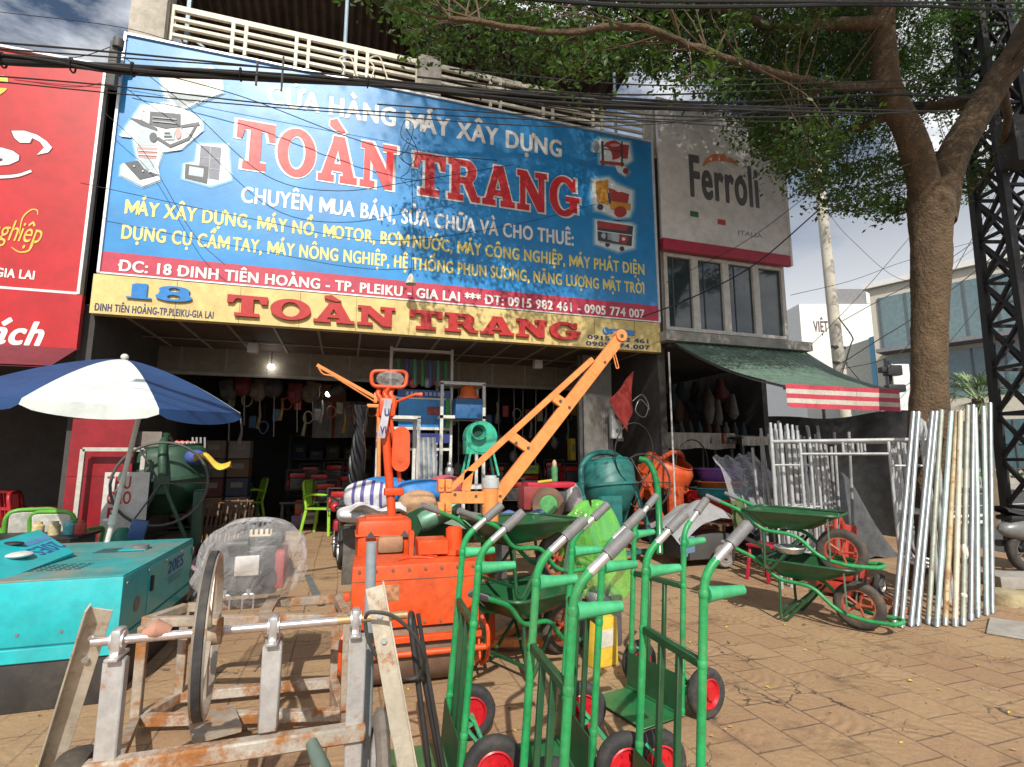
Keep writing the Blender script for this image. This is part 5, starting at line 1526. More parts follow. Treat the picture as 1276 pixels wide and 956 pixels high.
# pulley, standing on the shaft
Mp = Matrix.Translation(L_((-.485, YS, ZS))) @ Matrix.Rotation(R(6), 4, 'Z') @ Matrix.Rotation(R(90), 4, 'Y')
m = MB(); m.lathe([(.285, -.022), (.300, -.022), (.296, -.014), (.296, .014), (.300, .022), (.285, .022), (.272, .0), (.285, -.022)], 48, Mp)
pu = m.build('pulley', mat('pulley_rim', (.46, .42, .36), .45, metal=.6, rust=.35), st)
m = MB(); m.lathe([(.297, -.015), (.3065, -.013), (.3065, .013), (.297, .015)], 48, Mp); m.build('belt', rubber, pu)
m = MB()
for k_ in range(5):
    a = k_ * 2 * math.pi / 5 + .3
    m.bar(Mp @ Vector((math.cos(a) * .03, math.sin(a) * .03, 0)), Mp @ Vector((math.cos(a) * .28, math.sin(a) * .28, 0)), .035, .014)
m.build('spoke', mat('pulley_rim', (1, 1, 1)), pu)
m = MB(); m.lathe([(.02, -.05), (.05, -.05), (.05, .05), (.02, .05)], 20, Mp); m.build('hub', rusty2, pu)
# channel arms reaching towards the viewer
for top_, bot_, s in ((Vector((-.84, YS - .03, .945)), gz(48, 1010, .10), -1), (Vector((.145, YS - .03, .955)), gz(516, 1010, .10), 1)):
    d = (top_ - bot_).normalized()
    xx = Vector((1, 0, 0)); xx = (xx - d * xx.dot(d)).normalized(); nn_ = d.cross(xx)
    Mx = Matrix((xx, nn_, d)).transposed().to_4x4(); Mx.translation = L_((top_ + bot_) / 2)
    ln_ = (top_ - bot_).length
    m = MB(); m.box((0, 0, 0), (.075, .006, ln_), M=Mx); m.box((s * .0375, -.02 if nn_.y > 0 else .02, 0), (.006, .045, ln_ + .03), M=Mx)
    ar = m.build('channel_arm', mat('channel_steel', (.52, .48, .40), .55, metal=.2, rust=.45, dust=.4, dustcol=(.35, .28, .18)), st)
    for k_ in (.12, .22):
        m = MB(); p0 = Vector((0, 0, ln_ / 2 - k_)); m.cyl(Mx @ (p0 + Vector((0, -.016, 0))), Mx @ (p0 + Vector((0, .016, 0))), .013, n=6); m.build('bolt', silver, ar)
wheel(st, tuple(L_((.165, 2.06, .30))), .30, .05, silver, spokes=18, axis='X', tyre=mat('tyre_grey', (.16, .14, .12), .85, var=.25, bump=.4, dust=.4), rr=.86)
wheel(st, tuple(L_((-.945, 2.62, .19))), .19, .12, darkst, axis='X', tyre=rubber_dusty)
p, q = gz(388, 925, .42), gz(418, 1000, .30)
m = MB(); m.tube([L_(p), L_(p.lerp(q, .4)), L_(q)], [.022, .030, .034], 12); m.build('pedal_grip', mat('grey_green_grip', (.09, .13, .11), .6), st)
m = MB(); m.tube([L_((-.70, YS + .01, ZS + .01)), L_((-.66, YS, ZS + .03)), L_((-.62, YS + .01, ZS + .012))], [.02, .035, .02], 10); m.build('wrapped_rag', mat('rag_pink', (.42, .22, .16), .9), st)

# engine wrapped in a clear bag, bolted on the stand
eb = gz(318, 757, .61)
en = thing('bagged_engine', 'engine wrapped in a clear plastic bag on the rusty machine stand', 'engine', (eb.x - .045, eb.y + .18, .615))
m = MB(); m.box((0, 0, .20), (.30, .26, .30), bev=.03); m.box((.05, -.02, .38), (.24, .2, .10), bev=.03); m.cyl((-.10, -.14, .18), (-.10, .14, .18), .11, n=20)
m.build('block', mat('engine_grey', (.07, .072, .075), .45, metal=.4, var=.4), en)
for i in range(6):
    m = MB(); m.box((-.06 + .03 * i, -.03, .45), (.012, .18, .07)); m.build('fin', MATS['engine_grey'], en)
m = MB(); m.cyl((.10, -.16, .16), (.10, -.10, .16), .05, n=16); m.cyl((-.13, -.15, .36), (-.02, -.15, .36), .04, n=14); m.build('filter', MATS['black_paint'], en)
m = MB(); m.box((-.02, -.145, .235), (.14, .03, .12), bev=.02); m.build('carburettor_plate', mat('silver_plate', (.72, .70, .66), .3, metal=.6), en)
m = MB(); m.box((.16, -.02, .20), (.06, .22, .24), bev=.02); m.build('shroud', mat('shroud_red', (.32, .05, .05), .5), en)
m = MB(); m.box((.04, -.09, .42), (.13, .06, .05), bev=.01); m.build('tag_card', mat('card_cream', (.62, .52, .38), .7), en)
for x in (-.13, .0):
    m = MB(); m.tube(fillet([(x - .03, -.16, -.02), (x - .03, -.16, .07), (x + .03, -.16, .07), (x + .03, -.16, -.02)], .01, 2), .006, 6); m.cyl((x, -.16, .075), (x, -.16, .10), .014, n=6); m.build('u_bolt', silver, en)
rb = random.Random(2)
phs = [rb.uniform(0, 6) for _ in range(12)]
def bagf(s, t_):
    a = 2 * math.pi * s; p_ = math.pi * t_
    rr_ = math.sin(p_) ** .74
    wr = 1 + .035 * math.sin(a * 5 + phs[0] + 3 * t_) + .03 * math.sin(a * 9 + phs[1] - 5 * t_) + .02 * math.sin(a * 17 + 9 * t_ + phs[2]) + .02 * math.sin(t_ * 21 + a * 2) + .05 * abs(math.sin(a * 3.5 + t_ * 6 + phs[3])) - .06 * abs(math.sin(a * 2 - t_ * 9 + phs[4])) + .03 * abs(math.sin(a * 6 + t_ * 4 + phs[5]))
    x = math.cos(a) * .305 * rr_ * wr - .13 * max(0, t_ - .3) * max(0, -math.cos(a))
    y = math.sin(a) * .24 * rr_ * wr
    z = .245 + .25 * math.cos(p_) * (1 if t_ < .5 else 1.08) + .012 * math.sin(a * 7 + t_ * 12)
    return (x, y, z)
def clear_plastic(name, tint=(.9, .9, .92), a=.30, bs=9, bd=.05):
    m_ = bpy.data.materials.new(name); m_.use_nodes = True
    t_ = m_.node_tree; n_, l_ = t_.nodes.new, t_.links.new
    b_ = t_.nodes['Principled BSDF']
    b_.inputs['Base Color'].default_value = (*tint, 1); b_.inputs['Roughness'].default_value = .07; b_.inputs['Specular IOR Level'].default_value = .9
    tcn = n_('ShaderNodeTexCoord'); nz = n_('ShaderNodeTexNoise'); nz.inputs['Scale'].default_value = bs; nz.inputs['Detail'].default_value = 4; nz.inputs['Distortion'].default_value = 1.2
    l_(tcn.outputs['Object'], nz.inputs['Vector'])
    bp = n_('ShaderNodeBump'); bp.inputs['Strength'].default_value = 1.0; bp.inputs['Distance'].default_value = bd
    l_(nz.outputs['Fac'], bp.inputs['Height']); l_(bp.outputs['Normal'], b_.inputs['Normal'])
    fr = n_('ShaderNodeLayerWeight'); fr.inputs['Blend'].default_value = .35; l_(bp.outputs['Normal'], fr.inputs['Normal'])
    mr = n_('ShaderNodeMapRange'); mr.inputs['To Min'].default_value = a * .6; mr.inputs['To Max'].default_value = min(1, a * 2.6)
    l_(fr.outputs['Facing'], mr.inputs['Value']); l_(mr.outputs['Result'], b_.inputs['Alpha'])
    return m_
clear = clear_plastic('clear_bag', (.80, .80, .82), .18, 6, .07)
m = MB(); m.grid(bagf, 110, 70); m.build('bag', clear, en, ang=180)

# grey plastic pipe and bent black bar standing between stand and roller
p = at(463, 676, 2.62)
m = MB(); m.tube([(p.x + .01, 2.62, .0), (p.x, 2.62, p.z)], .024, 14); tag(m.build('plastic_pipe', mat('pvc_grey', (.24, .29, .33), .5, dust=.25)), 'upright grey plastic pipe standing between the stand and the orange roller', 'pipe')
P0 = at(514, 765, 2.60)
m = MB(); m.tube(fillet([gz(540, 1000, .02), P0 + Vector((-.01, 0, -.03)), P0 + Vector((.0, .05, .0)), gz(556, 990, .02)], .05, 5), .013, 10); m.tube(fillet([gz(560, 1000, .02), P0 + Vector((.05, .02, -.12)), P0 + Vector((.03, .03, -.01))], .05, 4), .010, 8)
tag(m.build('bent_bar', mat('black_bar', (.045, .042, .042), .5, metal=.4, var=.2)), 'pair of bent black steel bars leaning in front of the orange roller', 'bar')
hp = [at(455, 770, 2.36), at(462, 763, 2.34), at(490, 768, 2.34), at(515, 790, 2.36), at(528, 815, 2.4), at(524, 840, 2.5), at(505, 846, 2.5), at(478, 830, 2.42), at(460, 800, 2.38), at(455, 775, 2.37)]
m = MB(); m.tube(catmull(hp, 6), .008, 7); tag(m.build('hose', mat('hose_dark', (.05, .05, .045), .6)), 'thin dark hose looped around the channel arm of the stand', 'hose')

# ------------------------------------------------------------------ the orange roller
ro = thing('road_roller', 'orange walk behind roller with square tank and wide brown steel drum', 'roller', (.51, 3.92, 0), R(-2))
m = MB(); m.box((0, 0, .595), (.85, .44, .40), bev=.014); m.build('tank', orange, ro)
m = MB(); m.box((.415, -.10, .60), (.03, .25, .14), bev=.01); m.build('tank_pocket', brownst, ro)
Md = Matrix.Translation((0, -.02, .225)) @ Matrix.Rotation(R(90), 4, 'Y')
m = MB(); m.lathe([(0, -.37), (.19, -.37), (.215, -.36), (.225, -.34), (.225, .34), (.215, .36), (.19, .37), (0, .37)], 48, Md); m.build('drum', brownst, ro)
m = MB(); m.bar((-.43, -.26, .335), (.43, -.26, .335), .05, .04, bev=.004); m.build('scraper_bar', orange, ro)
m = MB(); m.cyl((-.44, -.27, .245), (.46, -.27, .245), .020, n=12); m.build('tow_bar', orange, ro)
for s in (-1, 1):
    m = MB(); m.bar((s * .41, -.20, .42), (s * .42, -.26, .16), .05, .014); m.bar((s * .42, .0, .42), (s * .42, .0, .18), .06, .014); m.cyl((s * .405, -.02, .225), (s * .45, -.02, .225), .04, n=14); m.build('side_plate', orange, ro)
    m = MB(); m.tube(fillet([(s * .44, -.22, .43), (s * .475, -.28, .36), (s * .475, -.28, .18), (s * .44, -.22, .12)], .05, 4), .014, 8); m.build('guard', orange, ro)
m = MB(); m.box((.13, .12, .86), (.22, .24, .10), bev=.006); m.box((-.02, .12, .87), (.035, .10, .20), bev=.004); m.build('engine_plate', orange, ro)
m = MB(); m.cyl((.295, .10, .80), (.295, .10, .835), .105, n=24); m.cyl((.295, .10, .835), (.295, .10, .98), .062, n=24); m.cyl((.295, .10, .98), (.295, .10, .99), .05, n=18); m.build('filler_drum', orange, ro)
m = MB(); m.tube(catmull([(-.12, -.08, .80), (-.02, -.02, .806), (.12, -.06, .80), (.02, .02, .808), (.16, .0, .80)], 5), .005, 5); m.build('cord', orange, ro)
m = MB(); m.box((-.45, -.16, .60), (.04, .08, .05), bev=.01); m.build('lug', orange, ro)
m = MB()
for i in range(8): m.cyl((-.38 + i * .108, -.221, .765), (-.38 + i * .108, -.231, .765), .010, n=6)
for i in range(8): m.cyl((-.38 + i * .108, -.221, .425), (-.38 + i * .108, -.231, .425), .010, n=6)
m.build('bolt', brownst, ro)
m = MB(); m.box((-.20, -.2215, .62), (.16, .003, .10)); m.build('maker_plate', mat('plate_worn', (.42, .20, .10), .5, var=.4, scale=30), ro)
m = MB(); m.box((.425, .02, .60), (.004, .004, .38)); m.box((0, -.2215, .70), (.84, .004, .004)); m.build('weld_seam', brownst, ro)

# orange post machine behind the roller (engine case, tall post, handle loop)
pb = Vector((.36, 4.55, 0))
pm = thing('tamping_machine', 'orange engine machine with tall post and loop handle behind the roller', 'tamper', tuple(pb))
m = MB(); m.box((-.02, 0, .35), (.44, .40, .66), bev=.03); m.build('undercarriage', brownst, pm)
m = MB(); m.box((-.03, 0, .86), (.43, .36, .32), bev=.05); m.box((-.03, 0, .90), (.45, .38, .02), bev=.008); m.box((-.03, 0, 1.02), (.30, .22, .03), bev=.01); m.build('engine_case', orange, pm)
m = MB(); m.box((.01, -.21, .835), (.20, .09, .13), bev=.035); m.build('silencer', mat('silencer_brown', (.36, .20, .12), .6, metal=.2, rust=.3), pm)
for x in (-.14, .12):
    m = MB(); m.prism([(-.04, 0), (.04, 0), (0, .05)], .02, Matrix.Translation((x, -.19, .885)) @ Matrix.Rotation(R(90), 4, 'X')); m.build('clip', darkst, pm)
pt, pbm = at(478, 505, 4.6) - pb, at(489, 645, 4.6) - pb
pbm.z = .98
m = MB(); m.tube([pbm, pt], .036, 14); m.tube([pbm + Vector((.055, 0, .32)), pt + Vector((.05, 0, -.05))], .018, 10); m.build('post', orange, pm)
m = MB(); c_ = pbm.lerp(pt, .25); m.box(tuple(c_ + Vector((.03, 0, 0))), (.16, .10, .06), bev=.01); m.build('post_clamp', orange, pm)
g0 = at(500, 540, 4.55) - pb
m = MB()
gp = [(g0.x + .07 * math.cos(a), g0.z - .02 + .075 * math.sin(a)) for a in [R(k * 15) for k in range(0, 13)]] + [(g0.x + .075 * math.cos(a), g0.z - .24 + .08 * math.sin(a)) for a in [R(180 + k * 15) for k in range(0, 13)]]
m.prism([(x, z) for x, z in gp], .06, Matrix.Translation((0, g0.y + .03, 0)) @ Matrix.Rotation(R(90), 4, 'X')); m.cyl((g0.x, g0.y - .035, g0.z - .22), (g0.x, g0.y, g0.z - .22), .022, n=10)
m.build('belt_guard', orange, pm)
m = MB()
for k_, dx in enumerate((-.035, .02, .07)):
    m.tube(fillet([pt + Vector((dx - .01, 0, -.10)), pt + Vector((dx + .03, -.02, .02)), pt + Vector((dx - .02, .0, .10)), pt + Vector((dx, .02, .14))], .05, 4), .022, 10)
m.box(tuple(pt + Vector((.03, 0, -.02))), (.14, .12, .16), bev=.03)
m.build('head', orange, pm)
a, b = at(462, 478, 4.6) - pb, at(507, 470, 4.6) - pb
zc = (a.z + b.z) / 2; hx = (b.x - a.x) / 2; cx = (a.x + b.x) / 2
lp_ = fillet([(cx, a.y - .02, zc + .075), (cx + hx, a.y - .02, zc + .08), (cx + hx * .92, a.y - .02, zc - .06), (cx - hx * .95, a.y - .02, zc - .06), (cx - hx, a.y - .02, zc + .07), (cx - .01, a.y - .02, zc + .075)], .05, 5)
m = MB(); m.tube(lp_, .017, 10); m.tube([(cx, a.y - .02, zc - .06), tuple(pt + Vector((.01, 0, .1)))], .022, 8); m.build('handle_loop', orange, pm)
m = MB(); m.sphere((cx + .01, a.y, zc + .01), (.12, .07, .075), 16, 10); m.build('handle_bag', clear, pm, ang=180)
m = MB(); q = at(526, 492, 4.5) - pb; m.tube([pt + Vector((.08, 0, .02)), q - Vector((.06, 0, .0)), q], [.012, .012, .02], 8); m.build('lever', orange, pm)
tg = thing('cloth_tag', 'white strip of cloth with black letters tied to the orange post', 'tag', tuple(at(484, 497, 4.5)))
m = MB(); m.grid(lambda s, t_: (-.03 + .062 * s - .05 * t_, .01 * math.sin(t_ * 7) - .0, -.33 * t_), 6, 14); m.build('cloth', mat('cloth_pale', (.42, .42, .48), .8, var=.12), tg, ang=180)
text('U', navy, tg, -.03, .01, -.14, .06, -.012, offset=.02); text('VI', navy, tg, -.06, -.01, -.29, .06, -.012, offset=.02)

# ------------------------------------------------------------------ the small orange crane
ob = Vector((1.10, 4.25, 0))
cr_ = thing('mini_crane', 'light orange mini construction crane with long boom pointing up across the fascia', 'crane', tuple(ob))
YB = 4.25
J = lambda u, v, Y=YB: at(u, v, Y) - ob
def plate(pts, d, m, y):
    """flat steel plate in the boom's plane"""
    m.prism([(p_.x, p_.z) for p_ in pts], d, Matrix.Translation((0, y + d / 2, 0)) @ Matrix.Rotation(R(90), 4, 'X'))
for nm, (a, b), w_ in (('boom', ((606, 636), (767, 428)), .105), ('boom_tie', ((556, 614), (738, 448)), .048)):
    m = MB(); m.bar(J(*a), J(*b), .05, w_, roll=0 if abs(0) else 0, bev=.004)
    m.build(nm, orange2, cr_)
m = MB(); m.bar(J(738, 466), J(773, 418), .055, .085, bev=.004); m.cyl(J(772, 419) + Vector((0, -.045, 0)), J(772, 419) + Vector((0, .045, 0)), .055, n=18); m.build('boom_head', orange2, cr_)
m = MB(); m.cyl(J(772, 420) + Vector((0, -.05, 0)), J(772, 420) + Vector((0, .05, 0)), .018, n=10); m.build('pin', darkst, cr_)
for a, b in (((636, 543), (660, 560)), ((690, 495), (711, 510))):
    m = MB(); m.bar(J(*a), J(*b), .045, .085, bev=.003); m.build('boom_brace', orange2, cr_)
m = MB()
for u, v in ((642, 552), (657, 558), (697, 500), (708, 508), (752, 452), (622, 618), (566, 616), (592, 618)):
    c_ = J(u, v); m.cyl(c_ + Vector((0, -.036, 0)), c_ + Vector((0, -.024, 0)), .013, n=6)
m.build('bolt', darkst, cr_)
m = MB(); m.bar(J(548, 620), J(625, 620), .06, .095, bev=.004); m.build('arm', orange2, cr_)
for u in (549, 558):
    for v in (605, 634):
        m = MB(); m.box(tuple(J(u, v)), (.05, .09, .10), bev=.005); m.cyl(J(u, v) + Vector((0, -.055, 0)), J(u, v) + Vector((0, .055, 0)), .017, n=10); m.build('pivot_lug', orange2, cr_)
m = MB(); m.bar(J(580, 612), J(584, 586), .05, .075, bev=.003); m.build('arm_strut', orange2, cr_)
mx0 = J(611, 612).x
m = MB(); m.cyl((mx0, 0, .86), (mx0, 0, 1.26), .068, n=20); m.build('mast_socket', orange2, cr_)
m = MB(); m.cyl((mx0, 0, 1.26), (mx0, 0, 1.34), .072, n=20); m.cyl((mx0, 0, 1.34), (mx0, 0, 1.36), .05, n=20); m.build('mast_cap', mat('grey_cap', (.42, .46, .47), .5), cr_)
m = MB(); m.cyl((mx0, 0, .06), (mx0, 0, .87), .045, n=16); m.build('mast', orange, cr_)
for q in ((-.25, -.35), (.62, -.15), (-.3, .35), (.5, .5)):
    m = MB(); m.bar((mx0, 0, .06), (mx0 + q[0], q[1], .05), .06, .06, bev=.004); m.build('foot', orange2, cr_)
m = MB(); h_ = J(764, 442, YB - .03); m.tube(fillet([h_, h_ + Vector((.03, 0, -.13)), h_ + Vector((.055, 0, -.12)), h_ + Vector((.02, 0, .01))], .02, 3), .006, 6); m.build('hook_wire', orange2, cr_)
# second crane boom, deeper in the shop
o2 = at(470, 500, 7.95)
c2 = thing('crane_boom', 'orange crane boom reaching out to the left deep inside the shop', 'crane', tuple(o2))
J2 = lambda u, v: at(u, v, 7.95) - o2
m = MB(); m.bar(J2(395, 455), J2(476, 500), .035, .05, bev=.004); m.build('boom', orange2, c2)
m = MB(); m.tube(fillet([J2(395, 455), J2(402, 467), J2(414, 468), J2(466, 500)], .1, 4), .012, 8); m.build('boom_tie', orange2, c2)
m = MB(); m.box(tuple(J2(466, 506)), (.20, .08, .05), bev=.01); m.box(tuple(J2(468, 496)), (.05, .08, .15), bev=.01); m.cyl(J2(472, 508), J2(472, 640), .03, n=12); m.build('mast', orange2, c2)

# folded green tin tray between roller and crane
gt = thing('feed_hopper', 'shiny green tin hopper lying tilted between roller and crane', 'hopper', tuple(at(545, 645, 4.75)))
m = MB()
a, b = at(523, 652, 4.6) - Vector(gt.location), at(572, 630, 4.6) - Vector(gt.location)
m.tube([a, a.lerp(b, .12), a.lerp(b, .5), a.lerp(b, .88), b], [.07, .085, .085, .08, .07], 18)
m.build('rolled_sheet', mat('green_tin_bright', (.16, .34, .24), .3, metal=.4, var=.15, scale=9), gt)
m = MB()
c1, c2_, c3, c4 = [at(u, v, Y) - Vector(gt.location) for u, v, Y in ((508, 640, 4.9), (532, 628, 5.1), (600, 640, 5.0), (590, 662, 4.6))]
bt = Vector((0, 0, -.22))
m.add([c1, c2_, c3, c4, c1 * .7 + bt, c2_ * .7 + bt, c3 * .7 + bt, c4 * .7 + bt], [(0, 1, 5, 4), (1, 2, 6, 5), (2, 3, 7, 6), (3, 0, 4, 7), (4, 5, 6, 7)])
m.build('tray', greend, gt, smooth=False)
m = MB(); m.tube([at(575, 640, 4.55) - Vector(gt.location), at(601, 658, 4.4) - Vector(gt.location)], .022, 10); m.build('handle', grip_g, gt)

# bright green carrier bag and yellow box behind the trucks
gb = Vector(gz(742, 775, .0)); gb = Vector((at(742, 700, 4.15).x, 4.15, 0))
pbag = thing('plastic_bag', 'crumpled bright green plastic bag bulging behind the hand trucks', 'bag', tuple(gb))
def bag2(s, t_):
    a = 2 * math.pi * s; p_ = math.pi * t_
    rr_ = max(.02, math.sin(p_)) ** .5
    wr = 1 + .14 * math.sin(a * 3 + 2 * t_) + .09 * math.sin(a * 7 - 2 * t_ + 1) + .05 * math.sin(a * 12 + 3 * t_) + .04 * math.sin(t_ * 9 + a)
    wr += .16 * math.sin(a * 2 + 4.5 * t_) * math.sin(p_)
    return (math.cos(a) * (.19 + .10 * t_) * rr_ * wr + .10 * (t_ - .5) - .05 * math.sin(5 * t_), math.sin(a) * .19 * rr_ * wr, .72 + .38 * math.cos(p_) + .07 * math.sin(a * 2 + 1) * math.sin(p_) + .05 * math.sin(a * 3 + 2))
m = MB(); m.grid(bag2, 72, 48)
gbm = clear_plastic('bag_green', (.20, .66, .10), .50, 4, .03)
m.build('film', gbm, pbag, ang=180)
m = MB(); m.tube(fillet([(-.04, 0, 1.0), (.0, -.02, 1.12), (.13, .0, 1.10), (.17, .02, .96)], .06, 4), [.03] * 12 if False else .028, 8); m.build('bag_handle', gbm, pbag)
bxk = thing('goods_stand', 'stack of dark packed goods under the bright green bag', 'goods', tuple(gb))
m = MB(); m.box((0, .02, .16), (.34, .3, .32), bev=.03); m.build('lower_pack', mat('pack_dark', (.06, .06, .065), .5, var=.4), bxk)
m = MB(); m.sphere((.06, -.02, .36), (.16, .14, .1), 14, 8); m.build('foil_pack', mat('foil', (.35, .36, .38), .3, metal=.5, bump=.8), bxk)
yp = gz(750, 826, .0)
yb_ = thing('yellow_bag', 'yellow printed paper bag standing on the paving behind the hand trucks', 'bag', (at(750, 810, 3.72).x, 3.72, 0), .25)
m = MB(); m.box((0, 0, .17), (.22, .12, .34), bev=.02); m.build('bag', mat('bag_yellow', (.75, .50, .05), .55, var=.1), yb_)
m = MB(); m.box((0, -.062, .20), (.12, .003, .12)); m.build('print', mat('bag_print', (.60, .58, .50), .5), yb_)
y2 = thing('yellow_can', 'yellow plastic can hanging behind the centre wheelbarrow wheel', 'can', tuple(at(706, 690, 4.4)))
m = MB(); m.box((0, 0, 0), (.10, .10, .20), bev=.03); m.cyl((0, 0, .1), (0, 0, .13), .025, n=10); m.build('body', mat('can_yellow', (.70, .42, .03), .4), y2)
# ================================================================== STEEL PIPES AND SCAFFOLD FRAMES
def zoomed(x, y): return 960 + x / 3.187, 490 + y / 3.187
pipes = [((490, 930), (568, 75), 'galv', 1), ((520, 932), (588, 76), 'galv', 1), ((557, 928), (643, 75), 'galv', 1), ((583, 926), (660, 74), 'galv', 1), ((627, 920), (680, 68), 'dull', 1), ((660, 930), (718, 74), 'teal', 1),
         ((693, 925), (741, 70), 'rust', 1), ((733, 928), (755, 72), 'cream', 1), ((765, 926), (784, 50), 'dull', 1), ((795, 906), (805, 48), 'galv', 1), ((823, 892), (812, 60), 'teal', 1), ((858, 884), (846, 54), 'teal', 1), ((880, 876), (872, 40), 'galv', 1)]
pm_ = dict(galv=galv, dull=mat('galv_dull', (.33, .36, .31), .6, metal=.4, var=.2, rust=.22, dust=.3), teal=mat('galv_teal', (.42, .53, .52), .5, metal=.45, var=.15, rust=.10), rust=mat('galv_rust', (.48, .40, .25), .65, metal=.2, var=.2, rust=.55), cream=mat('galv_cream', (.55, .50, .40), .6, metal=.2, var=.15, rust=.30))
pdesc = ['leftmost bright galvanised pipe of the row leaning on the tree', 'bright galvanised pipe, second of the row from the wheelbarrow side', 'bright pipe just right of the gap in the leaning row', 'bright pipe close beside the dull spotted one in the leaning row', 'dull spotted grey pipe among bright ones in the leaning row', 'pale blue green pipe between the dull and the rusty ones',
         'most rusty yellow brown pipe of the leaning row', 'cream stained pipe right of the rusty one', 'dull mossy pipe with a white plaster blob', 'bright slim pipe right of the plaster spotted one', 'pale blue green pipe whose foot stands on the paving edge', 'pale blue green pipe second from the stump', 'last bright pipe of the row, next to the round stump']
for i, (b_, t_, k_, _) in enumerate(pipes):
    P = gz(*zoomed(*b_)); Q = at(*zoomed(*t_), P.y + .33)
    t = thing('steel_pipe', pdesc[i], 'pipe', tuple(P), 0, 'steel pipes leaning in a row on the tree')
    d = Q - P
    m = MB(); m.tube([Vector((0, 0, .0)), d * .5 + Vector((random.uniform(-.006, .006), random.uniform(-.006, .006), 0)), d], .0225, 14, caps=False); m.tube([d * .985, d * .999], .0225, 14); m.build('shaft', pm_[k_], t)
    m = MB(); m.tube([d * .004, d * .03], .0275, 14); m.build('collar', galv, t)
    if i == 8:
        m = MB(); m.sphere(tuple(d * .30), (.029, .029, .075), 10, 8); m.sphere(tuple(d * .12), (.028, .028, .03), 8, 6); m.build('plaster_blob', mat('plaster_white', (.7, .68, .62), .9, bump=.6), t)

galvb = mat('galvanised_bright', (.52, .55, .57), .38, metal=.35, var=.15, scale=7, dust=.15)
def make_frame():
    t = thing('scaffold_frame', '', 'scaffold frame', group='galvanised scaffold frames stacked upright')
    W, Hh, r = 1.46, 1.86, .0225
    for x in (0, W):
        m = MB(); m.tube([(x, 0, 0), (x, 0, Hh)], r, 12); m.build('post', galvb, t)
        m = MB(); m.tube([(x, 0, Hh), (x, 0, Hh + .07)], .017, 10); m.build('spigot', galvb, t)
    m = MB(); m.tube([(0, 0, Hh - .16), (W, 0, Hh - .16)], r, 12); m.build('top_bar', galvb, t)
    m = MB(); m.tube([(.30, 0, Hh - .31), (W - .30, 0, Hh - .31)], .016, 10); m.build('second_bar', galvb, t)
    for s in (0, 1):
        q = lambda x: W - x if s else x
        m = MB(); m.tube(fillet([(q(.30), 0, Hh - .16), (q(.30), 0, .42), (q(.0), 0, .36)], .14, 6), .0165, 10); m.build('inner_leg', galvb, t)
        for z in (1.42, .92):
            m = MB(); m.tube([(q(0), 0, z), (q(.30), 0, z)], .012, 8); m.build('rung', galvb, t)
    m = MB(); m.tube([(W / 2, 0, Hh - .31), (W / 2, 0, Hh - .16)], .014, 8); m.build('strut', galvb, t)
    return t
fr0 = remember(make_frame())
fb_ = gz(974, 735)
for i in range(8):
    lab = 'front scaffold frame of the upright stack behind the wheelbarrows' if i == 0 else ('rear scaffold frame of the upright stack, nearest the white cloth tables' if i == 7 else 'scaffold frame in the middle of the upright galvanised stack')
    lat = [0, .10, .04, .17, .09, .22, .14, .27][i]; x = fb_.x + .06 + .085 * i + .68 * lat; y = fb_.y + .06 + .08 * i - .73 * lat
    if i == 0: fr0.location = (x, y, 0); fr0.rotation_euler = (0, 0, R(-47)); fr0['label'] = lab
    else: dup(fr0, lab, (x, y, 0), R(-47 + [0, 1, -2, 1.5, -1, 2, -1.5, 0][i]))
# loose uprights and bars behind the frames
rl2 = random.Random(12)
for i in range(26):
    x, y = fb_.x + .6 + rl2.uniform(0, 1.1), fb_.y + .35 + rl2.uniform(0, .7)
    m = MB(); m.tube([(x, y, 0), (x + rl2.uniform(-.12, .2), y + rl2.uniform(.02, .2), rl2.uniform(1.55, 2.0))], .019, 8)
    tag(m.build('steel_prop', mat('prop_grey', (.34, .35, .36), .45, metal=.4, var=.25)), 'grey steel prop standing loose among the scaffold frames', 'prop', 'grey props among the scaffold frames')
t = thing('steel_basin', 'glinting steel pot lying between the two stacked wheelbarrows', 'pot', tuple(at(985, 690, 4.05)))
m = MB(); m.lathe([(0, 0), (.10, .01), (.14, .06), (.135, .07), (.09, .02), (0, .012)], 20); m.build('bowl', silver, t)

scn = thing('dark_backdrop', 'added dark sheet on posts standing in for the darkness behind the scaffold frames', 'screen', (0, 0, 0))  # added backdrop: its dark colour stands in for the darkness beyond the frames
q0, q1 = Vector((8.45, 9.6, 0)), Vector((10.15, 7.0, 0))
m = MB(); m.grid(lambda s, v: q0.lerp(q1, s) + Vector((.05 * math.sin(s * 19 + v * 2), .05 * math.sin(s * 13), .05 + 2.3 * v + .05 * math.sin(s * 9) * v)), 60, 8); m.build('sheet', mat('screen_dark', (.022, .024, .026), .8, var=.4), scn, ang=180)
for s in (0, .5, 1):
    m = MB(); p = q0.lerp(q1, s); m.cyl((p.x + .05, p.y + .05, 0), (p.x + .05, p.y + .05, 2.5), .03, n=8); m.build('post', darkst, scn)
hp_ = thing('heap_stand_in', 'dark grey heap added in place of the dark clutter behind the scaffold frames', 'heap', (7.1, 6.6, 0), .1)  # added heap, stands in for dark clutter and sets off the pale frames
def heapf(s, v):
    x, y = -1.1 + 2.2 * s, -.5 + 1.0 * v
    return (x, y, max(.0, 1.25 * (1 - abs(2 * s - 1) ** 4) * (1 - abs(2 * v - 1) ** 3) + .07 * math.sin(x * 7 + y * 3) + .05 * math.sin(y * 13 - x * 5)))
m = MB(); m.grid(heapf, 40, 26); m.build('cover', mat('heap_cover', (.075, .078, .082), .45, var=.3, bump=.5), hp_)
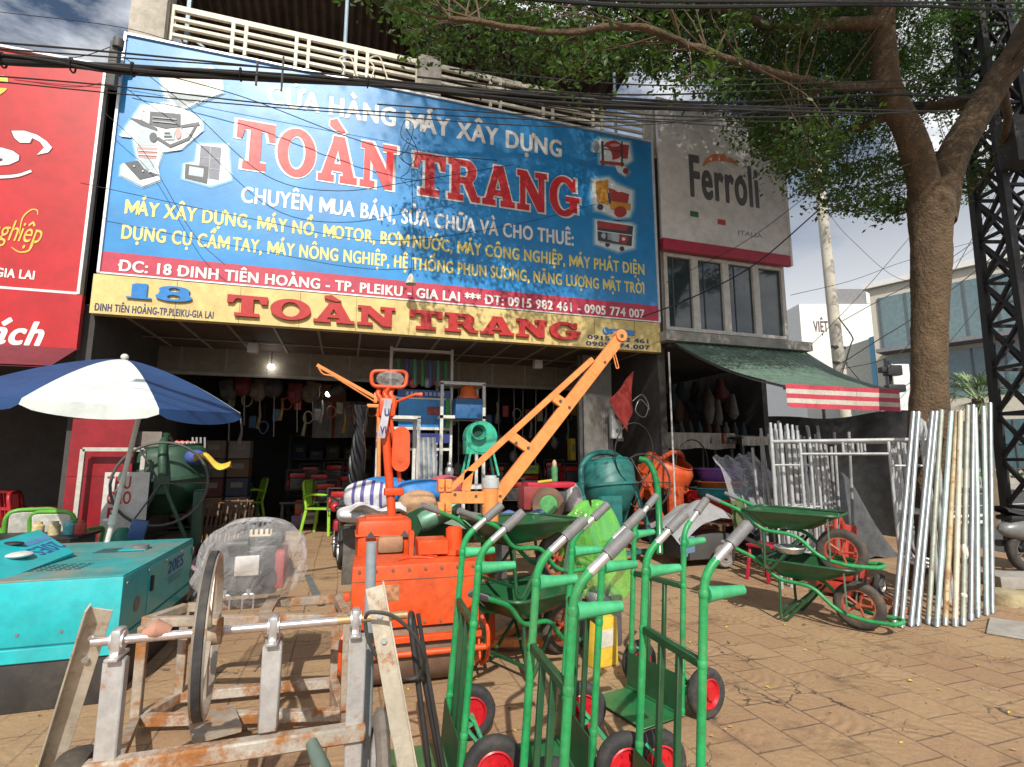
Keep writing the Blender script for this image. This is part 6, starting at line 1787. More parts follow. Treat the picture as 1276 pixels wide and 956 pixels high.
# red machine standing behind the pipes
rm = thing('plate_compactor', 'worn red compactor machine half hidden behind the leaning pipes', 'compactor', (5.42, 4.72, 0), .3)
redp = mat('red_paint', (.45, .045, .03), .45, var=.15, dust=.35, dustcol=(.28, .12, .08))
m = MB(); m.box((0, 0, .10), (.62, .40, .12), bev=.04); m.build('base_plate', redp, rm)
m = MB(); m.box((-.02, 0, .28), (.40, .32, .22), bev=.05); m.build('engine', redp, rm)
m = MB(); m.tube(fillet([(-.18, 0, .2), (-.16, 0, .70), (-.10, .0, .86), (.02, 0, .72), (.0, 0, .35)], .07, 5), .035, 12); m.build('lift_arm', redp, rm)
m = MB(); m.box((.18, .1, .55), (.34, .22, .36), bev=.03); m.build('tank', redp, rm)
wheel(rm, (-.22, -.24, .12), .12, .07, silver); wheel(rm, (.2, -.24, .12), .12, .07, silver)
t = thing('brick_pile', 'few broken bricks lying under the feet of the leaning pipes', 'bricks', (5.15, 4.1, 0))
m = MB()
for i in range(6): m.box((random.uniform(-.25, .35), random.uniform(-.12, .12), .035 + .06 * (i % 2)), (.19, .09, .06), rot=(0, 0, random.uniform(0, 3)), bev=.006)
m.build('brick', mat('brick_red', (.36, .13, .07), .9, var=.25), t)
# stump, slabs and scooter at the right edge
p = gz(1256, 752)
m = MB(); m.lathe([(0, .125), (.15, .128), (.185, .118), (.195, .08), (.19, .0), (0, 0)], 26, Matrix.Translation(p))
tag(m.build('stump', mat('stump_wood', (.38, .32, .19), .9, var=.2, bump=.5)), 'short round pale wooden stump beside the last pipe', 'stump')
p = gz(1272, 735)
m = MB(); m.box((p.x + .25, p.y + .1, .07), (.8, .4, .14), rot=(0, 0, -.4), bev=.02); tag(m.build('concrete_slab', concrete), 'broken grey concrete slab lying at the edge of the pavement', 'slab')
m = MB(); p = gz(1235, 790); m.box((p.x + .3, p.y, .01), (.6, .35, .02), rot=(0, 0, .5), bev=.008); tag(m.build('loose_tile', concrete), 'pale loose paving tile lying on the right of the pipes', 'tile')
sc = thing('scooter', 'parked motor scooter with black seat and grey side panel at the right edge', 'scooter', (9.05, 4.85, 0), R(-8))
m = MB(); m.grid(lambda s, t_: (-.62 + 1.0 * s, -.13 * math.cos(math.pi * t_) * (1 - .3 * abs(s - .4)), .74 + .07 * math.sin(math.pi * t_) - .05 * math.sin(math.pi * s * 1.3) + .06 * (1 - s)), 16, 8); m.box((-.1, 0, .71), (.95, .22, .07), bev=.03); m.build('seat', mat('seat_black', (.018, .018, .02), .45), sc)
m = MB(); m.sphere((-.12, 0, .56), (.55, .17, .17), 24, 12); m.build('side_panel', mat('scooter_grey', (.16, .17, .175), .35, coat=.4), sc)
m = MB(); m.box((.1, 0, .34), (.9, .16, .16), bev=.05); m.cyl((-.55, .14, .36), (.05, .14, .34), .045, n=12); m.tube([(.6, 0, .4), (.95, 0, .95)], .05, 10); m.build('chassis', darkst, sc)
wheel(sc, (-.30, 0, .27), .27, .10, darkst, spokes=5); wheel(sc, (.95, 0, .27), .27, .09, darkst, spokes=5)
m = MB(); m.tube([(.93, -.32, 1.02), (.95, 0, .98), (.93, .32, 1.02)], .016, 8); m.build('handlebar', darkst, sc)

# ================================================================== MIXERS
def mixer(name_label, loc, rz, col, tilt, size=1.0, ring=True, hose=None):
    t = thing('concrete_mixer', name_label, 'concrete mixer', loc, rz)
    k = size
    Mt_ = Matrix.Translation((0, 0, 1.06 * k)) @ Matrix.Rotation(tilt, 4, 'Y') @ Matrix.Diagonal((k, k, k * .84, 1))
    m = MB(); m.lathe([(0, -.50), (.22, -.49), (.26, -.46), (.405, -.16), (.435, -.06), (.44, .0), (.43, .03), (.43, .30), (.415, .36), (.36, .44), (.345, .445), (.33, .43), (.40, .30)], 40, Mt_)
    dr = m.build('drum', col, t)
    m = MB(); m.lathe([(.44, -.035), (.465, -.03), (.465, .015), (.44, .02)], 40, Mt_); m.lathe([(.35, .435), (.37, .44), (.37, .46), (.34, .46)], 32, Mt_); m.build('band', col, dr)
    m = MB()
    P = [Mt_ @ Vector((0, -.52, .0)), Mt_ @ Vector((0, -.50, .36)), Mt_ @ Vector((0, -.22, .60)), Mt_ @ Vector((0, .22, .60)), Mt_ @ Vector((0, .50, .36)), Mt_ @ Vector((0, .52, .0))]
    m.tube(fillet(P, .16 * k, 5), .045 * k, 12); m.build('yoke', col, t)
    for s in (-1, 1):
        m = MB(); y = s * .56 * k
        m.bar((-.02, y, 1.02 * k), (-.42 * k, y, .06), .075, .04, bev=.004); m.bar((.02, y, 1.02 * k), (.42 * k, y, .06), .075, .04, bev=.004); m.bar((-.32 * k, y, .35 * k), (.32 * k, y, .35 * k), .05, .035); m.build('side_frame', col, t)
        m = MB(); m.box((0, y, 1.0 * k), (.17, .05, .22), bev=.02); m.build('bearing_block', col, t)
    m = MB(); m.bar((-.40 * k, -.56 * k, .10), (-.40 * k, .56 * k, .10), .07, .05); m.build('cross_bar', col, t)
    m = MB(); m.bar((.40 * k, -.56 * k, .10), (.40 * k, .56 * k, .10), .07, .05); m.build('cross_bar', col, t)
    m = MB(); m.box((.36 * k, -.30 * k, .62 * k), (.12, .40 * k, .62 * k), bev=.03); m.build('motor_cover', col, t)
    for s in (-1, 1): wheel(t, (-.42 * k, s * .62 * k, .16), .16, .06, darkst)
    if ring:
        m = MB(); Mr = Matrix.Translation((0, -.66 * k, 1.02 * k)) @ Matrix.Rotation(R(90), 4, 'X')
        m.tube([Mr @ Vector((.45 * k * math.cos(a), .45 * k * math.sin(a), 0)) for a in [i * .2094 for i in range(30)]], .016, 8, closed=True)
        for i in range(3): m.tube([Mr @ Vector((0, 0, 0)), Mr @ Vector((.45 * k * math.cos(i * 2.1), .45 * k * math.sin(i * 2.1), 0))], .010, 6)
        m.build('hand_wheel', darkst, t)
    return t
teal = mat('mixer_teal', (.018, .155, .145), .45, var=.15, scale=3, dust=.25, dustcol=(.12, .20, .18))
mixer('teal concrete mixer with dark band standing at the shop entrance', (at(757, 600, 7.3).x, 7.3, .06), R(-75), teal, R(-8), .98, ring=False)
mixer('orange concrete mixer tipped over beside the teal one', (at(826, 600, 8.0).x, 8.0, .10), R(-60), mat('mixer_orange', (.58, .085, .02), .45, var=.15, dust=.25), R(30), 1.0)
mixer('dark green concrete mixer with black hand wheel near the parasol', (at(207, 620, 8.0).x, 8.0, .10), R(10), mat('mixer_green', (.018, .065, .040), .5, var=.2, dust=.3, dustcol=(.10, .14, .10)), R(-6), 1.08)
m = MB(); A0 = at(797, 575, 6.9)
P = [at(797, 572, 7.0), at(808, 576, 6.9), at(818, 600, 6.7), at(821, 640, 6.4), at(822, 690, 6.2)]
m.tube(catmull(P, 6), .045, 12); tag(m.build('curved_pipe', mat('pipe_green', (.012, .20, .06), .4, coat=.3)), 'thick curved green pipe standing in front of the teal mixer', 'pipe')
for lab, c, ru, rv, Y in (('black cable loop hanging over the teal mixer', (790, 565), 24, 38, 6.9), ('dark wire loop hanging beside the orange mixer', (862, 578), 20, 30, 7.6)):
    m = MB(); m.tube([at(c[0] + ru * math.cos(a), c[1] + rv * math.sin(a), Y) for a in [i * .2618 for i in range(24)]], .011, 6, closed=True); tag(m.build('cable_loop', black), lab, 'cable')

# ================================================================== UNDER THE AWNING
cloth = mat('ruffle_cloth', (.50, .47, .40), .9, var=.12, scale=4, dust=.4, dustcol=(.32, .28, .22))
def cloth_table(label, u0, u1, vt, vb, Y, dpt):
    a, b = at(u0, vt, Y), at(u1, vt, Y)
    zt_ = (a.z + b.z) / 2; h = zt_ - at((u0 + u1) / 2, vb, Y).z
    t = thing('market_table', label, 'table', ((a.x + b.x) / 2, Y, .1))
    W = b.x - a.x; zt_ -= .1
    m = MB(); m.box((0, dpt / 2, zt_ - .02), (W, dpt, .04)); m.build('table_top', inner, t)
    for x in (-W / 2 + .05, W / 2 - .05):
        for y in (.05, dpt - .05):
            m = MB(); m.box((x, y, zt_ / 2 - .02), (.05, .05, zt_ - .04)); m.build('leg', darkst, t)
    m = MB(); m.grid(lambda s, v: (-W / 2 + W * s, -.02 + .022 * math.sin(s * W * 46) * (.3 + v) + .012 * math.sin(s * W * 19 + 1), zt_ + .012 - h * v * (1 + .05 * math.sin(s * W * 8))), 150, 4); m.build('ruffle', cloth, t, ang=180)
    m = MB(); m.grid(lambda s, v: (-W / 2 + W * s, -.02 + (dpt + .02) * v, zt_ + .012 + .012 * math.sin(s * 40) * math.sin(v * 3.1)), 40, 6); m.build('cover', cloth, t, ang=180)
    return t
cloth_table('long market table with ruffled pale cloth behind the orange mixer', 790, 915, 540, 560, 8.6, 1.0)
cloth_table('short market table with rumpled pale cloth near the scaffold frames', 924, 988, 545, 556, 8.2, .9)
bc = [('tub_red', (.45, .02, .025)), ('tub_teal', (.03, .33, .38)), ('tub_violet', (.16, .07, .32)), ('tub_orange', (.55, .18, .06)), ('tub_pink', (.50, .10, .18)), ('tub_blue', (.08, .14, .42))]
def tub(label, p, r, h, k):
    m = MB(); m.lathe([(0, .01), (r * .78, .0), (r * .80, .01), (r * .97, h), (r * 1.05, h), (r * 1.05, h - .02), (r, h - .02), (r * .94, h - .01), (r * .76, .02), (0, .02)], 28)
    return tag(m.build('plastic_tub', mat(*bc[k], .35), loc=p), label, 'tub')
tb = at(905, 640, 7.5)
z = .50
for lab, k, r, h in (('big red plastic tub at the bottom of the stack beside the orange mixer', 0, .48, .34), ('turquoise plastic tub in the stack beside the orange mixer', 1, .46, .20), ('orange plastic tub above the turquoise one in the stack', 3, .42, .12), ('violet plastic tub on top of the stack beside the orange mixer', 2, .40, .22)):
    tub(lab, (tb.x, 7.6, z), r, h, k); z += h * .93
tub('red plastic tub standing next to the orange mixer', (at(868, 600, 7.9).x, 7.9, .75), .26, .22, 0)
tub('pink plastic tub under the clear sheet close to the scaffold frames', (at(968, 630, 7.0).x, 7.0, .35), .30, .28, 4)
tub('blue plastic tub under the clear sheet', (at(945, 630, 7.2).x, 7.2, .3), .34, .26, 5)
t = thing('goods_platform', 'wooden platform carrying the plastic tubs under the awning', 'platform', (tb.x + .35, 7.45, .38))
m = MB()
for i in range(6): m.box((0, -.4 + i * .16, .09), (1.9, .11, .03))
for x in (-.85, 0, .85): m.box((x, 0, -.12), (.09, .9, .40))
m.build('board', mat('pallet_wood', (.16, .10, .06), .85), t)
sheet = clear_plastic('clear_sheet', (.85, .86, .92), .22, 5)
cs = [at(888, 570, 7.0), at(935, 566, 7.5), at(990, 640, 6.6), at(915, 668, 6.3)]
def shf(s, v):
    a = cs[0].lerp(cs[1], s); b = cs[3].lerp(cs[2], s)
    p_ = a.lerp(b, v)
    return p_ + Vector((0, -.10 * math.sin(math.pi * v), .10 * math.sin(math.pi * v) + .03 * math.sin(s * 21 + v * 5) + .02 * math.sin(s * 9 - v * 17)))
m = MB(); m.grid(shf, 36, 36); tag(m.build('plastic_sheet', sheet, ang=180), 'crumpled clear plastic sheet draped over the coloured tubs', 'sheet')
# grey tarpaulin over a small machine
tm = thing('covered_machine', 'small machine on a roller wheel under a stiff grey tarpaulin', 'machine', (at(872, 680, 6.6).x, 6.6, .03))
m = MB()
def tarp(s, v):
    x = -.62 + 1.24 * s; y = -.42 + .84 * v
    ridge = .86 - .55 * abs(x - .05) ** 1.3 - .50 * max(0, -(y + .05)) ** 1.1 - .25 * max(0, y)
    return (x, y, ridge + .02 * math.sin(x * 11 + y * 4) + .012 * math.sin(y * 19))
m.grid(tarp, 28, 20); m.build('tarpaulin', mat('tarp_grey', (.30, .31, .33), .7, var=.12, scale=4, dust=.2), tm, ang=50)
m = MB(); m.grid(lambda s, v: (-.60 + .25 * s, -.40 + .03 * math.sin(s * 14), .44 - .30 * v * (1 - .4 * s) + .01 * math.sin(v * 9)), 14, 8); m.build('blue_rag', mat('rag_blue', (.14, .24, .36), .85, var=.2), tm)
m = MB(); m.box((.0, .05, .25), (.8, .5, .35), bev=.04); m.build('body', darkst, tm)
wheel(tm, (.12, -.36, .15), .15, .10, mat('roller_grey', (.22, .21, .20), .8, dust=.4), tyre=mat('roller_grey', (1, 1, 1)))
rs_ = thing('stool', 'red plastic stool beside the stacked wheelbarrows', 'stool', (at(955, 700, 5.55).x, 5.55, 0), .2)
rst = mat('stool_red', (.42, .02, .04), .4)
m = MB(); m.box((0, 0, .42), (.36, .30, .035), bev=.012); m.build('seat', rst, rs_)
for x in (-1, 1):
    for y in (-1, 1):
        m = MB(); m.bar((x * .14, y * .11, .41), (x * .19, y * .15, 0), .035, .035, bev=.006); m.build('leg', rst, rs_)

# ================================================================== THE PARASOL
um = thing('parasol', 'big parasol with blue and white panels on a leaning pale pole', 'parasol', (0, 0, 0))
ap = at(155, 448, 5.55); ft = gz(112, 745, .0)
ft = at(116, 690, 5.75); ft.z = 0
axis = (ap - ft).normalized()
ux = Vector((1, 0, 0)); ux = (ux - axis * ux.dot(axis)).normalized(); uy = axis.cross(ux)
um.location = ft
Rr, Hr = 1.06, .40
def upt(az, r, h): return ap - ft + ux * (r * math.cos(az)) + uy * (r * math.sin(az)) + axis * h
wh_c = mat('canvas_white', (.66, .72, .71), .75, var=.05, scale=2); bl_c = mat('canvas_blue', (.016, .060, .185), .75, var=.12, scale=2)
def canvas(m_):
    t_ = m_.node_tree; b_ = t_.nodes['Principled BSDF']; o_ = t_.nodes['Material Output']
    tr = t_.nodes.new('ShaderNodeBsdfTranslucent'); src = b_.inputs['Base Color'].links[0].from_socket; t_.links.new(src, tr.inputs['Color'])
    mx_ = t_.nodes.new('ShaderNodeMixShader'); mx_.inputs['Fac'].default_value = .18
    t_.links.new(b_.outputs[0], mx_.inputs[1]); t_.links.new(tr.outputs[0], mx_.inputs[2]); t_.links.new(mx_.outputs[0], o_.inputs['Surface'])
canvas(wh_c); canvas(bl_c)
A0 = R(-79)
for i in range(8):
    m = MB()
    a0, a1 = A0 + R(45) * i - R(22.5), A0 + R(45) * i + R(22.5)
    def cf(s, v):
        a = a0 + (a1 - a0) * s
        chord = math.cos(R(22.5)) / math.cos(a - (a0 + a1) / 2)
        r = Rr * v * (chord * .9 + .1)
        h = -Hr * (v ** 1.55) - .035 * math.sin(math.pi * s) * v * (1 - v) * 2
        return upt(a, r, h)
    m.grid(cf, 10, 12)
    def vf(s, v):
        p_ = Vector(cf(s, 1.0)); sc_ = .35 + .65 * math.sin(math.pi * s) ** .5
        return p_ - axis * (.105 * v * sc_) + (p_ - (ap - ft)).normalized() * .02 * v
    m.grid(vf, 12, 3)
    m.build('canopy_panel', wh_c if i % 2 == 0 else bl_c, um, ang=60)
m = MB()
for i in range(8):
    a = A0 + R(45) * i + R(22.5)
    m.tube([upt(a, .03, -.06), upt(a, Rr * .5, -Hr * .5 ** 1.55 - .03), upt(a, Rr, -Hr - .015)], .006, 6)
m.build('rib', silver, um)
hub_ = at(178, 500, 5.6) - ft
m = MB(); m.tube([Vector((0, 0, 0)), hub_, ap - ft - axis * .03], .021, 12); m.build('pole', mat('pole_cream', (.58, .58, .54), .5), um)
m = MB(); m.sphere(tuple(ap - ft + axis * .02), .032, 12, 8); m.build('finial', mat('pole_cream', (1, 1, 1)), um)
k_ = (at(125, 645, 5.75) - ft).length
pax = hub_.normalized()
m = MB(); m.tube([pax * (k_ - .04), pax * (k_ + .04)], .033, 12); m.cyl(pax * k_ , pax * k_ + Vector((-.07, -.02, 0)), .012, n=8); m.build('collar', mat('pole_cream', (1, 1, 1)), um)
m = MB(); m.lathe([(0, .10), (.05, .10), (.06, .08), (.26, .06), (.28, .0), (0, 0)], 24); m.build('base', concrete, um)

# ================================================================== LEFT: SIGN STAND, CHAIRS, BITS
ss = thing('sign_stand', 'pale metal frame stand with red lettered white sign behind the parasol pole', 'sign', (0, 0, 0))
YS2 = 7.35
a, b = at(104, 560, YS2), at(180, 560, YS2)
fm = mat('frame_pale', (.45, .44, .40), .5)
m = MB()
for p in (a, b): m.box((p.x, YS2, a.z / 2), (.045, .045, a.z))
m.box(((a.x + b.x) / 2, YS2, a.z), (b.x - a.x, .045, .045)); m.build('frame', fm, ss)
c, d = at(132, 594, YS2), at(182, 655, YS2)
m = MB(); m.box(((c.x + d.x) / 2, YS2 - .03, (c.z + .25) / 2 + .05), (d.x - c.x, .01, c.z - .25)); m.build('board', mat('sign_white', (.55, .55, .54), .6), ss)
redl = mat('sign_red', (.42, .02, .03), .5)
for s_, v, x1 in (('THU', 609, 164), ('CHO', 628, 164), ('B', 648, 146)):
    p = at(134, v, YS2); text(s_, redl, ss, p.x, at(x1, v, YS2).x, p.z, .15, YS2 - .037, offset=.03)
m = MB(); q = at(136, 560, YS2 + .3); r_ = at(197, 595, YS2 + .3); m.box(((q.x + r_.x) / 2, YS2 + .3, (at(136, 543, YS2 + .3).z + r_.z) / 2), (r_.x - q.x, .03, .62)); tag(m.build('grey_board', mat('board_taupe', (.20, .17, .15), .7)), 'taupe board standing behind the metal sign frame', 'board')
def chair(label, loc, rz, col, back, k=1.0):
    t = thing('plastic_chair', label, 'chair', loc, rz)
    m = MB(); m.box((0, 0, .42 * k), (.44 * k, .44 * k, .03), bev=.012); m.build('seat', col, t)
    for x in (-1, 1):
        m = MB(); m.bar((x * .20 * k, -.19 * k, .42 * k), (x * .25 * k, -.23 * k, 0), .05, .035, bev=.006); m.build('leg', col, t)
        m = MB(); m.bar((x * .19 * k, .20 * k, .42 * k), (x * .23 * k, .27 * k, 0), .05, .035, bev=.006); m.build('leg', col, t)
        m = MB(); m.tube(fillet([(x * .22 * k, -.20 * k, .40 * k), (x * .25 * k, -.20 * k, .64 * k), (x * .25 * k, .12 * k, .66 * k), (x * .21 * k, .25 * k, .60 * k)], .07, 4), .02 * k, 8); m.build('armrest', col, t)
    m = MB(); m.tube(fillet([(-.20 * k, .20 * k, .43 * k), (-.21 * k, .28 * k, .86 * k), (.21 * k, .28 * k, .86 * k), (.20 * k, .20 * k, .43 * k)], .12, 6), .022 * k, 10)
    if back is None:
        for i in range(5): m.bar((-.13 * k + .065 * k * i, .215 * k, .46 * k), (-.13 * k + .065 * k * i, .28 * k, .84 * k), .032, .012)
        m.box((0, .255 * k, .66 * k), (.38 * k, .015, .04))
        m.build('backrest', col, t)
    else:
        bk = m.build('backrest', col, t)
        m = MB()
        m.box((0, .255 * k, .66 * k), (.36 * k, .016, .36 * k), rot=(R(-10), 0, 0), bev=.006)
        m.build('back_panel', back, bk)
    return t
lime = mat('chair_lime', (.30, .58, .05), .4); cgr = mat('chair_green', (.10, .32, .04), .4)
wht_p = mat('panel_white', (.50, .50, .46), .6, var=.25, scale=16)
p = at(402, 661, 10.55); chair('lime green plastic armchair standing in sunlight inside the shop entrance', (p.x, p.y, .12), R(65), lime, None, 1.12)
p = at(308, 640, 12.4); chair('lime green plastic armchair deeper in the shop beside the dark steel gates', (p.x, 12.4, .12), R(-70), lime, None, 1.12)
q = at(45, 640, 7.0); chair('green armchair with pale panelled back, left one behind the generator', (q.x, 7.0, .12), R(200), cgr, wht_p, 1.0)
q = at(86, 645, 6.9); chair('green armchair with pale panelled back, right one behind the generator', (q.x, 6.9, .12), R(172), cgr, wht_p, .98)
chr_ = mat('chair_red', (.38, .015, .025), .4)
q = at(35, 600, 9.0); chair('dark red plastic chair inside the cafe front', (q.x, 9.0, .12), R(150), chr_, None, 1.1)
q = at(58, 600, 8.6); chair('red plastic chair beside the red partition', (q.x, 8.6, .12), R(100), chr_, None, 1.1)
t = thing('cafe_table', 'dark cafe table with a few jars behind the generator', 'table', (at(60, 660, 6.4).x, 6.4, .05))
m = MB(); m.box((-.3, 0, .70), (1.3, .5, .03), bev=.005); m.build('table_top', MATS['black_paint'], t)
for x in (-.9, .3):
    m = MB(); m.box((x, 0, .34), (.05, .4, .68)); m.build('leg', darkst, t)
for i, (x, c_, lab) in enumerate(((-.05, (.55, .45, .22), 'small golden jar on the cafe table behind the generator'), (.08, (.50, .42, .25), 'tan jar next to the golden one on the cafe table'), (.20, (.10, .40, .45), 'turquoise packet on the cafe table by the parasol pole'), (.29, (.4, .06, .05), 'red tin at the end of the cafe table'))):
    m = MB(); m.lathe([(0, 0), (.045, 0), (.048, .01), (.048, .09), (.03, .11), (.03, .13), (0, .13)], 14); tag(m.build('jar', mat('jar%d' % i, c_, .35, var=.3, scale=20), loc=(t.location.x + x, 6.33, .766)), lab, 'jar')
t = thing('wire_basket', 'white wire basket with red bottle tops near the dark green mixer', 'basket', tuple(at(227, 562, 8.3)))
m = MB()
for i in range(7): m.cyl((-.14 + .047 * i, 0, -.1), (-.14 + .047 * i, 0, .12), .005, n=5)
for z_ in (-.1, -.03, .05, .12): m.cyl((-.15, 0, z_), (.15, 0, z_), .005, n=5)
for z_ in (-.1, .12): m.tube([(-.15, 0, z_), (-.15, .22, z_), (.15, .22, z_), (.15, 0, z_)], .005, 5)
m.build('wire', white_print, t)
m = MB()
for i in range(4): m.sphere((-.10 + .065 * i, .10, .10), (.035, .035, .05), 10, 6)
m.build('bottle_tops', redp, t)
for i in range(4):
    p = at(240 + i * 5, 545, 8.4); m = MB(); m.tube(catmull([p, p + Vector((.01, 0, -.15)), p + Vector((-.01, 0, -.32))], 4), .014, 6); tag(m.build('hanging_tool', silver), 'bright slim tool hanging right of the wire basket', 'tool', 'slim tools hanging by the basket')
q = at(258, 572, 7.6)
m = MB(); m.grid(lambda s, v: (q.x - .14 + .42 * s, 7.6 - .10 + .2 * v, q.z + .05 * math.sin(s * 7) + .04 * math.cos(v * 6 + s * 4) - .10 * s * s), 12, 8); tag(m.build('yellow_cloth', mat('cloth_yellow', (.62, .42, .05), .7, var=.2), ang=80), 'crumpled yellow bag lying on top of the dark green mixer', 'bag')
q = at(243, 570, 7.7); m = MB(); m.sphere(tuple(q), (.13, .12, .10), 14, 8); tag(m.build('round_cover', mat('cap_blue', (.05, .09, .30), .7)), 'dark blue round cover beside the yellow bag on the mixer', 'cover')
q = gz(152, 668, .40)
t = thing('watering_can', 'green plastic can standing behind the turquoise generator', 'can', (at(152, 665, 6.9).x, 6.9, .45))
m = MB(); m.lathe([(0, 0), (.12, 0), (.13, .02), (.13, .16), (.08, .24), (.05, .30), (0, .30)], 18); m.tube([(.10, 0, .2), (.17, 0, .26), (.10, 0, .29)], .014, 6); m.build('body', mat('can_green', (.03, .25, .18), .4), t)
m = MB(); m.box((0, 0, -.2), (.6, .4, .4), bev=.02); m.build('box_stand', darkst, t)
q = at(172, 660, 6.7); m = MB(); m.box((q.x, 6.7, q.z), (.15, .14, .20), rot=(0, .2, .2), bev=.02); tag(m.build('blue_canister', mat('canister_blue', (.05, .12, .32), .45)), 'small blue canister leaning next to the green can', 'canister')
m = MB(); m.box((q.x + .02, 6.75, .3), (.4, .3, .5)); tag(m.build('crate', MATS['pallet_wood']), 'dark wooden crate holding the blue canister', 'crate')
m = MB(); m.tube(catmull([at(250, 690, 6.4), at(240, 705, 6.2), at(248, 716, 6.1), at(236, 725, 5.9)], 5), .02, 8); tag(m.build('pink_hose', mat('hose_mauve', (.32, .20, .24), .6)), 'short mauve hose lying beside the generator end', 'hose')
m = MB(); m.tube([gz(225, 762, .05) , at(262, 722, 5.0)], .025, 10); tag(m.build('grey_tube', MATS['pvc_grey']), 'grey tube leaning between generator and bagged engine', 'tube')
m = MB(); m.bar(gz(400, 752, .03), gz(380, 712, .03), .07, .03); tag(m.build('steel_angle', galv), 'flat grey steel bar lying on the paving behind the stand', 'bar')
# dark folded steel gates leaning
t = thing('steel_gate', 'dark rusty folded steel gates leaning right of the dark green mixer', 'gate', (at(272, 640, 8.2).x, 8.2, .12), -.2)
m = MB()
for k_ in range(3):
    y = k_ * .12
    for i in range(6): m.bar((-.30 + .12 * i, y, 0), (-.26 + .12 * i, y + .08, .82 - .05 * k_), .02, .02)
    for z_ in (.05, .40, .78): m.bar((-.32, y + .08 * z_, z_), (.34, y + .08 * z_, z_), .02, .02)
m.build('frame', brownst, t)
# ================================================================== INSIDE THE SHOP
ZF = .12
# folding steel shutter bunched at the right of the entrance
t = thing('folding_shutter', 'bunched pale grey folding steel shutter at the right of the entrance', 'shutter', (0, 0, 0))
xa, xb = at(727, 500, 8.25).x, at(762, 500, 8.25).x
m = MB()
n_ = 12
vs = []
for i in range(n_ * 2 + 1):
    x = xa + (xb - xa) * i / (n_ * 2); y = 8.25 + (.06 if i % 2 else 0)
    vs += [(x, y, ZF), (x, y, 3.3)]
m.add(vs, [(2 * i, 2 * i + 2, 2 * i + 3, 2 * i + 1) for i in range(n_ * 2)])
m.build('slats', mat('shutter_grey', (.36, .35, .33), .5, metal=.3, var=.1, dust=.3), t, smooth=False)
m = MB(); m.box(((xa + xb) / 2, 8.36, 1.7), (xb - xa + .1, .08, 3.2)); m.build('channel', darkst, t)
p = at(767, 528, 8.1)
t = thing('wall_device', 'upright white electric box with round dials beside the shutter', 'electric box', tuple(p))
m = MB(); m.box((0, 0, 0), (.20, .12, .52), bev=.03); m.build('casing', mat('device_white', (.55, .56, .55), .4), t)
m = MB(); m.cyl((0, -.055, .12), (0, -.075, .12), .05, n=18); m.cyl((0, -.055, -.12), (0, -.075, -.12), .035, n=18); m.build('dial', grip_g, t)
P3 = [at(u, v, 7.9) for u, v in ((790, 462), (760, 498), (782, 540), (788, 505))]
m = MB(); m.grid(lambda s, v: P3[0].lerp(P3[1], s).lerp(P3[3].lerp(P3[2], s), v) + Vector((0, .05 * math.sin(s * 7 + v * 3), 0)), 10, 10); tag(m.build('red_cloth', mat('flag_red', (.42, .05, .04), .7), ang=180), 'red cloth pennant hanging right of the shutter', 'pennant')
m = MB(); m.tube(catmull([at(u, v, 7.8) for u, v in ((788, 500), (800, 492), (808, 505), (803, 520), (792, 512), (798, 498), (810, 510))], 5), .010, 6); tag(m.build('wire_coil', galv), 'loose coil of pale wire hanging right of the red pennant', 'wire')

# shelving walls full of goods: each shelf unit a thing, the goods on it things in groups
rk = random.Random(77)
def shelf(label, x, y, w, d, h, n, mt, rz=0.0):
    t = thing('shelf_unit', label, 'shelf', (x, y, ZF), rz)
    for sx in (-1, 1):
        for sy in (-1, 1):
            m = MB(); m.box((sx * w / 2, sy * d / 2, h / 2), (.04, .04, h)); m.build('post', mt, t)
    for i in range(n):
        m = MB(); m.box((0, 0, .12 + (h - .15) * i / max(1, n - 1)), (w - .02, d, .03)); m.build('shelf_board', mt, t)
    return t
shd = mat('shelf_dark', (.08, .08, .085), .6); wpaint = mat('rack_white', (.62, .62, .60), .5, var=.08, dust=.2)
cols = [(.12, .085, .055), (.15, .12, .08), (.18, .17, .15), (.09, .035, .03), (.04, .06, .10), (.11, .11, .10)]
cm = [mat('carton%d' % i, c, .85, var=.12) for i, c in enumerate(cols)]
def carton(x, y, z, w, d, h, k, label, group, rz=0.0):
    t = thing('carton', label, 'carton', (x, y, z), rz, group)
    m = MB(); m.box((0, 0, h / 2), (w, d, h), bev=.004); m.build('box', cm[k % 6], t)
    m = MB(); m.box((0, -d / 2 - .001, h * .62), (w * .55, .002, h * .3)); m.build('box_label', mat('box_label', (.20, .19, .18), .7), t)
    m = MB(); m.box((0, 0, h + .001), (w * .98, .05, .002)); m.build('tape', mat('tape_tan', (.35, .26, .15), .4), t)
# left wall cartons, px 270-300 / 550-620
for i in range(4):
    for j in range(3):
        x = at(283, 600, 11.5).x - .25 + .42 * (j - 1); z = ZF + .3 + .36 * i
        carton(x, 11.5 + .1 * j, z, .38, .4, .34, i * 2 + j, 'carton in the stack at the left wall deep inside the shop', 'cartons stacked at the left wall')
shelf('dark shelf under the carton stack at the left wall', at(283, 600, 11.5).x - .2, 11.6, 1.4, .6, .42, 2, shd)
shelf('dark shelf with red goods along the back wall', -.3, 15.4, 2.2, .5, 2.0, 4, shd)
shelf('dark shelf with mixed goods at the middle of the back wall', 2.4, 15.4, 2.4, .5, 2.2, 4, shd)
for k_, (x0_, lab, gp_) in enumerate(((-.3, 'small carton on the back wall shelf with red goods', 'cartons on the left back shelf'), (2.4, 'small carton on the middle back wall shelf', 'cartons on the middle back shelf'))):
    for i in range(3):
        for j in range(5):
            carton(x0_ - .85 + .42 * j, 15.3, ZF + .14 + (.615 if k_ == 0 else .683) * i, rk.uniform(.24, .36), .3, rk.uniform(.2, .4), rk.randrange(6), lab, gp_)
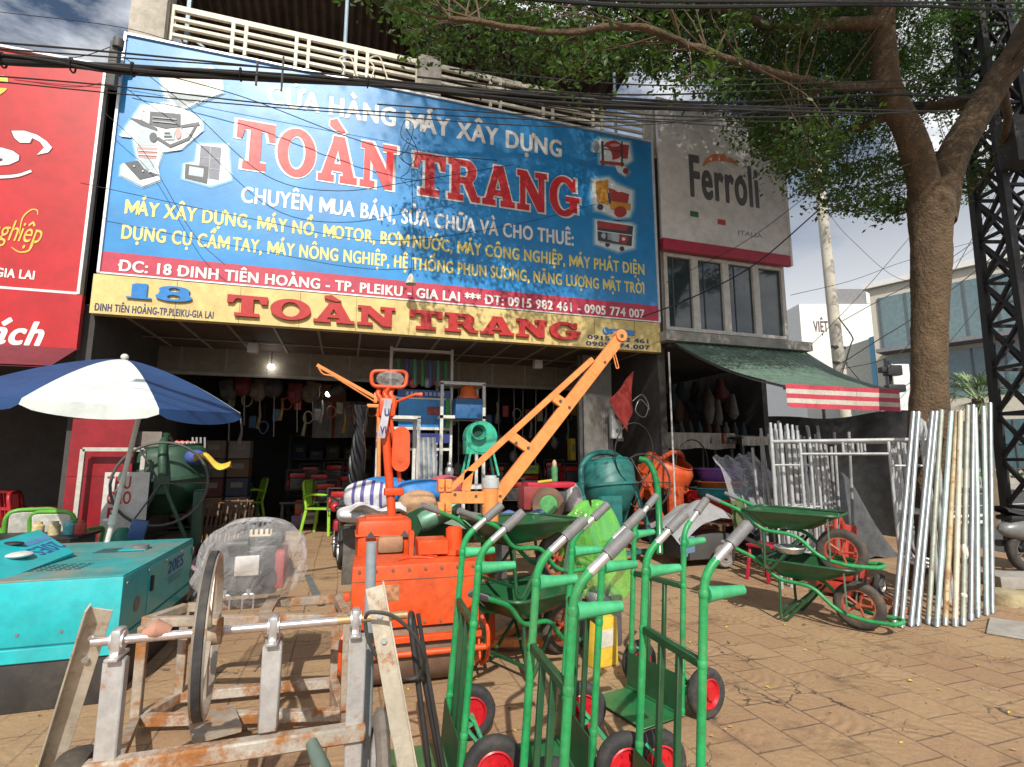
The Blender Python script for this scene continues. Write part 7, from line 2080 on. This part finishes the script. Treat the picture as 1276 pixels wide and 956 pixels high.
# bags and bundles hanging in a row under the ceiling at the left
redbag = mat('bag_red', (.13, .018, .018), .7, var=.3)
for i, (u, v, c) in enumerate(((285, 486, 0), (303, 480, 0), (322, 486, 1), (340, 482, 0), (368, 490, 1), (387, 488, 0))):
    p = at(u, v, 10.8)
    t = thing('tool_bag', 'red and dark tool bag with pale straps hanging under the lintel', 'tool bag', tuple(p), 0, 'tool bags hanging in a row under the lintel')
    m = MB(); m.sphere((0, 0, -.02), (.15 + .03 * (i % 2), .11, .20), 14, 10); m.box((.04 * (i % 3 - 1), 0, .10), (.26, .14, .20), rot=(0, .2 * (i % 3 - 1), 0), bev=.04); m.box((-.05, -.1, -.06), (.14, .08, .16), bev=.03); m.build('bag', (mat('bag_dark', (.05, .045, .04), .7, var=.3), redbag, mat('bag_khaki', (.11, .09, .06), .8, var=.3))[i % 3], t, ang=60)
    m = MB(); m.bar((.05, -.1, -.2), (.08, -.08, -.95 + .2 * (i % 3)), .07, .012); m.build('strap', mat('strap_pale', (.24, .23, .21), .7), t)
    m = MB(); m.cyl((0, 0, .2), (0, 0, 3.0 - p.z + .1), .008, n=5); m.build('cord', black, t)
m = MB(); m.cyl((-2.9, 10.8, 3.02), (4.9, 10.8, 3.02), .018, n=8); tag(m.build('hanging_rail', darkst), 'long steel rail under the lintel from which tool bags hang', 'rail')
# orange banner deep inside, jackets
p = at(414, 480, 12.5); m = MB(); m.box((p.x, 12.5, 2.55), (.62, .02, 1.2)); tag(m.build('orange_banner', mat('banner_orange', (.32, .10, .03), .7, var=.2)), 'dull orange banner hanging deep in the shop behind the lamp', 'banner')
for i, u in enumerate((430, 448, 402, 466)):
    p = at(u, 520, 12.2)
    t = thing('hanging_overall', 'pale work overall hanging deep in the shop', 'overall', tuple(p), 0, 'work overalls hanging deep in the shop')
    m = MB(); m.grid(lambda s, v: (-.2 + .4 * s * (1 - .0 * v), .04 * math.sin(s * 9 + v * 3), .35 - .8 * v), 10, 8); m.build('cloth', mat('overall%d' % (i % 2), ((.16, .16, .15), (.10, .07, .06))[i % 2], .9, var=.2), t, ang=180)
    m = MB(); m.cyl((0, 0, .35), (0, 0, 3.2 - p.z), .008, n=5); m.build('hanger', darkst, t)
# lamps
bulb = mat('bulb_glow', (1.0, .97, .90), .3, emit=20.0, var=0)
p = at(338, 457, 9.9)
t = thing('bulb_lamp', 'lit white lamp hanging below the soffit left of the orange boom', 'lamp', tuple(p))
m = MB(); m.box((0, 0, 0), (.10, .08, .07), bev=.02); m.build('bulb', bulb, t)
m = MB(); m.cyl((0, 0, .03), (0, 0, 3.36 - p.z), .006, n=5); m.build('cord', black, t)
p = at(409, 491, 11.0)
t = thing('spot_lamp', 'small lit spot lamp with dark shade deep in the shop', 'lamp', tuple(p))
m = MB(); m.sphere((0, 0, 0), .055, 12, 8); m.build('bulb', bulb, t)
m = MB(); m.lathe([(.05, 0), (.12, .12), (.13, .30), (.05, .34)], 16, Matrix.Rotation(R(60), 4, 'Y')); m.build('lamp_shade', mat('shade_dark', (.05, .05, .05), .5), t)
for u, v, Y in ((670, 446, 9.0), (316, 430, 9.0)):
    p = at(u, v, Y); t = thing('ceiling_speaker', 'small grey box lamp fixed under the soffit ' + ('above the crane boom' if u > 500 else 'above the parasol'), 'lamp', (p.x, p.y, 3.30))
    m = MB(); m.box((0, 0, -.08), (.16, .14, .16), bev=.02); m.build('housing', mat('device_white', (1, 1, 1)), t)
    m = MB(); m.cyl((0, 0, 0), (0, 0, .06), .02, n=8); m.build('mount', darkst, t)
# long shafts of brush cutters hanging in the right half
for i, u in enumerate((572, 592, 605, 622, 640, 652, 668, 690)):
    p = at(u, 450, 10.5 + .1 * (i % 3)); ln_ = rk.uniform(.9, 1.8)
    t = thing('brush_cutter', 'slim brush cutter shaft hanging in the dark right half of the shop', 'brush cutter', (p.x, p.y, 2.95), 0, 'brush cutters hanging in the dark right half')
    m = MB(); m.tube([(0, 0, .3), (rk.uniform(-.04, .04), 0, -ln_)], .012, 6); m.build('shaft', mat('shaft_grey', (.24, .24, .24), .4, metal=.5), t)
    m = MB(); m.sphere((0, 0, -ln_ - .08), (.09, .07, .13), 10, 8); m.build('head', mat('cutter_head', (.15, .14, .13), .5, var=.4), t)
# ---------------------------------------------------------------- display stand and white racks
ds = thing('display_stand', 'tall white display stand with hanging tools and bright blue panel', 'display stand', (0, 0, 0))
YD = 8.9
xl, xr_ = at(485, 520, YD).x, at(562, 520, YD).x
for x in (xl, xr_):
    m = MB(); m.box((x, YD, 1.75), (.045, .045, 3.25)); m.build('post', wpaint, ds)
for v in (437, 496, 534, 560):
    z_ = at(520, v, YD).z; m = MB(); m.box(((xl + xr_) / 2, YD, z_), (xr_ - xl, .04, .045)); m.build('rail', wpaint, ds)
bluepan = mat('panel_blue', (.02, .22, .55), .35, var=.12)
za, zb_2 = at(525, 498, YD).z, at(525, 532, YD).z
m = MB(); m.box(((xl + xr_) / 2 + .05, YD + .02, (za + zb_2) / 2), (xr_ - xl - .2, .03, za - zb_2)); m.build('blue_panel', bluepan, ds)
zs_ = at(525, 491, YD).z
m = MB(); m.box(((xl + xr_) / 2 + .05, YD - .03, zs_), (xr_ - xl - .14, .01, .13)); m.build('blue_strip', mat('strip_blue', (.02, .07, .24), .4), ds)
m = MB()
for q_ in range(9): m.box((xl + .28 + .072 * q_ + (.03 if q_ > 3 else 0), YD - .037, zs_), (.045, .003, .06))
m.build('strip_print', mat('strip_print', (.30, .36, .48), .5), ds)
zs_ = at(525, 546, YD).z
m = MB(); m.box(((xl + xr_) / 2 + .08, YD - .03, zs_), (xr_ - xl - .2, .01, .16)); m.build('lower_strip', mat('strip_navy', (.03, .04, .18), .4), ds)
m = MB(); p = at(540, 512, YD); m.box((p.x, YD - .0, p.z), (.20, .015, .14), bev=.004); m.build('picture_engine', mat('pic_red', (.30, .05, .05), .5, var=.5, scale=25), ds)
for i in range(7):
    x = xl + .12 + (xr_ - xl - .24) * i / 6
    m = MB(); m.tube([(x, YD - .08, 3.15), (x + .01, YD - .09, 2.70)], .035, 8); m.build('hanging_tube', mat(('tube_green', 'tube_blue', 'tube_teal')[i % 3], ((.03, .14, .05), (.03, .06, .20), (.04, .18, .14))[i % 3], .4), ds)
for i, u in enumerate((515, 533, 547, 556)):
    p = at(u, 477, YD - .05); m = MB(); m.sphere(tuple(p), (.09, .05, .09), 12, 8); m.build('disc_blade', mat(('disc_red', 'disc_grey')[i % 2], ((.42, .04, .03), (.25, .22, .22))[i % 2], .4), ds)
m = MB(); a_, b_ = at(552, 497, YD - .02), at(560, 534, YD - .02); m.box((b_.x - .04, YD - .04, (a_.z + b_.z) / 2), (.07, .02, a_.z - b_.z)); m.build('green_edge', mat('edge_green', (.06, .30, .05), .5), ds)
def rack(label, u0, u1, vt, Y, shelves, d=.5):
    t = thing('steel_rack', label, 'rack', (0, 0, 0))
    a_, b_ = at(u0, vt, Y), at(u1, vt, Y)
    for x in (a_.x, b_.x):
        for y in (Y, Y + d):
            m = MB(); m.box((x, y, a_.z / 2 + .06), (.05, .05, a_.z - .12)); m.build('post', wpaint, t)
    for v in shelves:
        z_ = at((u0 + u1) / 2, v, Y).z
        m = MB(); m.box(((a_.x + b_.x) / 2, Y + d / 2, z_), (b_.x - a_.x + .05, d + .05, .05)); m.build('shelf_board', wpaint, t)
    return t
rack('low white steel rack under the display stand, left of the striped sheets', 474, 522, 520, 8.1, (520, 628))
rack('white steel rack stepped up beside the blue display panel', 551, 603, 456 + 21, 8.6, (478, 520, 608))
rack('low white rack in front with the mint sheller on it', 577, 622, 605, 7.7, (607,))
# striped tin sheets leaning on the rack
t = thing('tin_sheet', 'pale striped tin sheets standing upright on the white rack', 'sheet', (0, 0, 0))
a_, b_ = at(524, 545, 7.9), at(541, 662, 7.9)
m = MB()
for i in range(8):
    x = a_.x + (b_.x - a_.x + .02) * i / 7; m.mi = i % 2
    m.box((x, 7.9 + .02 * (i % 2), (a_.z + b_.z) / 2), ((b_.x - a_.x) / 7, .02, a_.z - b_.z), rot=(0, -.05, 0))
m.build('sheet', [mat('tin_pale', (.50, .50, .47), .4, metal=.4), mat('tin_bluegrey', (.28, .34, .42), .4, metal=.4)], t)
# mint feed sheller: flat round drum with chute hole on legs
gs = thing('grain_sheller', 'mint green grain sheller with round drum and chute hole on thin legs', 'machine', tuple(at(598, 545, 7.6)))
mint = mat('mint_paint', (.035, .42, .27), .4, var=.1, dust=.15)
gM = Matrix.Rotation(R(90), 4, 'X')
m = MB(); m.lathe([(0, -.13), (.225, -.13), (.235, -.12), (.235, .12), (.225, .13), (0, .13)], 36, gM); m.box((-.06, 0, -.15), (.34, .24, .20), bev=.01); m.build('drum', mint, gs)
m = MB(); m.lathe([(.085, .12), (.115, .24), (.105, .24), (.075, .12)], 24, Matrix.Translation((-.07, 0, .07)) @ gM); m.build('chute', mint, gs)
m = MB(); m.lathe([(0, .135), (.08, .135), (.08, .13)], 24, Matrix.Translation((-.07, 0, .07)) @ gM); m.build('chute_hole', mat('hole_dark', (.01, .05, .035), .8), gs)
for x in (-.19, .20):
    m = MB(); m.bar((x * .8, -.1, -.16), (x * 1.25, -.14, -.56), .03, .03); m.bar((x * .8, .1, -.16), (x * 1.25, .14, -.56), .03, .03); m.build('leg', mint, gs)
p = at(582, 508, 8.7)
t = thing('blue_box', 'dark blue box standing on the white rack behind the mint sheller', 'box', (p.x, 8.7, p.z - .20))
m = MB(); m.box((0, 0, .17), (.46, .34, .34), bev=.015); m.build('box', mat('box_blue', (.02, .11, .28), .5), t)
t = thing('orange_hood', 'round orange motor hood on top of the dark blue box', 'hood', (p.x + .02, 8.7, p.z + .14))
m = MB(); m.lathe([(0, .24), (.08, .235), (.13, .18), (.145, .06), (.19, .05), (.19, .0), (0, 0)], 24); m.build('hood', mat('hood_orange', (.60, .12, .02), .45), t)
p = at(560, 592, 8.0)
t = thing('silver_pump', 'small silver pump with knobs standing on the white rack', 'pump', tuple(p))
m = MB(); m.sphere((0, 0, .05), (.07, .06, .09), 12, 8); m.sphere((-.06, -.02, -.05), .04, 10, 6); m.sphere((.06, -.02, -.05), .04, 10, 6); m.sphere((0, -.02, .16), .045, 10, 6); m.build('body', silver, t)
# black hose bundle
t = thing('hose_bundle', 'thick hanging bundle of shiny black hose beside the orange post', 'hose', tuple(at(450, 510, 7.6)))
m = MB()
for i in range(7):
    P = []
    for k_ in range(26):
        q = k_ / 25; a = q * 9 + i * .9
        P.append((.055 * math.cos(a) + .03 * math.sin(i) - .05 * q, .05 * math.sin(a), .05 - 1.42 * q))
    m.tube(P, .034, 8)
m.build('hose', mat('hose_black', (.012, .012, .014), .22), t)
# sacks
sk = [mat('sack_blue', (.03, .20, .55), .5, var=.2, scale=5, bump=.4), mat('sack_white', (.60, .60, .62), .6, var=.15, bump=.4), mat('sack_brown', (.42, .26, .15), .8, var=.15, bump=.4), mat('sack_red', (.50, .10, .14), .6, var=.3, bump=.4), mat('sack_stripe', (.10, .08, .28), .6)]
def sack(label, u, v, Y, s3, k_, rz=0.0, stripes=False):
    p_ = at(u, v, Y)
    t = thing('sack', label, 'sack', tuple(p_), rz)
    m = MB(); ph = rk.uniform(0, 6)
    def f(s, v_):
        a = 2 * math.pi * s; q = math.pi * v_
        r_ = math.sin(q) ** .55; w_ = 1 + .05 * math.sin(a * 5 + ph) + .04 * math.sin(a * 3 + 7 * v_)
        return (s3[0] * math.cos(q), s3[1] * r_ * math.cos(a) * w_, s3[2] * r_ * math.sin(a) * w_)
    m.grid(f, 28, 20); m.build('body', sk[k_], t, ang=180)
    if stripes:
        m = MB()
        for i in range(4):
            v0_ = .26 + .13 * i
            m.grid(lambda s, v_: Vector(f(s, v0_ + .05 * v_)) * 1.006, 28, 2)
        m.build('stripe', sk[4], t, ang=180)
sack('white sack with violet stripes lying left of the orange post', 458, 618, 6.6, (.27, .16, .17), 1, -.2, True)
sack('bright blue sack lying on the pile behind the orange post', 478, 612, 6.9, (.32, .20, .17), 0, .1)
sack('blue plastic sack right of the orange post', 527, 612, 6.8, (.34, .18, .15), 0, .15)
sack('red and blue printed sack next to the orange crane arm', 556, 606, 6.9, (.22, .16, .14), 3, .1)
sack('tan paper sack under the blue ones beside the crane arm', 520, 628, 6.4, (.22, .15, .15), 2, .2)
sack('flattened white sack under the striped one', 448, 640, 6.5, (.25, .2, .10), 1, .1)
for lab, u, v, Y, c in (('pallet of goods under the pile of sacks', 495, 655, 7.0, 0),):
    p_ = at(u, v, Y); m = MB(); m.box((p_.x + .1, Y + .1, (p_.z + .0) / 2), (1.5, .6, p_.z), bev=.02); tag(m.build('goods_platform', mat('platform_dark', (.10, .09, .08), .8, var=.3)), 'low dark platform carrying the pile of sacks', 'platform')
m = MB()
p_ = at(470, 636, 6.3); m.grid(lambda s, v_: (p_.x - .3 + .62 * s, 6.15 + .3 * v_, p_.z + .04 * math.sin(s * 9) + .05 * math.sin(v_ * 7 + s * 4)), 18, 10); tag(m.build('plastic_wrap', mat('wrap_white', (.55, .55, .56), .35, var=.2, bump=.5), ang=180), 'crumpled white plastic wrap below the striped sack', 'wrap')
# red engine on a bench, bottle, silver bag
eb_ = at(668, 640, 6.2)
t = thing('workbench', 'dark low bench carrying the long red engine', 'bench', (eb_.x, 6.3, 0))
m = MB(); m.box((0, 0, eb_.z - .03), (1.0, .6, .05)); m.build('bench_top', darkst, t)
for x in (-.45, .45):
    m = MB(); m.box((x, 0, (eb_.z - .05) / 2), (.06, .5, eb_.z - .06)); m.build('leg', darkst, t)
t = thing('red_engine', 'long red engine with green flywheel on a bench behind the crane', 'engine', (eb_.x + .05, 6.15, eb_.z))
m = MB(); m.box((-.10, 0, .20), (.34, .26, .28), bev=.03); m.build('block', mat('engine_maroon', (.26, .04, .04), .4, var=.2), t)
m = MB(); m.box((.10, 0, .345), (.62, .22, .07), bev=.02); m.box((.36, 0, .22), (.06, .2, .26), bev=.015); m.build('tank', mat('engine_red', (.50, .02, .05), .35), t)
m = MB(); m.lathe([(.12, -.03), (.20, -.03), (.21, 0), (.20, .03), (.12, .03)], 30, Matrix.Translation((.02, -.17, .12)) @ Matrix.Rotation(R(90), 4, 'X')); m.build('flywheel_rim', brownst, t)
m = MB(); m.lathe([(0, .04), (.10, .04), (.13, .01)], 24, Matrix.Translation((.02, -.17, .12)) @ Matrix.Rotation(R(90), 4, 'X')); m.build('flywheel', mat('flywheel_green', (.10, .35, .12), .5, var=.3), t)
m = MB(); m.cyl((.22, -.1, .20), (.22, -.13, .20), .035, n=12); m.box((.22, 0, .2), (.18, .2, .14), bev=.02); m.build('starter', MATS['engine_grey'], t)
m = MB(); m.cyl((-.08, -.1, .38), (.10, -.1, .40), .02, n=10); m.build('tool_handle', mat('handle_yellow', (.55, .40, .05), .4), t)
p_ = at(693, 608, 6.3); t = thing('spray_bottle', 'slim green bottle with red cap standing behind the red engine', 'bottle', (p_.x, 6.35, eb_.z + .38))
m = MB(); m.lathe([(0, 0), (.04, 0), (.04, .17), (.03, .2), (.03, .2), (0, .2)], 14); m.build('bottle', mat('bottle_green', (.08, .26, .10), .35), t)
m = MB(); m.lathe([(.028, .2), (.028, .24), (.01, .27), (0, .27)], 12); m.build('cap', mat('cap_cream', (.55, .30, .20), .5), t)
p_ = at(714, 622, 6.1); m = MB(); m.lathe([(0, -.16), (.11, -.14), (.13, -.04), (.10, .10), (.04, .19), (0, .2)], 18, Matrix.Translation(p_)); tag(m.build('foil_sack', mat('sack_silver', (.40, .38, .37), .4, metal=.3, bump=.6)), 'silver pointed sack standing right of the red engine', 'sack')
m = MB(); p_ = at(650, 640, 5.7); m.grid(lambda s, v_: (p_.x - .25 + .6 * s, 5.6 + .2 * v_, p_.z - .02 + .04 * math.sin(s * 11) + .03 * math.sin(v_ * 6)), 14, 8); tag(m.build('blue_rag', mat('rag_denim', (.10, .14, .36), .85)), 'blue rag lying on the rim of the upper centre wheelbarrow', 'rag')
# crowd of small red engines and pumps on the shop floor and tables
def small_engine(label, loc, rz, k_, group):
    t = thing('small_engine', label, 'engine', loc, rz, group)
    m = MB(); m.box((0, 0, .13), (.30, .26, .22), bev=.03); m.build('block', MATS['engine_grey'], t)
    m = MB(); m.box((0, 0, .29), (.32, .24, .10), bev=.03); m.cyl((-.16, 0, .14), (-.20, 0, .14), .10, n=16); m.build('tank', mat(('eng_red', 'eng_blue', 'eng_orange')[k_], ((.40, .02, .02), (.03, .10, .36), (.55, .14, .02))[k_], .35), t)
    m = MB(); m.tube([(-.2, -.15, .01), (.2, -.15, .01), (.2, -.15, .4), (-.2, -.15, .4)], .013, 6, closed=True); m.tube([(-.2, .15, .01), (.2, .15, .01), (.2, .15, .4), (-.2, .15, .4)], .013, 6, closed=True); m.build('frame', darkst, t)
    return t
e0 = remember(small_engine('small red engine in a black frame in the row on the shop floor', (.2, 10.9, .62), .2, 0, 'small engines crowded on the shop tables'))
tpos = [(370, 598, 11.6), (386, 590, 12.2), (398, 600, 11.2), (418, 588, 11.8), (432, 602, 10.8), (440, 588, 12.2), (405, 612, 10.6), (425, 622, 10.2), (640, 610, 9.6), (660, 600, 10.2), (690, 585, 10.4), (710, 590, 10.0), (620, 590, 10.6)]
for i, (u, v, Y) in enumerate(tpos):
    p_ = at(u, v, Y)
    if i == 0: e0.location = (p_.x, Y, p_.z - .2)
    else: dup(e0, 'small red engine in a black frame in the row on the shop floor' if i < 8 else 'small red engine in a black frame behind the crane boom', (p_.x, Y, p_.z - .2), rk.uniform(-.6, .6))
t = thing('goods_table', 'long dark table covered with small engines deep in the shop', 'table', (at(405, 620, 11.4).x + .1, 12.3, ZF))
m = MB(); m.box((0, 0, .50), (1.9, 1.6, .04)); m.build('table_top', shd, t)
for x in (-.9, .9):
    for y in (-.7, .7):
        m = MB(); m.box((x, y, .24), (.05, .05, .48)); m.build('leg', shd, t)
t = thing('goods_table', 'dark table of engines behind the crane boom in the shop', 'table', (at(665, 620, 10.2).x, 10.3, ZF))
m = MB(); m.box((0, 0, .62), (2.6, 1.2, .04)); m.build('table_top', shd, t)
for x in (-1.2, 1.2):
    for y in (-.5, .5):
        m = MB(); m.box((x, y, .30), (.05, .05, .6)); m.build('leg', shd, t)
for lab, u, v, Y, c, s3 in (('orange box with white label beside the lime chair', 378, 632, 11.7, (.55, .10, .03), (.30, .3, .30)), ('white and red carton on the floor beside the lime chair', 386, 645, 11.5, (.50, .46, .42), (.32, .25, .22)), ('blue tin on the engines table', 385, 606, 11.0, (.04, .14, .42), (.18, .18, .2)), ('bright blue box among the engines near the black bicycle', 392, 606, 11.8, (.03, .2, .5), (.3, .2, .14)), ('yellow upright box in the dark behind the crane boom', 712, 560, 10.2, (.55, .42, .03), (.10, .2, .45)), ('lime packet on the dark table behind the crane boom', 660, 585, 10.0, (.2, .4, .02), (.3, .2, .16)), ('turquoise plastic crate on the floor left of the dark entrance', 292, 612, 12.2, (.04, .25, .28), (.6, .4, .3)), ('violet bucket beside the lime chair', 370, 650, 11.5, (.2, .12, .35), (.2, .2, .25))):
    p_ = at(u, v, Y); t = thing('goods_box', lab, 'box', (p_.x, Y, max(ZF + .002, p_.z - s3[2] / 2)))
    m = MB(); m.box((0, 0, s3[2] / 2), s3, bev=.01); m.build('box', mat('goods_%d_%d' % (u, v), c, .5, var=.1), t)
    m = MB(); m.box((0, -s3[1] / 2 - .0015, s3[2] * .55), (s3[0] * .6, .003, s3[2] * .35)); m.build('box_label', MATS['box_label'], t)
# little black bicycle
bk = thing('bicycle', 'small black bicycle with red parts parked beside the orange post', 'bicycle', (at(420, 690, 7.9).x, 7.9, .09), R(95))
for x in (-.36, .36): wheel(bk, (x, 0, .26), .26, .055, silver, spokes=14, rr=.84)
m = MB(); m.tube([(-.36, 0, .26), (-.12, 0, .30), (.26, 0, .62), (.36, 0, .26)], .018, 8); m.tube([(-.12, 0, .30), (-.18, 0, .70)], .018, 8); m.tube([(-.18, 0, .58), (.26, 0, .62)], .018, 8); m.tube([(-.36, 0, .26), (-.17, 0, .6)], .012, 8); m.build('frame', MATS['black_paint'], bk)
m = MB(); m.box((-.18, 0, .74), (.22, .13, .05), bev=.02); m.build('saddle', MATS['seat_black'], bk)
m = MB(); m.tube(fillet([(.20, -.24, .86), (.24, -.12, .88), (.26, 0, .80), (.24, .12, .88), (.20, .24, .86)], .06, 4), .014, 8); m.tube([(.26, 0, .60), (.26, 0, .8)], .016, 8); m.build('handlebar', MATS['black_paint'], bk)
m = MB(); m.box((.10, 0, .48), (.22, .12, .14), bev=.03); m.sphere((.22, .04, .72), .07, 10, 8); m.build('tank', mat('bike_red', (.42, .02, .03), .35), bk)
m = MB(); m.cyl((-.12, -.10, .26), (-.12, .10, .26), .012, n=8); m.box((-.12, -.12, .20), (.10, .06, .02)); m.build('pedal', darkst, bk)
# dark goods hanging under the corner building ceiling
gcol = [mat('hang%d' % i, c, .8, var=.3) for i, c in enumerate(((.05, .045, .04), (.09, .05, .03), (.03, .05, .06), (.11, .10, .09), (.10, .02, .02)))]
for i in range(34):
    x, y = rk.uniform(5.3, 8.0), rk.uniform(8.9, 10.2)
    z_ = rk.uniform(2.15, 3.0)
    t = thing('hanging_goods', 'dark shop goods hanging in the shade under the corner building', 'goods', (x, y, z_), 0, 'goods hanging in the shade under the corner building')
    m = MB(); m.lathe([(0, .28), (.05, .26), (rk.uniform(.06, .14), .05), (rk.uniform(.08, .18), -.16), (.04, -.26), (0, -.27)], 10); m.build('body', gcol[i % 5], t)
    m = MB(); m.cyl((0, 0, .26), (0, 0, 3.38 - z_), .006, n=4); m.build('cord', black, t)
for i in range(12):
    x = 5.6 + .22 * i
    m = MB(); m.lathe([(0, 0), (.06, 0), (.065, .12), (.03, .2), (.025, .27), (0, .27)], 10); tag(m.build('bottle', gcol[(i * 2) % 5], loc=(x, 9.15, 1.98)), 'dark bottle in the row at the back of the cloth table', 'bottle', 'bottles at the back of the cloth table')
t = thing('rear_shelf', 'dark rear shelf behind the long cloth table', 'shelf', (6.8, 9.3, .1))
m = MB(); m.box((0, 0, 1.86), (3.0, .5, .04)); m.build('shelf_board', shd, t)
for x in (-1.4, 1.4):
    m = MB(); m.box((x, 0, .93), (.06, .4, 1.85)); m.build('post', shd, t)

# stock piled under the tables and along the dark front of the corner building
for i, (x, y, c, s3, lab) in enumerate(((5.55, 8.45, (.16, .15, .13), (.5, .3, .26), 'grey filled sack lying under the long cloth table at its left end'), (6.05, 8.40, (.20, .16, .10), (.48, .3, .30), 'tan filled sack under the middle of the long cloth table'), (6.35, 8.35, (.05, .09, .16), (.4, .3, .30), 'dark blue sack under the right half of the long cloth table'), (7.1, 8.15, (.22, .20, .18), (.5, .34, .34), 'pale filled sack under the short cloth table'))):
    t = thing('filled_sack', lab, 'sack', (x, y, .12))
    m = MB(); m.sphere((0, 0, s3[2] / 2), (s3[0] / 2, s3[1] / 2, s3[2] / 2), 18, 12); m.build('body', mat('stock_sack%d' % i, c, .85, var=.2, bump=.5), t)
    m = MB(); m.cyl((s3[0] / 2 - .02, 0, s3[2] / 2), (s3[0] / 2 + .07, 0, s3[2] / 2 + .04), .035, .05, n=10); m.build('tied_end', MATS['stock_sack%d' % i], t)
for i in range(5):
    t = thing('bucket', 'pale plastic bucket in the nested stack left of the long cloth table', 'bucket', (5.42, 8.05, .12 + .07 * i), 0, 'nested pale buckets')
    m = MB(); m.lathe([(0, 0), (.12, 0), (.155, .28), (.165, .28), (.165, .265), (.15, .26), (.115, .02), (0, .02)], 24); m.build('body', mat('bucket_pale', (.42, .42, .40), .5, var=.1), t)
# goods spread on the two cloth tables
gc2 = [(.30, .05, .04), (.05, .16, .28), (.34, .26, .08), (.10, .22, .10), (.28, .27, .25), (.16, .06, .16)]
for i in range(16):
    x = 4.75 + .12 * i if i < 11 else 6.75 + .16 * (i - 11)
    y, z_ = (8.85, 1.79) if i < 11 else (8.5, 1.76)
    h = rk.uniform(.08, .20)
    t = thing('packed_goods', ('small coloured pack standing on the long cloth table' if i < 11 else 'small coloured pack standing on the short cloth table'), 'pack', (x, y + rk.uniform(-.1, .2), z_ + .02), rk.uniform(-.3, .3), 'packs on the long cloth table' if i < 11 else 'packs on the short cloth table')
    m = MB(); m.box((0, 0, h / 2), (.09, .07, h), bev=.008); m.build('pack', mat('pack%d' % (i % 6), gc2[i % 6], .6, var=.2), t)
    m = MB(); m.box((0, -.0365, h * .5), (.06, .002, h * .4)); m.build('pack_label', MATS['box_label'], t)

# small tools, belts and packets hanging in rows deep in the shop
for row, (u0, u1, v, Y, n_) in enumerate(((262, 470, 474, 11.3, 24), (560, 722, 470, 10.9, 22), (470, 560, 470, 11.6, 8))):
    for i in range(n_):
        u = u0 + (u1 - u0) * (i + rk.uniform(.2, .8)) / n_
        p = at(u, v, Y); p.z = rk.uniform(2.2, 2.75)
        t = thing('hanging_packet', ('small packet or tool hanging deep in the left half of the shop', 'small packet or tool hanging deep in the right half of the shop', 'small packet or tool hanging behind the display stand')[row], 'packet', (p.x, Y + rk.uniform(-.2, .2), p.z), rk.uniform(-.5, .5), ('packets hanging deep in the left half', 'packets hanging deep in the right half', 'packets hanging behind the display stand')[row])
        k_ = rk.randrange(6)
        m = MB()
        if i % 3 == 0: m.box((0, 0, -.12), (.13, .04, .24), bev=.01)
        elif i % 3 == 1: m.tube([(0, 0, 0), (.02, 0, -.2), (-.02, 0, -.45)], [.02, .025, .04], 8)
        else: m.tube([(.09 * math.cos(a), .02 * math.sin(a * 2), -.13 + .12 * math.sin(a)) for a in [q * .524 for q in range(12)]], .014, 6, closed=True)
        m.build('body', mat('hangp%d' % k_, [(.30, .05, .04), (.30, .27, .20), (.05, .12, .25), (.34, .20, .04), (.10, .20, .10), (.26, .26, .27)][k_], .6, var=.3), t)
        m = MB(); m.cyl((0, 0, -.02), (0, 0, 3.4 - p.z if Y < 10.2 else 3.42 - p.z), .004, n=4); m.build('cord', black, t)
